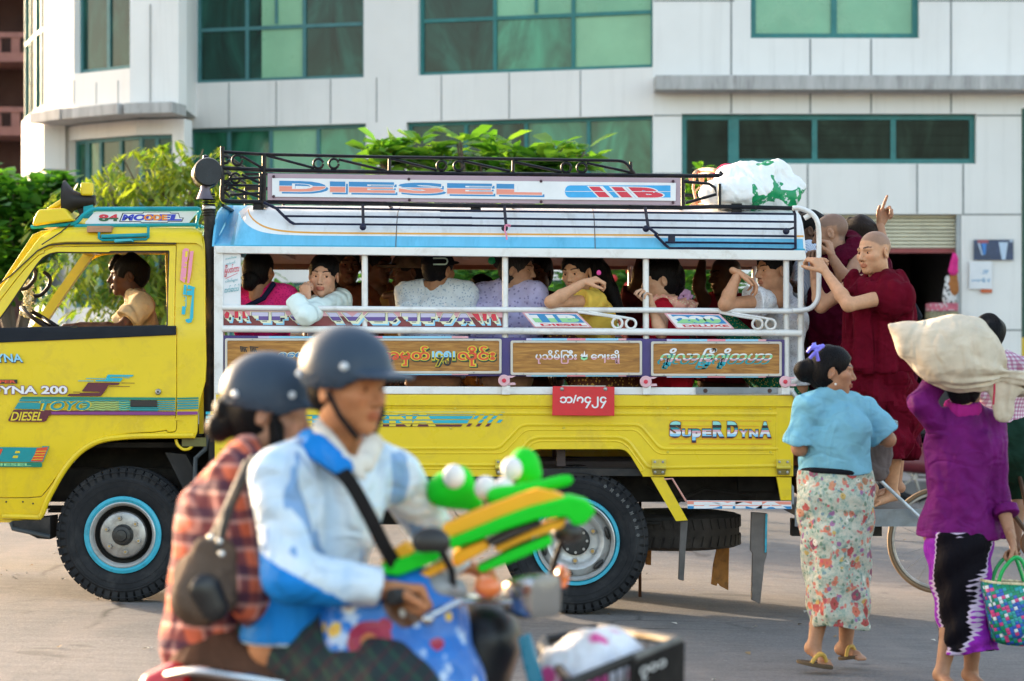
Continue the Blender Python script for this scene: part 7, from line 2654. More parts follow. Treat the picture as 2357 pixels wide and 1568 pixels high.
# third man, furthest, pointing
X = (2030 - CX) / F * 14.95
p = Person('person', 'dark-haired man at the back of the platform raising a pointing hand', MG, (.40, .20, .12), False, neck=P_(c5, 1690, 815, 14.9), pelvis=Vector((X, 14.95, zp + .88)), facing=(-.8, .5, 0), head=P_(c5, 1650, 650, 14.85), hf=(-.75, .6, 0),
arms=[dict(i=0, s=P_(c5, 1760, 860, 14.85), e=P_(c5, 1815, 700, 14.8), w=P_(c5, 1812, 548, 14.8), hd=(.42, 0, 1), pn=(.5, -.9, .1), curl=.75, point=True, sleeve=.3, thumb=-1), dict(i=1, e=P_(c5, 1560, 1000, 14.7), w=P_(c5, 1450, 900, 14.6), sleeve=.4)],
legs=[((X - .08, 14.9, zp + .85), (X - .09, 14.88, zp + .46), (X - .08, 14.93, zp + .09), (X - .2, 14.9, zp + .035)), ((X + .1, 15.0, zp + .85), (X + .1, 14.98, zp + .46), (X + .1, 15.03, zp + .09), (X - .02, 15.0, zp + .035))], res=.009)
p.hair('messy', hair_mat('brownish_black_hair', (.014, .009, .007)))
p.shirt(robe2, 'robe', .03, .4, hem=p.pelvis - Vector((0, 0, .05)), folds=.012, bias=.5, seed=31)
skirt_mesh('lower_robe', robe2, p.ob, [(p.pelvis + Vector((0, 0, .08)), .19, .17), (p.pelvis + Vector((0, 0, -.2)), .22, .20), (Vector((X, 14.95, zp + .34)), .23, .21)], seed=3, folds=.022)
# second monk, head turned away
X = (1965 - CX) / F * 14.5
p = Person('person', 'shaven monk in maroon turned away from the street, fist at the grab rail', MG, (.36, .185, .11), False, neck=P_(c5, 1540, 770, 14.5), pelvis=Vector((X, 14.5, zp + .88)), facing=(-.9, .2, 0), head=P_(c5, 1440, 622, 14.42), hf=(-.93, .3, -.16), stubble=True,
arms=[dict(i=1, s=P_(c5, 1650, 800, 14.3), e=P_(c5, 1560, 985, 14.12), w=P_(c5, 1447, 790, 14.15), hd=(-.2, .05, 1), pn=(-.8, .5, 0), curl=.95, sleeve=0), dict(i=0, e=P_(c5, 1380, 900, 14.75), w=P_(c5, 1330, 800, 14.6), sleeve=0)],
legs=[((X - .08, 14.45, zp + .85), (X - .09, 14.43, zp + .46), (X - .08, 14.48, zp + .09), (X - .2, 14.45, zp + .035)), ((X + .1, 14.6, zp + .85), (X + .1, 14.58, zp + .46), (X + .1, 14.6, zp + .09), (X - .02, 14.58, zp + .035))], res=.008)
def drape2(q):
 q.cap(P_(c5, 1560, 720, 14.5), P_(c5, 1640, 800, 14.4), .085, .10, k=.05)
 q.cap(P_(c5, 1640, 800, 14.4), P_(c5, 1580, 880, 14.35), .09, .085, k=.05)
 q.cap(P_(c5, 1500, 900, 14.5), P_(c5, 1430, 1300, 14.5), .13, .15, k=.06)
p.shirt(robe2, 'robe', .03, 0, hem=p.pelvis - Vector((0, 0, .05)), folds=.014, bias=.6, seed=33, extra=drape2)
skirt_mesh('lower_robe', robe2, p.ob, [(p.pelvis + Vector((-.02, 0, .12)), .20, .18), (p.pelvis + Vector((-.03, 0, -.2)), .24, .22), (Vector((X - .02, 14.5, zp + .17)), .25, .21)], seed=5, folds=.024)
# front monk
X = (2022 - CX) / F * 13.98
p = Person('person', 'shaven young monk in maroon robe gripping the white rail, face to the street', MG, (.56, .29, .165), False, neck=P_(c5, 1800, 985, 13.9), pelvis=Vector((X, 13.98, zp + .88)), facing=(-.8, -.6, 0), head=P_(c5, 1765, 765, 13.84), hf=(-.78, -.62, -.07), hup=(-.02, 0, 1), stubble=True, hs=1.04,
sh=[P_(c5, 1600, 1000, 14.02), P_(c5, 1890, 1080, 13.76)],
arms=[dict(i=1, s=P_(c5, 1880, 1085, 13.74), e=P_(c5, 1572, 1155, 13.62), w=P_(c5, 1398, 905, 13.80), hd=(-.62, .32, .9), pn=(-.55, .85, -.2), curl=.62, sleeve=0, thumb=1, hsz=1.1), dict(i=0, s=P_(c5, 1590, 1010, 14.02), e=P_(c5, 1365, 1165, 14.0), w=P_(c5, 1315, 965, 14.04), hd=(0, .0, 1), pn=(.6, -.6, 0), curl=.6, sleeve=0)],
legs=[((X - .06, 13.93, zp + .85), (X - .10, 13.9, zp + .46), (X - .06, 14.02, zp + .09), (X - .16, 13.97, zp + .035)), ((X + .1, 14.05, zp + .85), (X + .1, 14.03, zp + .46), (X + .1, 14.15, zp + .09), (X + .0, 14.08, zp + .035))], res=.0065)
def drape3(q):
 q.cap(P_(c5, 1800, 965, 13.9), P_(c5, 1900, 1030, 13.8), .06, .065, k=.04)
 q.cap(P_(c5, 1890, 1030, 13.80), P_(c5, 1955, 1230, 13.85), .08, .06, k=.05)
 q.cap(P_(c5, 1775, 1085, 13.76), P_(c5, 1915, 1100, 13.73), .072, .098, k=.03)
 q.cap(P_(c5, 1955, 1180, 13.88), P_(c5, 1985, 1640, 13.98), .06, .08, k=.05)
 q.cap(P_(c5, 1640, 1150, 13.9), P_(c5, 1650, 1640, 13.95), .07, .09, k=.07)
 for a_, b_, r_ in (((1840, 950), (1590, 1050), .020), ((1850, 965), (1610, 1120), .022), ((1862, 985), (1640, 1200), .022), ((1790, 1120), (1660, 1290), .020), ((1660, 1130), (1640, 1600), .024), ((1730, 1160), (1720, 1640), .022), ((1800, 1150), (1800, 1640), .024), ((1880, 1140), (1890, 1640), .022)):
  q.cap(P_(c5, *a_, 13.80), P_(c5, *b_, 13.79), r_, r_ * .8, k=.018)
 for a_, b_, r_ in (((1920, 1010), (1990, 1240), .03), ((1985, 1200), (2010, 1640), .032)):
  q.cap(P_(c5, *a_, 13.80), P_(c5, *b_, 13.84), r_, r_ * .9, k=.02)
 q.cap(P_(c5, 1600, 985, 14.02), P_(c5, 1680, 955, 13.98), .075, .07, k=.02, sub=True)
 q.cap(P_(c5, 1600, 985, 14.02), P_(c5, 1380, 1165, 14.0), .06, .06, k=.02, sub=True)
p.shirt(robe, 'robe', .014, 0, hem=p.pelvis - Vector((0, 0, .06)), folds=.016, bias=.7, seed=35, extra=drape3, neckr=.064, freqs=(15, 28), stretch=(1.5, 1.5, .12), warp=.15)
skirt_mesh('lower_robe', robe, p.ob, [(p.pelvis + Vector((.0, 0, .15)), .195, .18), (p.pelvis + Vector((.0, 0, -.1)), .20, .185), (p.pelvis + Vector((.01, 0, -.35)), .195, .17), (Vector((X + .02, 13.98, zp + .29)), .19, .17)], seed=7, folds=.042, nf=7)
q = MB()
q.tube([P_(c5, 1990, 1080, 14.0), P_(c5, 2060, 1180, 14.05), P_(c5, 2095, 1250, 14.1)], .03, 8)
q.build('shoulder_bag', cloth('black_canvas', (.012, .014, .02)), p.ob)
# ---------------- driver, cab shade put into skin and shirt colours
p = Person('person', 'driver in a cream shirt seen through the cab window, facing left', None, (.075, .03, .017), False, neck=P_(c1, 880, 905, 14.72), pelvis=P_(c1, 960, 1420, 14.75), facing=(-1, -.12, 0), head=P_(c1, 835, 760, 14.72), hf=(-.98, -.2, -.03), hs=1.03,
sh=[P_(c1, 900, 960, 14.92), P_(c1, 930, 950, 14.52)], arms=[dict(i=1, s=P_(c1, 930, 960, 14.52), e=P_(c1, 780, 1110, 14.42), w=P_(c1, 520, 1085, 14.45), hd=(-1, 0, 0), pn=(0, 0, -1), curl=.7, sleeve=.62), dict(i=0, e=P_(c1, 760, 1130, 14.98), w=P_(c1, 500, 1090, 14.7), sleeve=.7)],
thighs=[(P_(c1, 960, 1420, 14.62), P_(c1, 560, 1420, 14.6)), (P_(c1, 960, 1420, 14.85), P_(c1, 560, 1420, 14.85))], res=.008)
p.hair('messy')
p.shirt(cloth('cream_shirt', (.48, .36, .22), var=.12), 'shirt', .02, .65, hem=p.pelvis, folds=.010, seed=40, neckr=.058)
# jasmine garland hanging in the windscreen
q = MB()
rs = random.Random(4)
for i in range(240):
 t_ = i / 240
 c_ = Vector(c1(175 + 10 * math.sin(t_ * 5) + 6 * t_, 790 + 235 * t_))
 p3 = W(c_, 14.5) + Vector((rs.gauss(0, .014), rs.gauss(0, .014), rs.gauss(0, .004)))
 q.ball(p3, rs.uniform(.006, .011), rs.randint(0, 1), 6)
q.tube([W(c1(190, 690), 14.5), W(c1(178, 800), 14.5)], .004, 5, 2)
g = q.build('flower_garland', [mat('jasmine_white', (.70, .66, .48), .8), mat('jasmine_cream', (.55, .48, .26), .8), blk], origin=W(c1(190, 690), 14.5))
tag(g, 'string of cream jasmine flowers hanging in the windscreen of the cab', 'garland')
# ---------------- load on the roof
sk_ = SDF(.04)
sk_.ell(P_(c5, 740, 320, 14.5), (.22, .17, .105))
sk_.ell(P_(c5, 880, 300, 14.55), (.15, .16, .11))
sk_.ell(P_(c5, 820, 200, 14.6), (.20, .14, .09))
sk_.ell(P_(c5, 1020, 140, 14.55), (.07, .06, .055))
sk_.cap(P_(c5, 1040, 170, 14.55), P_(c5, 1090, 330, 14.5), .055, .075, k=.05, flat=((0, 1, 0), .6))
sk_.cap(P_(c5, 1090, 220, 14.55), P_(c5, 1225, 265, 14.5), .06, .018, k=.05, flat=((0, 1, 0), .5))
sk_.cap(P_(c5, 1150, 260, 14.52), P_(c5, 1150, 380, 14.5), .05, .02, k=.04, flat=((0, 1, 0), .4))
sk_.post.append(wave_noise(9, (18, 34, 60), .016, ridge=True))
def bag_mat():
 m, n, b, new = nodes_of('white_green_plastic')
 v = objcoord(n)
 s_ = sep(n, v)
 f = noise(n, objcoord(n, (1, 1, 1.6)), 5.2, 2, .4, .4)
 k = ramp(n, f, [(.555, 0.), (.565, 1.)])
 k2 = ramp(n, noise(n, v, 28, 2), [(.56, 0.), (.6, 1.)])
 zone = mth(n, 'GREATER_THAN', s_[0], .02)
 kk = mth(n, 'MULTIPLY', mth(n, 'SUBTRACT', k, mth(n, 'MULTIPLY', k, mth(n, 'MULTIPLY', k2, .8))), zone)
 c = mixc(n, kk, (.80, .80, .80), (.0, .26, .09))
 n.links.new(c, b.inputs['Base Color'])
 b.inputs['Roughness'].default_value = .4
 bump(n, b, noise(n, v, 40, 4, .6, .8), .5, .01)
 return m
V, Q = sk_.mesh(.009)
o = np_mesh('plastic_sack', [(relax(V, Q, 1, .4), Q, None)], bag_mat(), origin=P_(c5, 800, 400, 14.5))
tag(o, 'bulging white plastic sack with green print on the truck roof', 'sack')
sk_ = SDF(.03)
sk_.ell(P_(c5, 690, 190, 14.8), (.11, .10, .08))
sk_.ell(P_(c5, 660, 300, 14.85), (.08, .10, .10))
sk_.post.append(wave_noise(2, (20, 40), .012, ridge=True))
V, Q = sk_.mesh(.01)
o = np_mesh('cloth_bundle', [(V, Q, None)], cloth('crimson_bundle', (.55, .03, .10)), origin=P_(c5, 680, 380, 14.8))
tag(o, 'crimson cloth bundle behind the white sack on the roof', 'bundle')
q = MB()
for cy_, r0, a0, a1 in ((150, 100, 180, 350), (380, 105, 190, 345)):
 pts = [W(c5(510 + r0 * math.cos(R(a)), cy_ + 25 + r0 * .42 * math.sin(R(a))), 14.75 + .12 * math.sin(R(a) * 2)) for a in range(a0, a1, 8)]
 q.tube(pts, .014, 8)
 q.tube([p_ + Vector((0, .3, .0)) for p_ in pts], .014, 8)
for i in range(7):
 x = 415 + i * 32
 q.tube([W(c5(x, 170), 14.75), W(c5(x + (20 if i % 2 else -14), 270), 14.78), W(c5(x + 8, 372), 14.75)], .009, 6)
 q.tube([W(c5(x, 265 if i % 2 else 300), 14.75), W(c5(x + 32, 300 if i % 2 else 265), 14.75)], .006, 6)
o = q.build('cane_basket', mat('cane', (.50, .30, .17), .6, var=.2), origin=W(c5(510, 390), 14.75))
tag(o, 'open cane basket frame lying in the rear of the roof rack', 'basket')
# ================================================================ women walking on the road
def floral():
 m, n, b, new = nodes_of('floral_longyi_cloth')
 v = objcoord(n)
 wv = mixc(n, .05, v, noise_col(n, v, 14))
 base = ramp(n, noise(n, v, 30, 4, .8), [(.3, (.15, .27, .25)), (.45, (.36, .42, .35)), (.58, (.56, .53, .44)), (.75, (.32, .33, .22))])
 c = base
 for sc, thr, pal in ((15, .44, [(0, (.40, .015, .02)), (.35, (.62, .12, .06)), (.6, (.25, .03, .10)), (.8, (.55, .20, .10))]), (27, .42, [(0, (.60, .16, .10)), (.4, (.30, .10, .28)), (.65, (.72, .70, .62)), (.85, (.55, .35, .08))]), (44, .42, [(0, (.12, .22, .16)), (.5, (.55, .10, .12)), (.8, (.15, .25, .30))])):
  t = n.nodes.new('ShaderNodeTexVoronoi')
  t.inputs['Scale'].default_value = sc
  n.links.new(wv, t.inputs['Vector'])
  s_ = n.nodes.new('ShaderNodeSeparateColor')
  n.links.new(t.outputs['Color'], s_.inputs[0])
  col = ramp(n, s_.outputs[0], pal, 'CONSTANT')
  k = ramp(n, mth(n, 'ADD', t.outputs['Distance'], mth(n, 'MULTIPLY', noise(n, v, sc * 5, 2), .22)), [(thr, 1.), (thr + .05, 0.)])
  k = mth(n, 'MULTIPLY', k, mth(n, 'GREATER_THAN', s_.outputs[1], .30))
  c = mixc(n, mth(n, 'MULTIPLY', k, .85), c, col)
  eye = ramp(n, t.outputs['Distance'], [(.06, 1.), (.1, 0.)])
  c = mixc(n, mth(n, 'MULTIPLY', mth(n, 'MULTIPLY', eye, k), .8), c, (.14, .05, .02))
 n.links.new(c, b.inputs['Base Color'])
 b.inputs['Roughness'].default_value = .75
 b.inputs['Specular IOR Level'].default_value = .25
 bump(n, b, creases(n, 15), .6, .04)
 return m
def tiedye():
 m, n, b, new = nodes_of('purple_black_longyi_cloth')
 v = objcoord(n)
 f = noise(n, objcoord(n, (1, 1, .5)), 4.4, 1, .3, .3)
 z = mth(n, 'MULTIPLY', mth(n, 'PINGPONG', mth(n, 'ADD', sep(n, v)[2], mth(n, 'MULTIPLY', noise(n, v, 20, 1), .02)), .012), 2.3)
 g = mth(n, 'ADD', f, z)
 pur = ramp(n, noise(n, v, 30, 4), [(.3, (.20, .012, .30)), (.7, (.32, .03, .42))])
 k = ramp(n, g, [(.475, 0.), (.48, 1.)])
 c = mixc(n, k, (.003, .002, .005), pur)
 b.inputs['Specular IOR Level'].default_value = .1
 e = ramp(n, g, [(.452, 0.), (.460, 1.), (.482, 1.), (.490, 0.)])
 c = mixc(n, e, c, (.50, .40, .54))
 n.links.new(c, b.inputs['Base Color'])
 b.inputs['Roughness'].default_value = .7
 bump(n, b, noise(n, objcoord(n, (1, 1, .5)), 26, 4, .6, .6), .4, .02)
 return m
sole_m = mat('sandal_sole', (.075, .045, .02), .7, var=.3)
strap_m = mat('mustard_sandal_strap', (.46, .28, .05), .6)
def sandal(name, label, heel, toe, m=None):
 """flip-flop: contoured sole with toe-post straps, under a foot"""
 h, t_ = Vector(heel), Vector(toe)
 d = (t_ - h).normalized()
 sd_ = d.cross(Vector((0, 0, 1))).normalized()
 up = sd_.cross(d)
 L = (t_ - h).length
 q_ = MB()
 n_ = 18
 out = []
 for i in range(n_):
  a = 2 * math.pi * i / n_
  x = .5 - .5 * math.cos(a)
  wd = .034 + .012 * x
  out.append(h + d * (L * (.5 - .5 * math.cos(a))) + sd_ * (wd * math.sin(a)) * (1.25 if .1 < x < .9 else 1.1))
 q_.prism(out, up * .016, 0)
 o = q_.build(name, sole_m, None, origin=h, bevel=.003)
 tag(o, label, 'sandal')
 q_ = MB()
 top = h + d * L * .8 + up * .05
 for s_ in (-1, 1):
  q_.tube(crv([h + d * L * .42 + sd_ * .042 * s_ + up * .016, h + d * L * .55 + sd_ * .034 * s_ + up * .055, h + d * L * .70 + sd_ * .012 * s_ + up * .058, top - up * .02], 4), .009, 7)
 q_.build('strap', m or strap_m, o)
 return o
SGRP = 'pedestrians on the road'
Q6 = lambda u, v, d: W(c6(u, v), d)
# ---------------- woman in blue
p = Person('person', 'woman in a light blue T-shirt and floral wrap skirt walking right, hair in a bun', SGRP, (.40, .20, .115), True, neck=Q6(292, 405, 11.62), pelvis=Q6(312, 745, 11.66), facing=(.42, .9, 0), head=Q6(298, 297, 11.62), hf=(1, -.06, -.05), sw=.165, thick=1.02, legr=.62,
sh=[Q6(440, 455, 11.72), Q6(182, 455, 11.58)],
arms=[dict(i=0, e=Q6(528, 575, 11.72), w=Q6(470, 545, 11.95), hd=(-1, .3, .1), pn=(0, -.5, 1), curl=.6, sleeve=.82), dict(i=1, e=Q6(160, 610, 11.60), w=Q6(290, 640, 11.86), hd=(1, .4, 0), pn=(0, -1, 0), curl=.5, sleeve=.8)],
legs=[(Q6(262, 830, 11.6), Q6(280, 1120, 11.72), Q6(222, 1425, 11.68), Q6(262, 1487, 11.62)), (Q6(352, 830, 11.72), Q6(372, 1130, 11.74), Q6(352, 1425, 11.86), Q6(398, 1462, 11.82))], res=.0065)
p.hair('bun', None, [(p.hl(0, -.10, .01), p.hl(0, -.135, .0), .06, .052)])
q = MB()
for a, b in (((198, 205), (262, 190)), ((222, 178), (240, 250)), ((205, 240), (262, 186)), ((196, 215), (225, 185))):
 q.tube([Q6(*a, 11.515), Q6((a[0] + b[0]) / 2, (a[1] + b[1]) / 2 - 3, 11.50), Q6(*b, 11.515)], .0085, 8)
q.build('hair_clip', mat('lavender_plastic', (.20, .18, .78), .3), p.ob)
q = MB()
q.ball(Q6(311, 347, 11.525), .006, 0, 10)
q.build('earring', mat('pearl', (.8, .78, .74), .2), p.ob)
def loose(q_):
 q_.cap(Q6(300, 560, 11.64), Q6(308, 650, 11.66), .148, .15, k=.05, flat=(p.fc, .78))
p.shirt(cloth('sky_blue_tshirt', (.20, .46, .60), var=.08, bmp=.5), 'tshirt', .008, .84, hem=Q6(312, 712, 11.66), folds=.013, bias=.35, seed=51, sleeve_r=1.15, neckr=.03, extra=loose, freqs=(9, 18, 32), stretch=(.9, .9, 1.1))
fl = floral()
q = MB()
q.tube([Q6(312, 703, 11.66) + Vector((.158 * math.cos(a), .135 * math.sin(a), .006 * math.sin(a * 2))) for a in [2 * math.pi * i / 32 for i in range(32)]], .014, 8, closed=True)
q.build('waistband', cloth('black_waistband', (.012, .012, .016)), p.ob)
def sk6(pts, d):
 return [(Q6(u, v, d + dd), rx / 865.0, ry) for u, v, rx, ry, dd in pts]
skirt_mesh('longyi', fl, p.ob, sk6([(311, 700, 146, .135, 0), (311, 800, 156, .155, 0), (313, 900, 148, .155, 0), (312, 1000, 138, .15, 0), (314, 1100, 130, .155, .02), (318, 1200, 122, .155, .02), (324, 1290, 114, .155, .02), (330, 1340, 110, .15, .02)], 11.66), folds=.012, nf=4, seed=12)
sandal('sandal', 'worn mustard flip-flop under the raised heel of the woman in blue', Q6(148, 1492, 11.61), Q6(300, 1520, 11.58))
sandal('sandal', 'mustard flip-flop on the far foot of the woman in blue', Q6(322, 1482, 11.85), Q6(416, 1470, 11.82))
# what she carries
q = SDF(.03)
q.cap(Q6(492, 590, 11.9), Q6(482, 690, 11.9), .05, .055, flat=((0, 1, 0), .6))
q.cap(Q6(470, 610, 11.9), Q6(505, 650, 11.9), .05, .05, flat=((0, 1, 0), .6))
q.post.append(wave_noise(8, (20, 45), .010, ridge=True))
V, Q = q.mesh(.008)
o = np_mesh('cloth_bag', [(relax(V, Q, 1, .4), Q, None)], cloth('grey_brown_cloth', (.16, .13, .125)), origin=Q6(485, 690, 11.9))
tag(o, 'grey-brown cloth bag held in the arm of the woman in blue', 'bag')
q = MB()
for i in range(6):
 q.box(Q6(508, 500 - i * 4, 11.92) + Vector((0, 0, 0)), (.12, .16, .0035), i % 2, Matrix.Rotation(R(14 + i), 3, 'Y'))
o = q.build('notebook', [mat('paper_white', (.7, .7, .7), .7), mat('notebook_teal', (.03, .12, .13), .6)], origin=Q6(508, 500, 11.92))
tag(o, 'small stack of papers held in the crook of her arm above the cloth bag', 'papers')
# ---------------- woman in purple with the sack on her head
p = Person('person', 'woman in a purple jacket seen from behind, carrying a sack on her head', SGRP, (.34, .17, .10), True, neck=Q6(838, 452, 11.22), pelvis=Q6(815, 965, 11.24), facing=(.22, .97, 0), head=Q6(845, 352, 11.22), hf=(.45, .9, 0), sw=.165, thick=.98, legr=.55,
sh=[Q6(955, 520, 11.26), Q6(735, 515, 11.2)],
arms=[dict(i=0, e=Q6(985, 800, 11.22), w=Q6(1035, 985, 11.12), hd=(.25, 0, -1), pn=(-1, .1, 0), curl=.95, sleeve=1.28, thumb=-1), dict(i=1, e=Q6(662, 425, 11.14), w=Q6(722, 340, 11.2), hd=(-.15, 0, 1), pn=(0, -.2, 1), curl=.25, sleeve=1.92)],
legs=[(Q6(768, 1050, 11.2), Q6(800, 1290, 11.26), Q6(748, 1530, 11.22), Q6(792, 1592, 11.1)), (Q6(868, 1050, 11.25), Q6(880, 1290, 11.27), Q6(868, 1530, 11.4), Q6(905, 1580, 11.32))], res=.0065)
p.hair('back')
def jacket(q_):
 q_.cap(p.neck - p.up * .06, p.neck + p.up * .012, .085, .068, k=.03)
 q_.cap(Q6(818, 700, 11.23), Q6(815, 960, 11.24), .125, .150, k=.06, flat=(p.fc, .8))
 q_.cap(Q6(905, 900, 11.22), Q6(970, 960, 11.28), .06, .07, k=.05, flat=(p.fc, .5))
p.shirt(cloth('purple_silk_jacket', (.135, .009, .118), var=.25, rough=.55, bmp=.55), 'jacket', .011, 1.3, hem=Q6(815, 978, 11.24), folds=.011, seed=53, sleeve_r=1.2, extra=jacket, freqs=(10, 20, 36), neckr=.02, stretch=(1, 1, .7))
q = SDF(.015)
q.cap(Q6(1008, 850, 11.19), Q6(1016, 885, 11.17), .058, .06, k=.01, cut=True, cuta=True)
p.part('rolled_cuff', q, cloth('purple_silk_jacket', (0, 0, 0)))
q = SDF(.012)
for i in range(16):
 a = 2 * math.pi * i / 16
 q.ell(Q6(834, 446, 11.22) + Vector((.068 * math.cos(a), .064 * math.sin(a), .014 * math.sin(a))), (.022, .018, .036))
p.part('collar', q, cloth('magenta_collar', (.36, .02, .20)))
skirt_mesh('longyi', tiedye(), p.ob, [(Q6(u, v, 11.24), rx / 896.0, ry) for u, v, rx, ry in ((820, 950, 138, .135), (820, 1060, 130, .145), (828, 1180, 112, .135), (840, 1300, 106, .13), (852, 1390, 106, .13), (862, 1440, 104, .13))], folds=.013, nf=5, seed=15)
# sack
q = SDF(.06)
T6 = lambda u, v: Q6(u, v, 11.12)
q.cap(T6(535, 108), T6(620, 165), .006, .068, k=.03)
q.cap(T6(620, 165), T6(740, 205), .068, .138, k=.05)
q.cap(T6(740, 205), T6(845, 228), .140, .158, k=.06)
q.cap(T6(845, 228), T6(915, 270), .150, .085, k=.06)
q.cap(T6(915, 270), T6(955, 300), .085, .024, k=.04)
q.cap(T6(960, 300), T6(1010, 345), .024, .06, k=.02, flat=((.4, 1, 0), .5))
q.cap(T6(990, 320), T6(1080, 345), .045, .085, k=.03, flat=((0, .6, 1), .45))
q.cap(T6(985, 350), T6(1005, 470), .05, .035, k=.03, flat=((0, 1, 0), .5))
q.ell(T6(1092, 352), (.05, .06, .035), k=.02, sub=True)
def pleats(D, X, Y, Z):
 t_ = T6(958, 300)
 m_ = np.abs(D) < .04
 idx = np.argwhere(m_)
 x, y, z = X[idx[:, 0], 0, 0] - t_.x, Y[0, idx[:, 1], 0] - t_.y, Z[0, 0, idx[:, 2]] - t_.z
 r_ = np.sqrt(x * x + y * y + z * z) + 1e-6
 th = np.arctan2(y + .001, z)
 D[m_] += .011 * np.exp(-(r_ / .20) ** 2) * np.sin(th * 11 + 2 * np.sin(th * 3))
 return D
q.post += [pleats, wave_noise(17, (8, 15, 28), .010, ridge=True)]
V, Q = q.mesh(.0075)
jute = cloth('unbleached_sackcloth', (.60, .51, .40), var=.12, bmp=.4)
o = np_mesh('head_sack', [(relax(V, Q, 1, .4), Q, None)], jute, origin=T6(850, 380))
tag(o, 'big tied beige cloth sack balanced on the head of the woman in purple', 'sack')
q = MB()
ax = (T6(990, 320) - T6(930, 285)).normalized()
x_, y_, _ = frame(ax)
for k in range(3):
 q.tube([T6(956 + k * 2, 299 + k * 2) + (x_ * math.cos(a) + y_ * math.sin(a)) * .029 for a in [2 * math.pi * i / 20 for i in range(20)]], .005, 6, closed=True)
q.tube([T6(958, 325) + Vector((0, -.04, 0)), T6(955, 380) + Vector((0, -.05, 0)), T6(952, 430) + Vector((0, -.045, 0))], .005, 6)
q.build('tie_string', mat('red_string', (.45, .02, .06), .8), o)
# woven bag
def woven():
 m, n, b, new = nodes_of('plaited_plastic')
 v = objcoord(n)
 br = n.nodes.new('ShaderNodeTexVoronoi')
 br.distance = 'CHEBYCHEV'
 br.inputs['Randomness'].default_value = .12
 br.inputs['Scale'].default_value = 1
 mp = n.nodes.new('ShaderNodeMapping')
 mp.inputs['Scale'].default_value = (58, 58, 62)
 mp.inputs['Rotation'].default_value = (0, R(20), 0)
 n.links.new(v, mp.inputs['Vector'])
 n.links.new(mp.outputs[0], br.inputs['Vector'])
 s_ = n.nodes.new('ShaderNodeSeparateColor')
 n.links.new(br.outputs['Color'], s_.inputs[0])
 c = ramp(n, s_.outputs[0], [(0, (.0, .22, .10)), (.3, (.02, .10, .45)), (.5, (.62, .05, .20)), (.66, (.02, .30, .32)), (.92, (.70, .72, .74))], 'CONSTANT')
 gap = ramp(n, br.outputs['Distance'], [(.40, 1.), (.5, .35)])
 c = mixc(n, 1.0, c, gap, 'MULTIPLY')
 n.links.new(c, b.inputs['Base Color'])
 b.inputs['Roughness'].default_value = .35
 bump(n, b, mth(n, 'SUBTRACT', 1, br.outputs['Distance']), .6, .006)
 return m
B6 = lambda u, v: Q6(u, v, 11.12)
bo = empty('woven_bag', B6(1010, 1410), 'plaited plastic shopping bag in green, blue and pink carried by the woman in purple', 'bag')
q = MB()
rings = []
for v_, x0, x1, ry in ((1172, 908, 1112, .085), (1240, 922, 1110, .082), (1320, 938, 1106, .078), (1400, 954, 1102, .07), (1418, 962, 1096, .06)):
 c_ = B6((x0 + x1) / 2, v_ - 8)
 rx = (x1 - x0) / 2 / 896
 rings.append([c_ + Vector((rx * math.copysign(abs(math.cos(a)) ** .55, math.cos(a)), ry * math.copysign(abs(math.sin(a)) ** .55, math.sin(a)), -.012 * math.cos(a))) for a in [2 * math.pi * i / 40 for i in range(40)]])
q.loft(rings, 0, True, False, True)
q.add(rings[-1], [tuple(range(40))])
bb = q.build('body', woven(), bo)
so = bb.modifiers.new('thickness', 'SOLIDIFY')
so.thickness = .006
q = MB()
q.tube([p_ + Vector((0, 0, .004)) for p_ in rings[0]], .007, 6, closed=True)
q.build('rim', mat('plaited_rim', (.62, .50, .30), .5, var=.5, vs=40), bo)
q = MB()
for dy in (-.07, .07):
 q.tube([p_ + Vector((0, dy, 0)) for p_ in crv([B6(965, 1175), B6(985, 1110), B6(1030, 1058), B6(1062, 1065), B6(1085, 1120), B6(1100, 1170)], 5)], .009, 8)
q.build('handle', mat('green_plastic_cord', (.0, .33, .07), .35), bo)
# ---------------- bicycle and its rider behind the sack
bd = 15.95
B = lambda u, v, dd=0: Q6(u, v, bd + dd)
bike = empty('bicycle', Vector((B(880, 1180).x, bd, gz(2.9))), 'old bicycle with whitewall tyres behind the woman in purple', 'bicycle')
rw = .335
wc = [B(742, 0), B(742, 0) + Vector((1.05, .05, 0))]
for c_ in wc:
 c_.z = gz(c_.x) + rw + .018
 q = MB()
 q.tube([c_ + Vector((rw * math.cos(a), 0, rw * math.sin(a))) for a in [2 * math.pi * i / 48 for i in range(48)]], .015, 8, 0, True)
 q.tube([c_ + Vector(((rw - .024) * math.cos(a), 0, (rw - .024) * math.sin(a))) for a in [2 * math.pi * i / 48 for i in range(48)]], .012, 6, 1, True)
 for i in range(18):
  a = 2 * math.pi * i / 18
  q.tube([c_ + Vector((.02 * math.cos(a + 1), .015 * (-1) ** i, .02 * math.sin(a + 1))), c_ + Vector(((rw - .03) * math.cos(a), 0, (rw - .03) * math.sin(a)))], .0016, 4, 2)
 q.lathe([(.018, -.05), (.018, .05)], c_, (0, 1, 0), 12, 2, caps=True)
 q.build('wheel', [mat('cream_brown_tyre', (.19, .12, .065), .7, var=.25), steel, steel], bike)
q = MB()
hd_, bbp, stp_ = wc[0] + Vector((.22, 0, .52)), wc[0] + Vector((.62, 0, -.02)), wc[0] + Vector((.50, 0, .50))
for a, b, r in ((wc[0], hd_, .013), (hd_, bbp, .016), (bbp, stp_, .015), (stp_, hd_, .014), (bbp, wc[1], .010), (stp_, wc[1], .010)):
 q.tube([a, b], r, 8)
q.tube([hd_, hd_ + Vector((.03, 0, .16))], .012, 8)
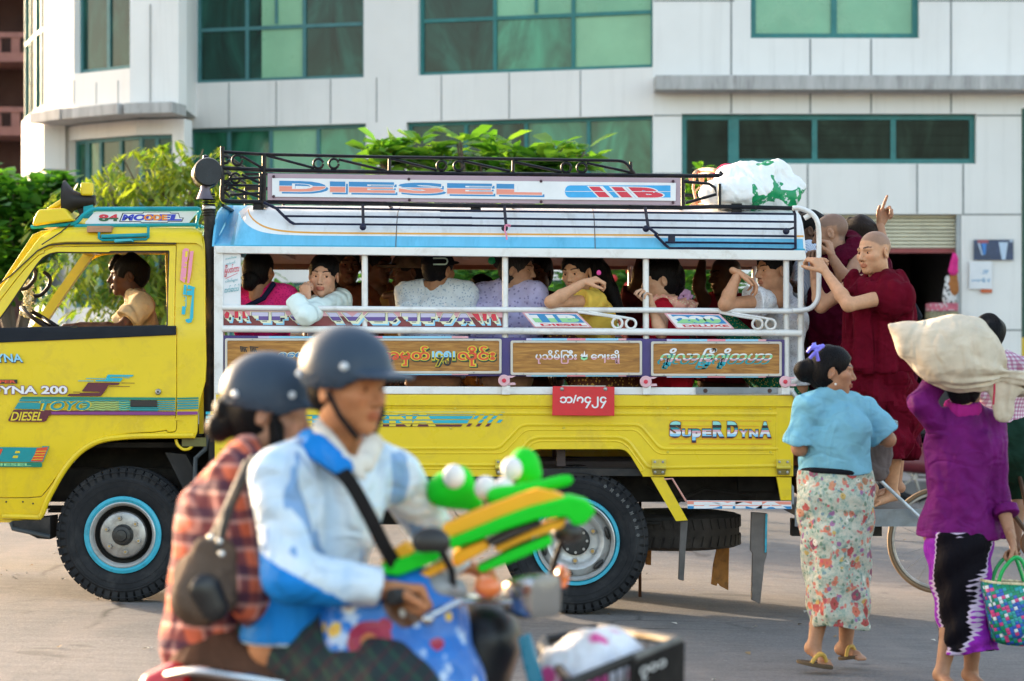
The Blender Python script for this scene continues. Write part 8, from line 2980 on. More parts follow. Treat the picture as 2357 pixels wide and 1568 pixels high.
q.tube([hd_ + Vector((.03, -.28, .16)), hd_ + Vector((-.02, -.1, .2)), hd_ + Vector((-.02, .1, .2)), hd_ + Vector((.03, .28, .16))], .012, 8)
q.build('frame', mat('rusty_frame', (.07, .035, .02), .6, .3, var=.4), bike)
q = MB()
q.ball(stp_ + Vector((0, 0, .14)), (.13, .09, .045), 0, 14)
q.tube([stp_, stp_ + Vector((0, 0, .12))], .012, 6)
q.build('saddle', blk, bike)
q = MB()
q.lathe([(.09, -.01), (.1, 0), (.09, .01)], bbp, (0, 1, 0), 24, 0, caps=True)
q.tube([bbp + Vector((0, -.06, 0)), bbp + Vector((.08, -.06, -.14))], .01, 6)
q.box(bbp + Vector((.08, -.11, -.15)), (.09, .09, .025))
q.build('crank', mat('rusty_crank', (.12, .06, .035), .5, .5), bike)
hx = stp_.x
p = Person('person', 'man in a pink checked shirt seen from behind, seated on the old bicycle', SGRP, (.30, .15, .085), False, neck=Vector((B(985, 0).x, bd - .05, B(0, 255).z)), pelvis=Vector((B(1000, 0).x, bd, B(0, 590).z)), facing=(.35, .95, 0), head=B(945, 150, -.05), hf=(.3, .95, 0),
arms=[dict(i=1, e=B(905, 420), w=B(925, 560, .2), sleeve=.8), dict(i=0, e=B(1090, 420), w=B(1090, 560, .2), sleeve=.8)],
legs=[(B(985, 620), B(940, 760, .2), B(960, 930, .1), B(960, 960, .25)), (B(1060, 620), B(1060, 780, .2), B(1050, 1010, .1), B(1050, 1040, .25))], res=.010)
p.hair('spiky')
def checked(name, a, b_, c_, sx):
 m, n, b, new = nodes_of(name)
 s_ = sep(n, objcoord(n))
 f = [mth(n, 'MULTIPLY_ADD', mth(n, 'SINE', mth(n, 'MULTIPLY', mth(n, 'ADD', s_[i], mth(n, 'MULTIPLY', s_[1], k)), sx)), .5, .5) for i, k in ((0, .7), (2, 0))]
 k1, k2 = [ramp(n, x, [(.45, 0.), (.55, 1.)]) for x in f]
 c = mixc(n, mth(n, 'MULTIPLY', k1, .5), a, b_)
 c = mixc(n, mth(n, 'MULTIPLY', k2, .5), c, c_)
 n.links.new(c, b.inputs['Base Color'])
 b.inputs['Roughness'].default_value = .9
 bump(n, b, noise(n, objcoord(n), 22, 4, .6, .5), .35, .02)
 return m
p.shirt(checked('pink_gingham', (.72, .62, .68), (.40, .02, .14), (.36, .02, .16), 250), 'shirt', .022, .85, hem=B(1000, 510), folds=.010, seed=60)
q = SDF(.05)
q.cap(p.pelvis + Vector((-.05, 0, .08)), p.pelvis + Vector((.06, 0, .08)), .15, k=.05)
q.cap(B(985, 620), B(940, 760, .2), .12, .085)
q.cap(B(1060, 620), B(1060, 780, .2), .12, .085)
q.post.append(wave_noise(4, (14, 28), .010, ridge=True))
p.part('trousers', q, cloth('dark_green_trousers', (.012, .035, .024)), .010)
# ---------------- parked motorcycles far behind
md = 27.2
def parked(name, label, px, cols, seed):
 x0 = W((px, 0), md).x
 z0 = gz(x0)
 t = empty(name, (x0, md, z0), label, 'motorcycle', 'motorcycles parked by the kerb')
 for k, dx in enumerate((0, 1.22)):
  c_ = Vector((x0 + dx, md, z0 + .285))
  q_ = MB()
  q_.tube([c_ + Vector((.24 * math.cos(a), 0, .24 * math.sin(a))) for a in [2 * math.pi * i / 32 for i in range(32)]], .045, 8, 0, True)
  q_.lathe([(.03, -.05), (.03, .05)], c_, (0, 1, 0), 12, 1, caps=True)
  for i in range(5):
   a = 2 * math.pi * i / 5
   q_.tube([c_, c_ + Vector((.21 * math.cos(a), 0, .21 * math.sin(a)))], .014, 5, 1)
  q_.build('wheel', [rubber, steel], t)
 q_ = SDF(.05)
 q_.cap((x0 + .28, md, z0 + .42), (x0 + .34, md, z0 + .86), .09, .07)
 q_.cap((x0 + .34, md, z0 + .45), (x0 + .7, md, z0 + .42), .11, .12)
 q_.cap((x0 + .7, md, z0 + .55), (x0 + 1.42, md, z0 + .66), .10, .07)
 q_.cap((x0 - .02, md, z0 + .54), (x0 + .1, md, z0 + .6), .05, .05)
 V_, Q_ = q_.mesh(.02)
 np_mesh('bodywork', [(V_, Q_, None)], cols, t)
 q_ = MB()
 q_.tube([(x0, md, z0 + .285), (x0 + .26, md, z0 + .9)], .03, 8)
 q_.tube([(x0 + .3, md - .3, z0 + 1.0), (x0 + .24, md, z0 + .94), (x0 + .3, md + .3, z0 + 1.0)], .016, 8)
 q_.ball((x0 + .17, md, z0 + .86), (.08, .09, .08), 0, 12)
 q_.build('fork', steel, t)
 q_ = SDF(.03)
 q_.cap((x0 + .66, md, z0 + .76), (x0 + 1.3, md, z0 + .80), .075, .07, flat=((0, 0, 1), .6))
 V_, Q_ = q_.mesh(.02)
 np_mesh('seat', [(V_, Q_, None)], blk, t)
parked('parked_motorcycle', 'parked motorcycle with a grey wheel seen past the monk', 1985, mat('dull_maroon_fairing', (.14, .02, .03), .4), 1)
parked('parked_motorcycle', 'yellow and white motorcycle parked beyond the old bicycle', 2105, mat('white_yellow_fairing', (.5, .42, .25), .4), 2)
# ================================================================ the motorbike and its riders, close to the camera
RD = 6.25
def Q7(u, v, d=RD):
 return W(c7(u, v), d)
def Q8(u, v, d=RD):
 return W(c8(u, v), d)
def plaid():
 m, n, b, new = nodes_of('orange_plaid_cotton')
 v = objcoord(n)
 s_ = sep(n, mixc(n, .02, v, noise_col(n, v, 9)))
 ux = mth(n, 'ADD', s_[0], mth(n, 'MULTIPLY', s_[1], .8))
 def band(x, per, w_):
  f = mth(n, 'PINGPONG', x, per)
  return ramp(n, f, [(per * w_, 1.), (per * w_ + .003, 0.)])
 c = ramp(n, noise(n, v, 8, 4), [(.3, (.50, .10, .05)), (.7, (.62, .15, .08))])
 for x in (ux, s_[2]):
  c = mixc(n, mth(n, 'MULTIPLY', band(x, .034, .36), .72), c, (.035, .022, .05))
  c = mixc(n, mth(n, 'MULTIPLY', band(mth(n, 'ADD', x, .017), .034, .07), .55), c, (.62, .40, .36))
 n.links.new(c, b.inputs['Base Color'])
 b.inputs['Roughness'].default_value = .9
 b.inputs['Specular IOR Level'].default_value = .2
 bump(n, b, creases(n, 12), .6, .05)
 return m
def jacket_mat():
 m, n, b, new = nodes_of('white_blue_windbreaker')
 v = objcoord(n)
 f = noise(n, objcoord(n, (1.4, 1.4, .5)), 7, 4, .6, .9)
 c = ramp(n, f, [(.3, (.46, .60, .76)), (.55, (.62, .71, .80)), (.75, (.74, .78, .82))])
 st = ramp(n, noise(n, objcoord(n, (2.2, 2.2, .35)), 6, 2, .5, .4), [(.60, 0.), (.63, .75)])
 c = mixc(n, st, c, (.06, .22, .50))
 n.links.new(c, b.inputs['Base Color'])
 b.inputs['Roughness'].default_value = .55
 bump(n, b, creases(n, 12), .8, .06)
 return m
helmet_m = mat('helmet_grey_blue', (.040, .060, .090), .4, var=.10, vs=3, dirt=(.14, .13, .13), dirt_amt=.3, ds=5, spec=.16)
RG = 'riders of the motorbike'
def helmet(p_, up=.052, visor=True, name='helmet'):
 h = p_.hl(0, -.012, up)
 rot = np.array(p_.hm)
 q_ = SDF(.012)
 q_.ell(h, (.106, .130, .112), rot=rot)
 if visor:
  q_.ell(p_.hl(0, .115, up - .012), (.080, .082, .012), rot=rot, k=.02)
 q_.ell(p_.hl(0, -.012, up - .012), (.098, .120, .104), rot=rot, k=.004, sub=True)
 fwd, upv = Vector(p_.hm[1]), Vector(p_.hm[2])
 q_.post.append(cutplane(p_.hl(0, 0, up - .052), tuple(-upv)))
 q_.ell(p_.hl(0, .1, up - .06), (.085, .085, .044), rot=rot, k=.015, sub=True)
 V_, Q_ = q_.mesh(.005)
 o_ = np_mesh(name, [(relax(V_, Q_, 2, .4), Q_, None)], helmet_m, p_.ob)
 q2 = MB()
 for sx in (-1, 1):
  for yy, zz_ in ((.07, .01), (-.08, -.015)):
   nrm = Vector(p_.hm[0]) * sx
   c_ = p_.hl(sx * .100 * math.sqrt(max(0, 1 - (yy / .16) ** 2)), yy - .012, up + zz_)
   q2.lathe([(0, .008), (.007, .007), (.011, .0), (.011, -.01)], c_, nrm, 14)
 q2.build('rivets', mat('white_rivet', (.62, .64, .66), .35), o_)
 q2 = MB()
 for sx in (-1, 1):
  q2.tube([p_.hl(sx * .105, .02, .0), p_.hl(sx * .085, .045, -.06), p_.hl(sx * .03, .06, -.118)], .008, 6)
 q2.build('chin_strap', cloth('black_webbing', (.014, .014, .016)), o_)
 return o_
# driver
p = Person('person', 'young man in a white and blue windbreaker and grey helmet riding the motorbike', RG, (.46, .185, .080), False, neck=Q7(745, 575, 6.26), pelvis=Q7(585, 1430, 6.30), facing=(.88, -.46, 0), head=Q7(800, 330, 6.22), hf=(.80, -.60, -.05), hs=1.0, thick=.98,
sh=[Q7(500, 700, 6.10), Q7(1010, 690, 6.42)],
arms=[dict(i=0, s=Q7(495, 710, 6.09), e=Q7(560, 1120, 6.0), w=Q7(955, 1178, 6.04), hd=(1, .1, .02), pn=(.1, 0, -1), curl=.95, sleeve=1.93, thumb=-1, hsz=1.08), dict(i=1, s=Q7(1010, 710, 6.44), e=Q7(1170, 950, 6.6), w=Q7(1270, 1080, 6.68), hd=(1, .1, -.1), pn=(.1, 0, -1), curl=.9, sleeve=1.9)], res=.008, variant='m')
p.hair('under')
helmet(p)
def bulk(q_):
 q_.cap(Q7(735, 850, 6.24), Q7(640, 1250, 6.27), .125, .125, k=.07, flat=(p.fc, .85))
jk = jacket_mat()
p.shirt(jk, 'windbreaker', .014, 1.95, hem=Q7(600, 1395, 6.28), folds=.011, seed=70, sleeve_r=1.1, extra=bulk, freqs=(8, 15, 28), neckr=.062, cutdir=(0, 0, -1))
jb_ = cloth('bright_blue_nylon', (.012, .20, .58), var=.12, rough=.5)
o = p.shirt(jb_, 'blue_lower_panel', .018, 0, hem=Q7(600, 1388, 6.28), folds=.011, seed=70, extra=bulk, freqs=(8, 15, 28), cutdir=(0, 0, -1), side_cut=(Q7(640, 1090, 6.2), (.55, 0, 1)))
q = SDF(.02)
q.cap(Q7(665, 575, 6.13), Q7(775, 660, 6.06), .038, .030, flat=((.3, -1, .3), .34))
q.cap(Q7(640, 560, 6.24), Q7(660, 600, 6.16), .04, .04)
q.cap(Q7(660, 560, 6.35), Q7(800, 600, 6.38), .035, .03)
p.part('blue_collar', q, jb_, .007)
q = SDF(.014)
q.cap(Q7(680, 490, 6.2), Q7(790, 640, 6.08), .022, .020, flat=((.3, -1, .3), .5))
q.cap(Q7(790, 640, 6.08), Q7(860, 700, 6.07), .022, .012, flat=((.3, -1, .3), .5))
q.cap(Q7(905, 560, 6.2), Q7(870, 640, 6.1), .03, .028, flat=((.5, -1, .3), .5))
q.cap(Q7(690, 480, 6.22), Q7(760, 520, 6.36), .02, .02)
p.part('shirt_collar', q, cloth('off_white_collar', (.68, .62, .54)), .006)
q = MB()
st_ = crv([Q7(640, 545, 6.2), Q7(690, 620, 6.10), Q7(790, 700, 6.045), Q7(880, 850, 6.035), Q7(950, 990, 6.05), Q7(1010, 1090, 6.10)], 6)
rr_ = []
for i, c_ in enumerate(st_):
 d_ = (st_[min(i + 1, len(st_) - 1)] - st_[max(i - 1, 0)]).normalized()
 s_ = d_.cross(Vector((.35, -.9, .1))).normalized()
 n_ = s_.cross(d_)
 rr_.append([c_ + s_ * .018 + n_ * .004, c_ + n_ * .006, c_ - s_ * .018 + n_ * .004, c_ - s_ * .018 - n_ * .004, c_ + s_ * .018 - n_ * .004])
q.loft(rr_, 0, True, True, True)
q.build('shoulder_strap', cloth('black_strap_web', (.016, .014, .014)), p.ob)
def lungi():
 m, n, b, new = nodes_of('dark_green_checked_longyi')
 v = objcoord(n)
 s_ = sep(n, v)
 c = ramp(n, noise(n, v, 6, 3), [(.3, (.008, .016, .020)), (.7, (.014, .028, .030))])
 for x, col in ((mth(n, 'ADD', s_[0], s_[2]), (.012, .060, .036)), (mth(n, 'SUBTRACT', s_[0], s_[2]), (.050, .012, .02))):
  f = mth(n, 'PINGPONG', x, .028)
  c = mixc(n, ramp(n, f, [(.004, .7), (.008, 0.)]), c, col)
 n.links.new(c, b.inputs['Base Color'])
 b.inputs['Roughness'].default_value = .9
 bump(n, b, noise(n, v, 16, 4, .6, .6), .5, .03)
 return m
lg = lungi()
q = SDF(.08)
pv = p.pelvis
q.cap(pv + Vector((-.08, .05, .0)), pv + Vector((.08, -.05, .0)), .135, k=.06)
q.cap(pv + Vector((.05, -.11, -.05)), Q7(985, 1640, 6.02), .115, .09)
q.cap(pv + Vector((.05, .11, -.05)), Q7(1010, 1640, 6.48), .115, .09)
q.cap(pv + Vector((.15, 0, -.06)), Q7(950, 1660, 6.25), .09, .09)
q.cap(Q7(985, 1600, 6.02), Q7(880, 2050, 6.05), .10, .075)
q.cap(Q7(1010, 1600, 6.48), Q7(900, 2050, 6.45), .10, .075)
q.post.append(wave_noise(31, (9, 18, 30), .018, ridge=True))
p.part('longyi', q, lg, .010)
# pillion
p2 = Person('person', 'woman in an orange plaid shirt and grey helmet riding pillion with a small bag', RG, (.42, .21, .13), True, neck=Q7(385, 610, 6.42), pelvis=Q7(270, 1440, 6.42), facing=(.93, -.2, 0), head=Q7(468, 430, 6.44), hf=(.97, -.02, -.18), hup=(.15, 0, 1), thick=1.02, sw=.165, hs=1.0,
sh=[Q7(330, 690, 6.27), Q7(440, 690, 6.56)],
arms=[dict(i=0, s=Q7(330, 700, 6.26), e=Q7(350, 1140, 6.17), w=Q7(470, 1340, 6.22), hd=(1, .2, -.3), pn=(0, 1, 0), curl=.7, sleeve=1.92), dict(i=1, e=Q7(480, 1100, 6.62), w=Q7(560, 1300, 6.5), sleeve=1.9)], res=.009)
p2.hair('bun', None, [(p2.hl(0, -.10, -.03), p2.hl(0, -.125, -.06), .05, .042), (p2.hl(.07, .03, -.03), p2.hl(.075, .045, -.12), .022, .014)])
helmet(p2)
def bulk2(q_):
 q_.cap(Q7(300, 850, 6.42), Q7(265, 1450, 6.42), .125, .14, k=.08, flat=(p2.fc, .9))
 q_.cap(Q7(235, 900, 6.4), Q7(190, 1450, 6.4), .085, .10, k=.06)
p2.shirt(plaid(), 'plaid_shirt', .014, 1.93, hem=Q7(270, 1545, 6.42), folds=.013, seed=72, extra=bulk2, freqs=(8, 15, 26), sleeve_r=1.1, cutdir=(0, 0, -1))
q = SDF(.04)
q.cap(p2.pelvis + Vector((0, -.1, -.04)), Q7(600, 1640, 6.2), .13, .11)
q.cap(p2.pelvis + Vector((0, .1, -.04)), Q7(600, 1640, 6.6), .13, .11)
q.cap(Q7(600, 1640, 6.2), Q7(520, 2050, 6.2), .09, .06)
q.cap(Q7(600, 1640, 6.6), Q7(520, 2050, 6.55), .09, .06)
p2.part('longyi', q, cloth('brown_wrap', (.09, .045, .03)), .010)
# her bag
bg_ = empty('shoulder_bag', Q7(210, 1260, 6.1), 'brown and black bag hanging on the back of the woman in plaid', 'bag')
q = SDF(.04)
q.cap(Q7(225, 1050, 6.12), Q7(200, 1190, 6.10), .055, .075, flat=((.3, -1, 0), .7))
q.cap(Q7(150, 1120, 6.16), Q7(170, 1240, 6.14), .05, .06, flat=((.3, -1, 0), .7))
q.post.append(wave_noise(5, (14, 30), .010, ridge=True))
V, Q = q.mesh(.008)
np_mesh('pouch', [(relax(V, Q, 1, .4), Q, None)], cloth('brown_suede', (.12, .085, .065)), bg_)
q = SDF(.03)
q.cap(Q7(195, 1180, 6.055), Q7(230, 1255, 6.06), .042, .038, flat=((.3, -1, 0), .5))
V, Q = q.mesh(.008)
np_mesh('front_pocket', [(V, Q, None)], mat('black_leather', (.014, .013, .014), .35), bg_)
q = MB()
q.tube(crv([Q7(400, 620, 6.20), Q7(345, 720, 6.15), Q7(285, 860, 6.11), Q7(255, 970, 6.10), Q7(215, 1060, 6.09)], 6), .012, 8)
q.tube(crv([Q7(370, 640, 6.19), Q7(300, 800, 6.12), Q7(235, 940, 6.12), Q7(150, 1080, 6.15), Q7(120, 1180, 6.18), Q7(170, 1280, 6.14)], 6), .011, 8, 1)
q.build('strap', [mat('dark_strap', (.03, .025, .022), .6), mat('tan_strap', (.16, .11, .075), .6)], bg_)
q = MB()
for u, v in ((215, 958), (252, 975), (262, 1028), (200, 1170), (230, 1220)):
 q.ball(Q7(u, v, 6.05), .009, 0, 10)
q.build('stud', mat('bright_stud', (.75, .75, .72), .15, .9), bg_)
# motorbike
zr = gz(-.6)
mbk = empty('motorbike', Vector((-.45, 6.3, zr)), 'small motorbike carrying two riders, toys and a front basket, close to the camera', 'motorbike')
for nm_, x_ in (('front', Q8(1180, 0, 6.3).x), ('rear', -.98)):
 c_ = Vector((x_, 6.3, zr + .285))
 t = empty('wheel', c_)
 t.parent = mbk
 t.location = c_ - ORG[mbk]
 ORG[t] = c_
 q = MB()
 q.tube([c_ + Vector((.245 * math.cos(a), 0, .245 * math.sin(a))) for a in [2 * math.pi * i / 48 for i in range(48)]], .042, 10, 0, True)
 q.build('tyre', rubber, t)
 q = MB()
 q.lathe([(.20, -.02), (.21, 0), (.20, .02)], c_, (0, 1, 0), 40)
 q.lathe([(.05, -.06), (.05, .06)], c_, (0, 1, 0), 20, caps=True)
 for i in range(20):
  a = 2 * math.pi * i / 20
  q.tube([c_ + Vector((.05 * math.cos(a + .5), .03 * (-1) ** i, .05 * math.sin(a + .5))), c_ + Vector((.2 * math.cos(a), 0, .2 * math.sin(a)))], .0018, 4)
 q.build('rim', steel, t)
fx = Q8(1180, 0, 6.3).x
q = MB()
hx_ = Q8(1000, 1030, 6.3)
for s_ in (-.07, .07):
 q.tube([Vector((fx, 6.3 + s_, zr + .285)), Vector((hx_.x + .03, 6.3 + s_, hx_.z - .08))], .022, 10)
q.build('fork', mat('fork_black', (.02, .02, .024), .4, .3), mbk)
q = SDF(.06)
q.cap(Vector((hx_.x + .02, 6.3, hx_.z - .10)), Vector((fx - .16, 6.3, zr + .45)), .10, .12, flat=((0, 1, 0), 1.25))
q.cap(Vector((fx - .2, 6.3, zr + .42)), Vector((-.55, 6.3, zr + .36)), .11, .13)
q.cap(Vector((-.65, 6.3, zr + .42)), Vector((-1.05, 6.3, zr + .50)), .11, .07)
V, Q = q.mesh(.012)
np_mesh('bodywork', [(relax(V, Q, 2, .5), Q, None)], mat('charcoal_fairing', (.008, .009, .012), .4, spec=.3), mbk)
q = MB()
a_ = Q8(1270, 1270, 6.14)
q.prism([Q8(1265, 1270, 6.14), Q8(1345, 1235, 6.14), Q8(1440, 1560, 6.14), Q8(1330, 1560, 6.14)], (0, .03, 0))
q.build('teal_trim', mat('teal_trim', (.0, .17, .27), .3, coat=.5), mbk, bevel=.006)
q = SDF(.03)
q.cap(Vector((-.30, 6.3, zr + .53)), Vector((-1.0, 6.3, zr + .54)), .12, .10, flat=((0, 0, 1), .55))
V, Q = q.mesh(.012)
np_mesh('seat', [(V, Q, None)], mat('seat_vinyl', (.010, .009, .009), .7, spec=.2), mbk)
q = MB()
q.tube(crv([Q7(20, 1545, 6.2), Q7(150, 1525, 6.1), Q7(300, 1545, 6.06), Q7(520, 1580, 6.1)], 5), .012, 8)
q.tube(crv([Q7(20, 1545, 6.5), Q7(150, 1525, 6.5), Q7(300, 1545, 6.5)], 5), .012, 8)
q.tube([Q7(20, 1545, 6.2), Q7(20, 1545, 6.5)], .012, 8)
q.build('grab_rail', mat('chrome', (.45, .45, .46), .2, 1.0), mbk)
q = SDF(.02)
q.cap(Q7(-20, 1590, 6.22), Q7(60, 1560, 6.22), .04, .045)
q.cap(Q7(-20, 1590, 6.42), Q7(60, 1560, 6.42), .04, .045)
V, Q = q.mesh(.008)
np_mesh('tail_light', [(V, Q, None)], mat('red_lens', (.55, .01, .015), .15, coat=.6), mbk)
# bars and controls
q = MB()
q.tube([Q8(480, 1000, 5.99), Q8(620, 990, 6.04), Q8(760, 970, 6.14), Q8(960, 1010, 6.3), Q8(1150, 985, 6.5), Q8(1250, 975, 6.68)], .012, 10)
q.tube([Q8(870, 1030, 6.1), Q8(1000, 1040, 6.1), Q8(1230, 1040, 6.1)], .008, 8)
q.tube(crv([Q8(900, 1035, 6.02), Q8(800, 1080, 5.98), Q8(720, 1120, 5.96), Q8(690, 1150, 5.95)], 4), .009, 8)
q.ball(Q8(688, 1150, 5.95), .016, 0, 12)
q.build('handlebar', MATS['chrome'] if 'chrome' in MATS else steel, mbk)
q = MB()
q.tube([Q8(455, 1005, 5.98), Q8(640, 988, 6.05)], .020, 12)
q.tube([Q8(1235, 975, 6.65), Q8(1330, 975, 6.8)], .018, 12)
q.build('grip', mat('grip_rubber', (.012, .012, .013), .7), mbk)
q = SDF(.02)
q.cap(Q8(770, 960, 6.12), Q8(850, 980, 6.14), .045, .04)
V, Q = q.mesh(.008)
np_mesh('switch_housing', [(V, Q, None)], mat('grey_switch', (.30, .30, .30), .45, .3), mbk)
for x0, x1, y0, y1, d in ((985, 1165, 865, 1020, 6.05), (1500, 1600, 800, 950, 6.42)):
 q = SDF(.015)
 cx_, cy_ = (x0 + x1) / 2, (y0 + y1) / 2
 k = d / F * .3594
 q.ell(Q8(cx_, cy_, d), ((x1 - x0) / 2 * k, .04, (y1 - y0) / 2 * k))
 V, Q = q.mesh(.006)
 np_mesh('indicator', [(V, Q, None)], mat('amber_lens', (.72, .16, .03), .2, coat=.5), mbk)
q = MB()
k = 6.2 / F * .3594
hc_ = Q8(1380, 1000, 6.18)
def rr(x, z, w_, h_, y, r=.35, n_=28):
 return [Vector((x + w_ * math.copysign(abs(math.cos(a)) ** r, math.cos(a)), y, z + h_ * math.copysign(abs(math.sin(a)) ** r, math.sin(a)))) for a in [2 * math.pi * i / n_ for i in range(n_)]]
fwd = Vector((.80, -.6, 0))
sdv = Vector((.6, .80, 0))
def rf2(off, w_, h_, r=.4):
 return [hc_ + fwd * off + sdv * (w_ * math.copysign(abs(math.cos(a)) ** r, math.cos(a))) + Vector((0, 0, h_ * math.copysign(abs(math.sin(a)) ** r, math.sin(a)))) for a in [2 * math.pi * i / 32 for i in range(32)]]
q.loft([rf2(-.09, .02, .02), rf2(-.065, .050, .042), rf2(-.02, .064, .054), rf2(.022, .067, .057), rf2(.035, .064, .054)], 0, True, False, True)
q.loft([rf2(.033, .064, .054), rf2(.037, .054, .045), rf2(.036, .0, .0)], 1, True, False, True)
q.build('headlight', [MATS.get('chrome'), mat('headlight_lens', (.20, .18, .17), .3, 0, coat=.3)], mbk)
for u, v, d, rr3 in ((712, 655, 6.02, (.049, .026, .038)), (1585, 595, 6.6, (.042, .026, .030))):
 q = SDF(.02)
 q.ell(Q8(u, v, d), rr3)
 q.ell(Q8(u, v + 130, d), (.08, .06, .025), k=.01, sub=True)
 V, Q = q.mesh(.007)
 mo = np_mesh('mirror', [(relax(V, Q, 1, .4), Q, None)], mat('mirror_shell_black', (.016, .014, .013), .4), mbk)
 q = MB()
 q.tube([Q8(u + (60 if u < 1000 else -30), v + 40, d), Q8(u + (130 if u < 1000 else -80), v + 180, d + .05), Q8(u + (150 if u < 1000 else -120), v + 330, d + .1)], .009, 8)
 q.build('stalk', blk, mo)
# front basket with plate
q = MB()
rim_ = [Q8(1425, 1310, 6.5), Q8(1440, 1285, 6.7), Q8(1790, 1205, 6.75), Q8(2290, 1290, 6.35), Q8(2000, 1400, 6.05), Q8(1600, 1560, 6.05)]
q.tube(rim_, .014, 8, closed=True)
dn = Vector((0, 0, -.26))
q.tube([p_ + dn for p_ in rim_], .008, 6, closed=True)
for i in range(6):
 a_, b_ = rim_[i], rim_[(i + 1) % 6]
 for k in range(8):
  c_ = a_.lerp(b_, k / 8)
  q.tube([c_, c_ + dn], .0026 if k else .008, 4)
 for k in range(1, 5):
  q.tube([a_ + dn * (k / 5), b_ + dn * (k / 5)], .0016, 4)
q.tube([rim_[0].lerp(rim_[5], .3), Q8(1720, 1320, 6.5), Q8(1690, 1240, 6.72)], .008, 6)
bk_ = q.build('front_basket', mat('basket_wire', (.03, .03, .032), .45, .3), mbk)
q = MB()
q.prism([Q8(1995, 1405, 6.03), Q8(2295, 1295, 6.33), Q8(2290, 1580, 6.33), Q8(1990, 1690, 6.03)], Vector((.02, .03, 0)), 0)
plt = q.build('plate_panel', mat('black_plate', (.010, .009, .009), .8, spec=.15), bk_, bevel=.004)
q = MB()
tq = [Q8(2050, 1455, 6.04), Q8(2215, 1395, 6.20), Q8(2215, 1480, 6.20), Q8(2050, 1545, 6.04)]
cu = bpy.data.curves.new('t', 'FONT')
cu.body = '၇၀၁'
cu.offset = .03
ob_ = bpy.data.objects.new('t', cu)
me_ = bpy.data.meshes.new_from_object(ob_)
xs_ = [v.co.x for v in me_.vertices]
ys_ = [v.co.y for v in me_.vertices]
vs_ = []
for v in me_.vertices:
 u_, t_ = (v.co.x - min(xs_)) / (max(xs_) - min(xs_)), (max(ys_) - v.co.y) / (max(ys_) - min(ys_))
 vs_.append(tq[0].lerp(tq[1], u_).lerp(tq[3].lerp(tq[2], u_), t_) + Vector((0, -.012, 0)))
q.add(vs_, [tuple(p_.vertices)[::-1] for p_ in me_.polygons])
bpy.data.objects.remove(ob_)
q.build('lettering', mat('worn_white_ink', (.5, .5, .5), .6), plt)
q = SDF(.04)
q.ell(Q8(1740, 1430, 6.35), (.11, .12, .06))
q.ell(Q8(1830, 1370, 6.35), (.09, .09, .055))
q.ell(Q8(1690, 1530, 6.3), (.12, .12, .08))
q.post.append(wave_noise(12, (16, 32), .016, ridge=True))
V, Q = q.mesh(.009)
o = np_mesh('plastic_bag', [(relax(V, Q, 1, .4), Q, None)], cloth('white_pink_plastic', (.78, .76, .80), rough=.4, col2=(.70, .10, .32), ps=9, thr=.25), origin=Q8(1700, 1600, 6.3))
tag(o, 'white and pink plastic bag in the front basket of the motorbike', 'bag')
# printed bag hung in front of the rider
def food_print():
 m, n, b, new = nodes_of('blue_food_print')
 v = objcoord(n)
 wv = mixc(n, .03, v, noise_col(n, v, 12))
 c = ramp(n, noise(n, v, 7, 3), [(.3, (.008, .10, .42)), (.7, (.015, .20, .62))])
 sm = ramp(n, noise(n, v, 14, 3), [(.58, 0.), (.64, .8)])
 c = mixc(n, sm, c, (.55, .66, .80))
 for sc, thr, pal in ((8, .44, [(0, (.72, .40, .03)), (.25, (.12, .05, .02)), (.45, (.10, .32, .02)), (.62, (.30, .012, .04)), (.8, (.72, .70, .66))]), (16, .3, [(0, (.70, .45, .04)), (.4, (.70, .70, .68)), (.7, (.35, .02, .05))])):
  t = n.nodes.new('ShaderNodeTexVoronoi')
  t.inputs['Scale'].default_value = sc
  n.links.new(wv, t.inputs['Vector'])
  s_ = n.nodes.new('ShaderNodeSeparateColor')
  n.links.new(t.outputs['Color'], s_.inputs[0])
  k = mth(n, 'MULTIPLY', ramp(n, t.outputs['Distance'], [(thr, 1.), (thr + .03, 0.)]), mth(n, 'GREATER_THAN', s_.outputs[1], .28))
  c = mixc(n, k, c, ramp(n, s_.outputs[0], pal, 'CONSTANT'))
  k2 = mth(n, 'MULTIPLY', ramp(n, t.outputs['Distance'], [(thr * .45, 1.), (thr * .5, 0.)]), k)
  c = mixc(n, mth(n, 'MULTIPLY', k2, .6), c, (.60, .22, .02))
 n.links.new(c, b.inputs['Base Color'])
 b.inputs['Roughness'].default_value = .3
 bump(n, b, noise(n, v, 20, 4, .6, .6), .4, .02)
 return m
q = SDF(.05)
q.cap(Q7(830, 1330, 6.12), Q7(900, 1640, 6.10), .085, .13, flat=((0, 1, 0), .8))
q.cap(Q7(1060, 1300, 6.14), Q7(1100, 1640, 6.12), .12, .15, flat=((0, 1, 0), .8))
q.cap(Q7(950, 1300, 6.14), Q7(1000, 1600, 6.11), .10, .14, flat=((0, 1, 0), .8))
q.cap(Q7(1150, 1290, 6.16), Q7(1190, 1640, 6.14), .07, .11)
q.post.append(wave_noise(14, (10, 22, 40), .014, ridge=True))
V, Q = q.mesh(.009)
o = np_mesh('printed_bag', [(relax(V, Q, 1, .4), Q, None)], food_print(), origin=Q7(1000, 1700, 6.1))
tag(o, 'big glossy blue bag printed with food hanging below the handlebar', 'bag')
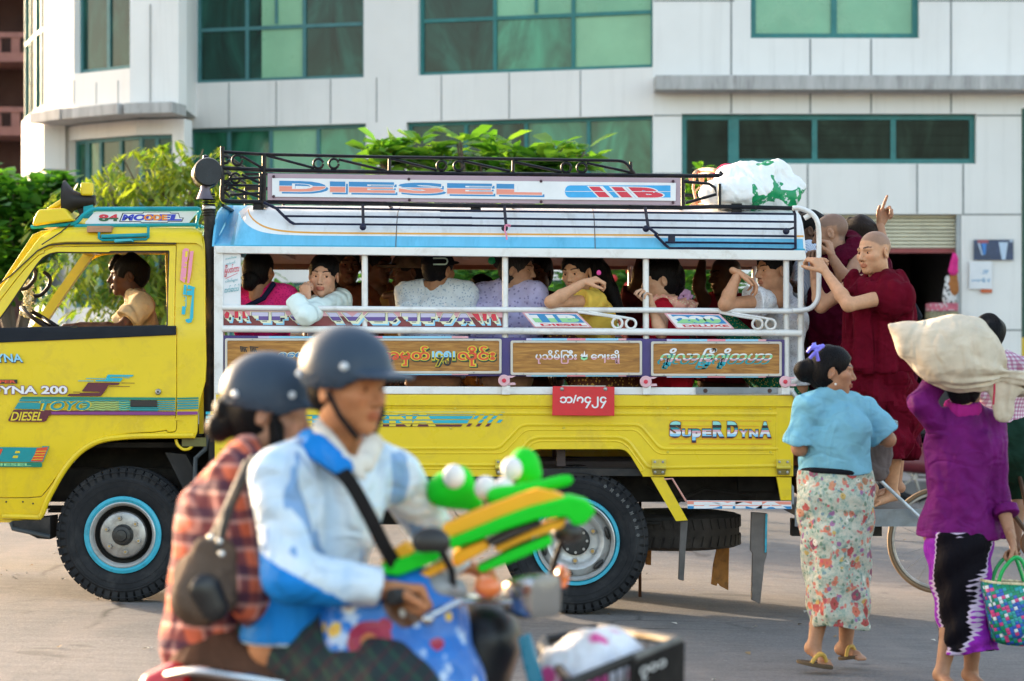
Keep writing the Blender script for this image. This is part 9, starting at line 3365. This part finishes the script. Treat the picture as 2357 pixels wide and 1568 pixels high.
# bright foam toys lashed above the bars
tg, to, tw = mat('foam_green', (.005, .56, .015), .6, var=.06, spec=.25), mat('foam_orange', (1.0, .40, .0), .5, var=.06), mat('foam_white', (.78, .74, .72), .6)
tk = mat('foam_black', (.03, .018, .012), .6)
def slabs(name, label, items, group='foam toys carried on the motorbike'):
 o_ = None
 base = Q8(items[0][0][0][0], items[0][0][0][1], items[0][1])
 t_ = empty(name, base, label, 'toy', group)
 for pts, d, th, m_, nm_ in items:
  q_ = MB()
  pp = rq(cmap(c8, pts), 8, 4)
  q_.prism([W(x, d) for x in pp], (0, th * 2.2, 0))
  q_.build(nm_, m_, t_, bevel=.012, seg=3)
 return t_
slabs('toy_blaster', 'large green and orange foam toy lashed across the handlebars', [
([(820, 640), (960, 580), (1150, 500), (1340, 430), (1600, 362), (1715, 395), (1770, 455), (1745, 490), (1690, 548), (1620, 550), (1585, 495), (1400, 510), (1180, 580), (1000, 650), (840, 705)], 6.20, .075, tg, 'green_body'),
([(775, 560), (950, 480), (1100, 415), (1270, 350), (1390, 312), (1480, 330), (1575, 368), (1330, 432), (1130, 505), (960, 575), (822, 630)], 6.235, .07, to, 'orange_top'),
([(845, 725), (1060, 640), (1095, 690), (880, 815), (850, 800)], 6.215, .06, to, 'orange_grip'),
([(1060, 655), (1240, 575), (1410, 530), (1420, 548), (1250, 615), (1110, 685)], 6.20, .06, tk, 'dark_slot'),
([(1110, 690), (1420, 550), (1580, 500), (1560, 560), (1300, 650), (1140, 725)], 6.23, .06, to, 'orange_under'),
([(1000, 820), (1230, 710), (1480, 612), (1490, 670), (1250, 775), (1030, 855)], 6.19, .06, tg, 'green_under')])
slabs('toy_sword', 'smaller green and orange foam toy nearest the rider', [
([(390, 800), (560, 745), (700, 715), (800, 735), (720, 790), (620, 825), (500, 872), (405, 855)], 6.08, .06, tg, 'green_blade'),
([(375, 795), (470, 710), (540, 660), (610, 715), (570, 738), (450, 775)], 6.11, .05, to, 'orange_guard'),
([(625, 860), (820, 765), (835, 815), (690, 885), (640, 885)], 6.10, .05, to, 'orange_handle')])
for k, (u, v, d, du, lab) in enumerate(((840, 310, 6.45, 1, 'green foam toy with round white ends beside the rider\'s far arm'), (1290, 200, 6.42, -1, 'green foam toy with white balls and a long bar, tallest of the toys'))):
 t_ = empty('toy_mallet', Q8(u, v, d), lab, 'toy', 'foam toys carried on the motorbike')
 q = SDF(.03)
 if k == 0:
  q.ell(Q8(840, 300, d), (.055, .05, .042))
  q.cap(Q8(760, 350, d), Q8(990, 395, d), .028, .026)
  q.ell(Q8(900, 270, d), (.030, .04, .04))
 else:
  q.ell(Q8(1310, 160, d), (.036, .04, .044))
  q.cap(Q8(1310, 180, d), Q8(1360, 230, d), .03, .022)
  q.cap(Q8(1120, 365, d - .1), Q8(1590, 255, d - .1), .022, .018)
 q.post.append(wave_noise(k, (20, 40), .004))
 V, Q = q.mesh(.007)
 np_mesh('green_body', [(relax(V, Q, 1, .4), Q, None)], tg, t_)
 for (uu, vv, rr_) in (((858, 235, .030), ) if k == 0 else ((1228, 185, .028), (1060, 310, .030), (1180, 320, .03))):
  q = MB()
  q.ball(Q8(uu, vv, d - .05), (rr_, rr_, rr_ * 1.1), 0, 16)
  q.build('ball', tw, t_)
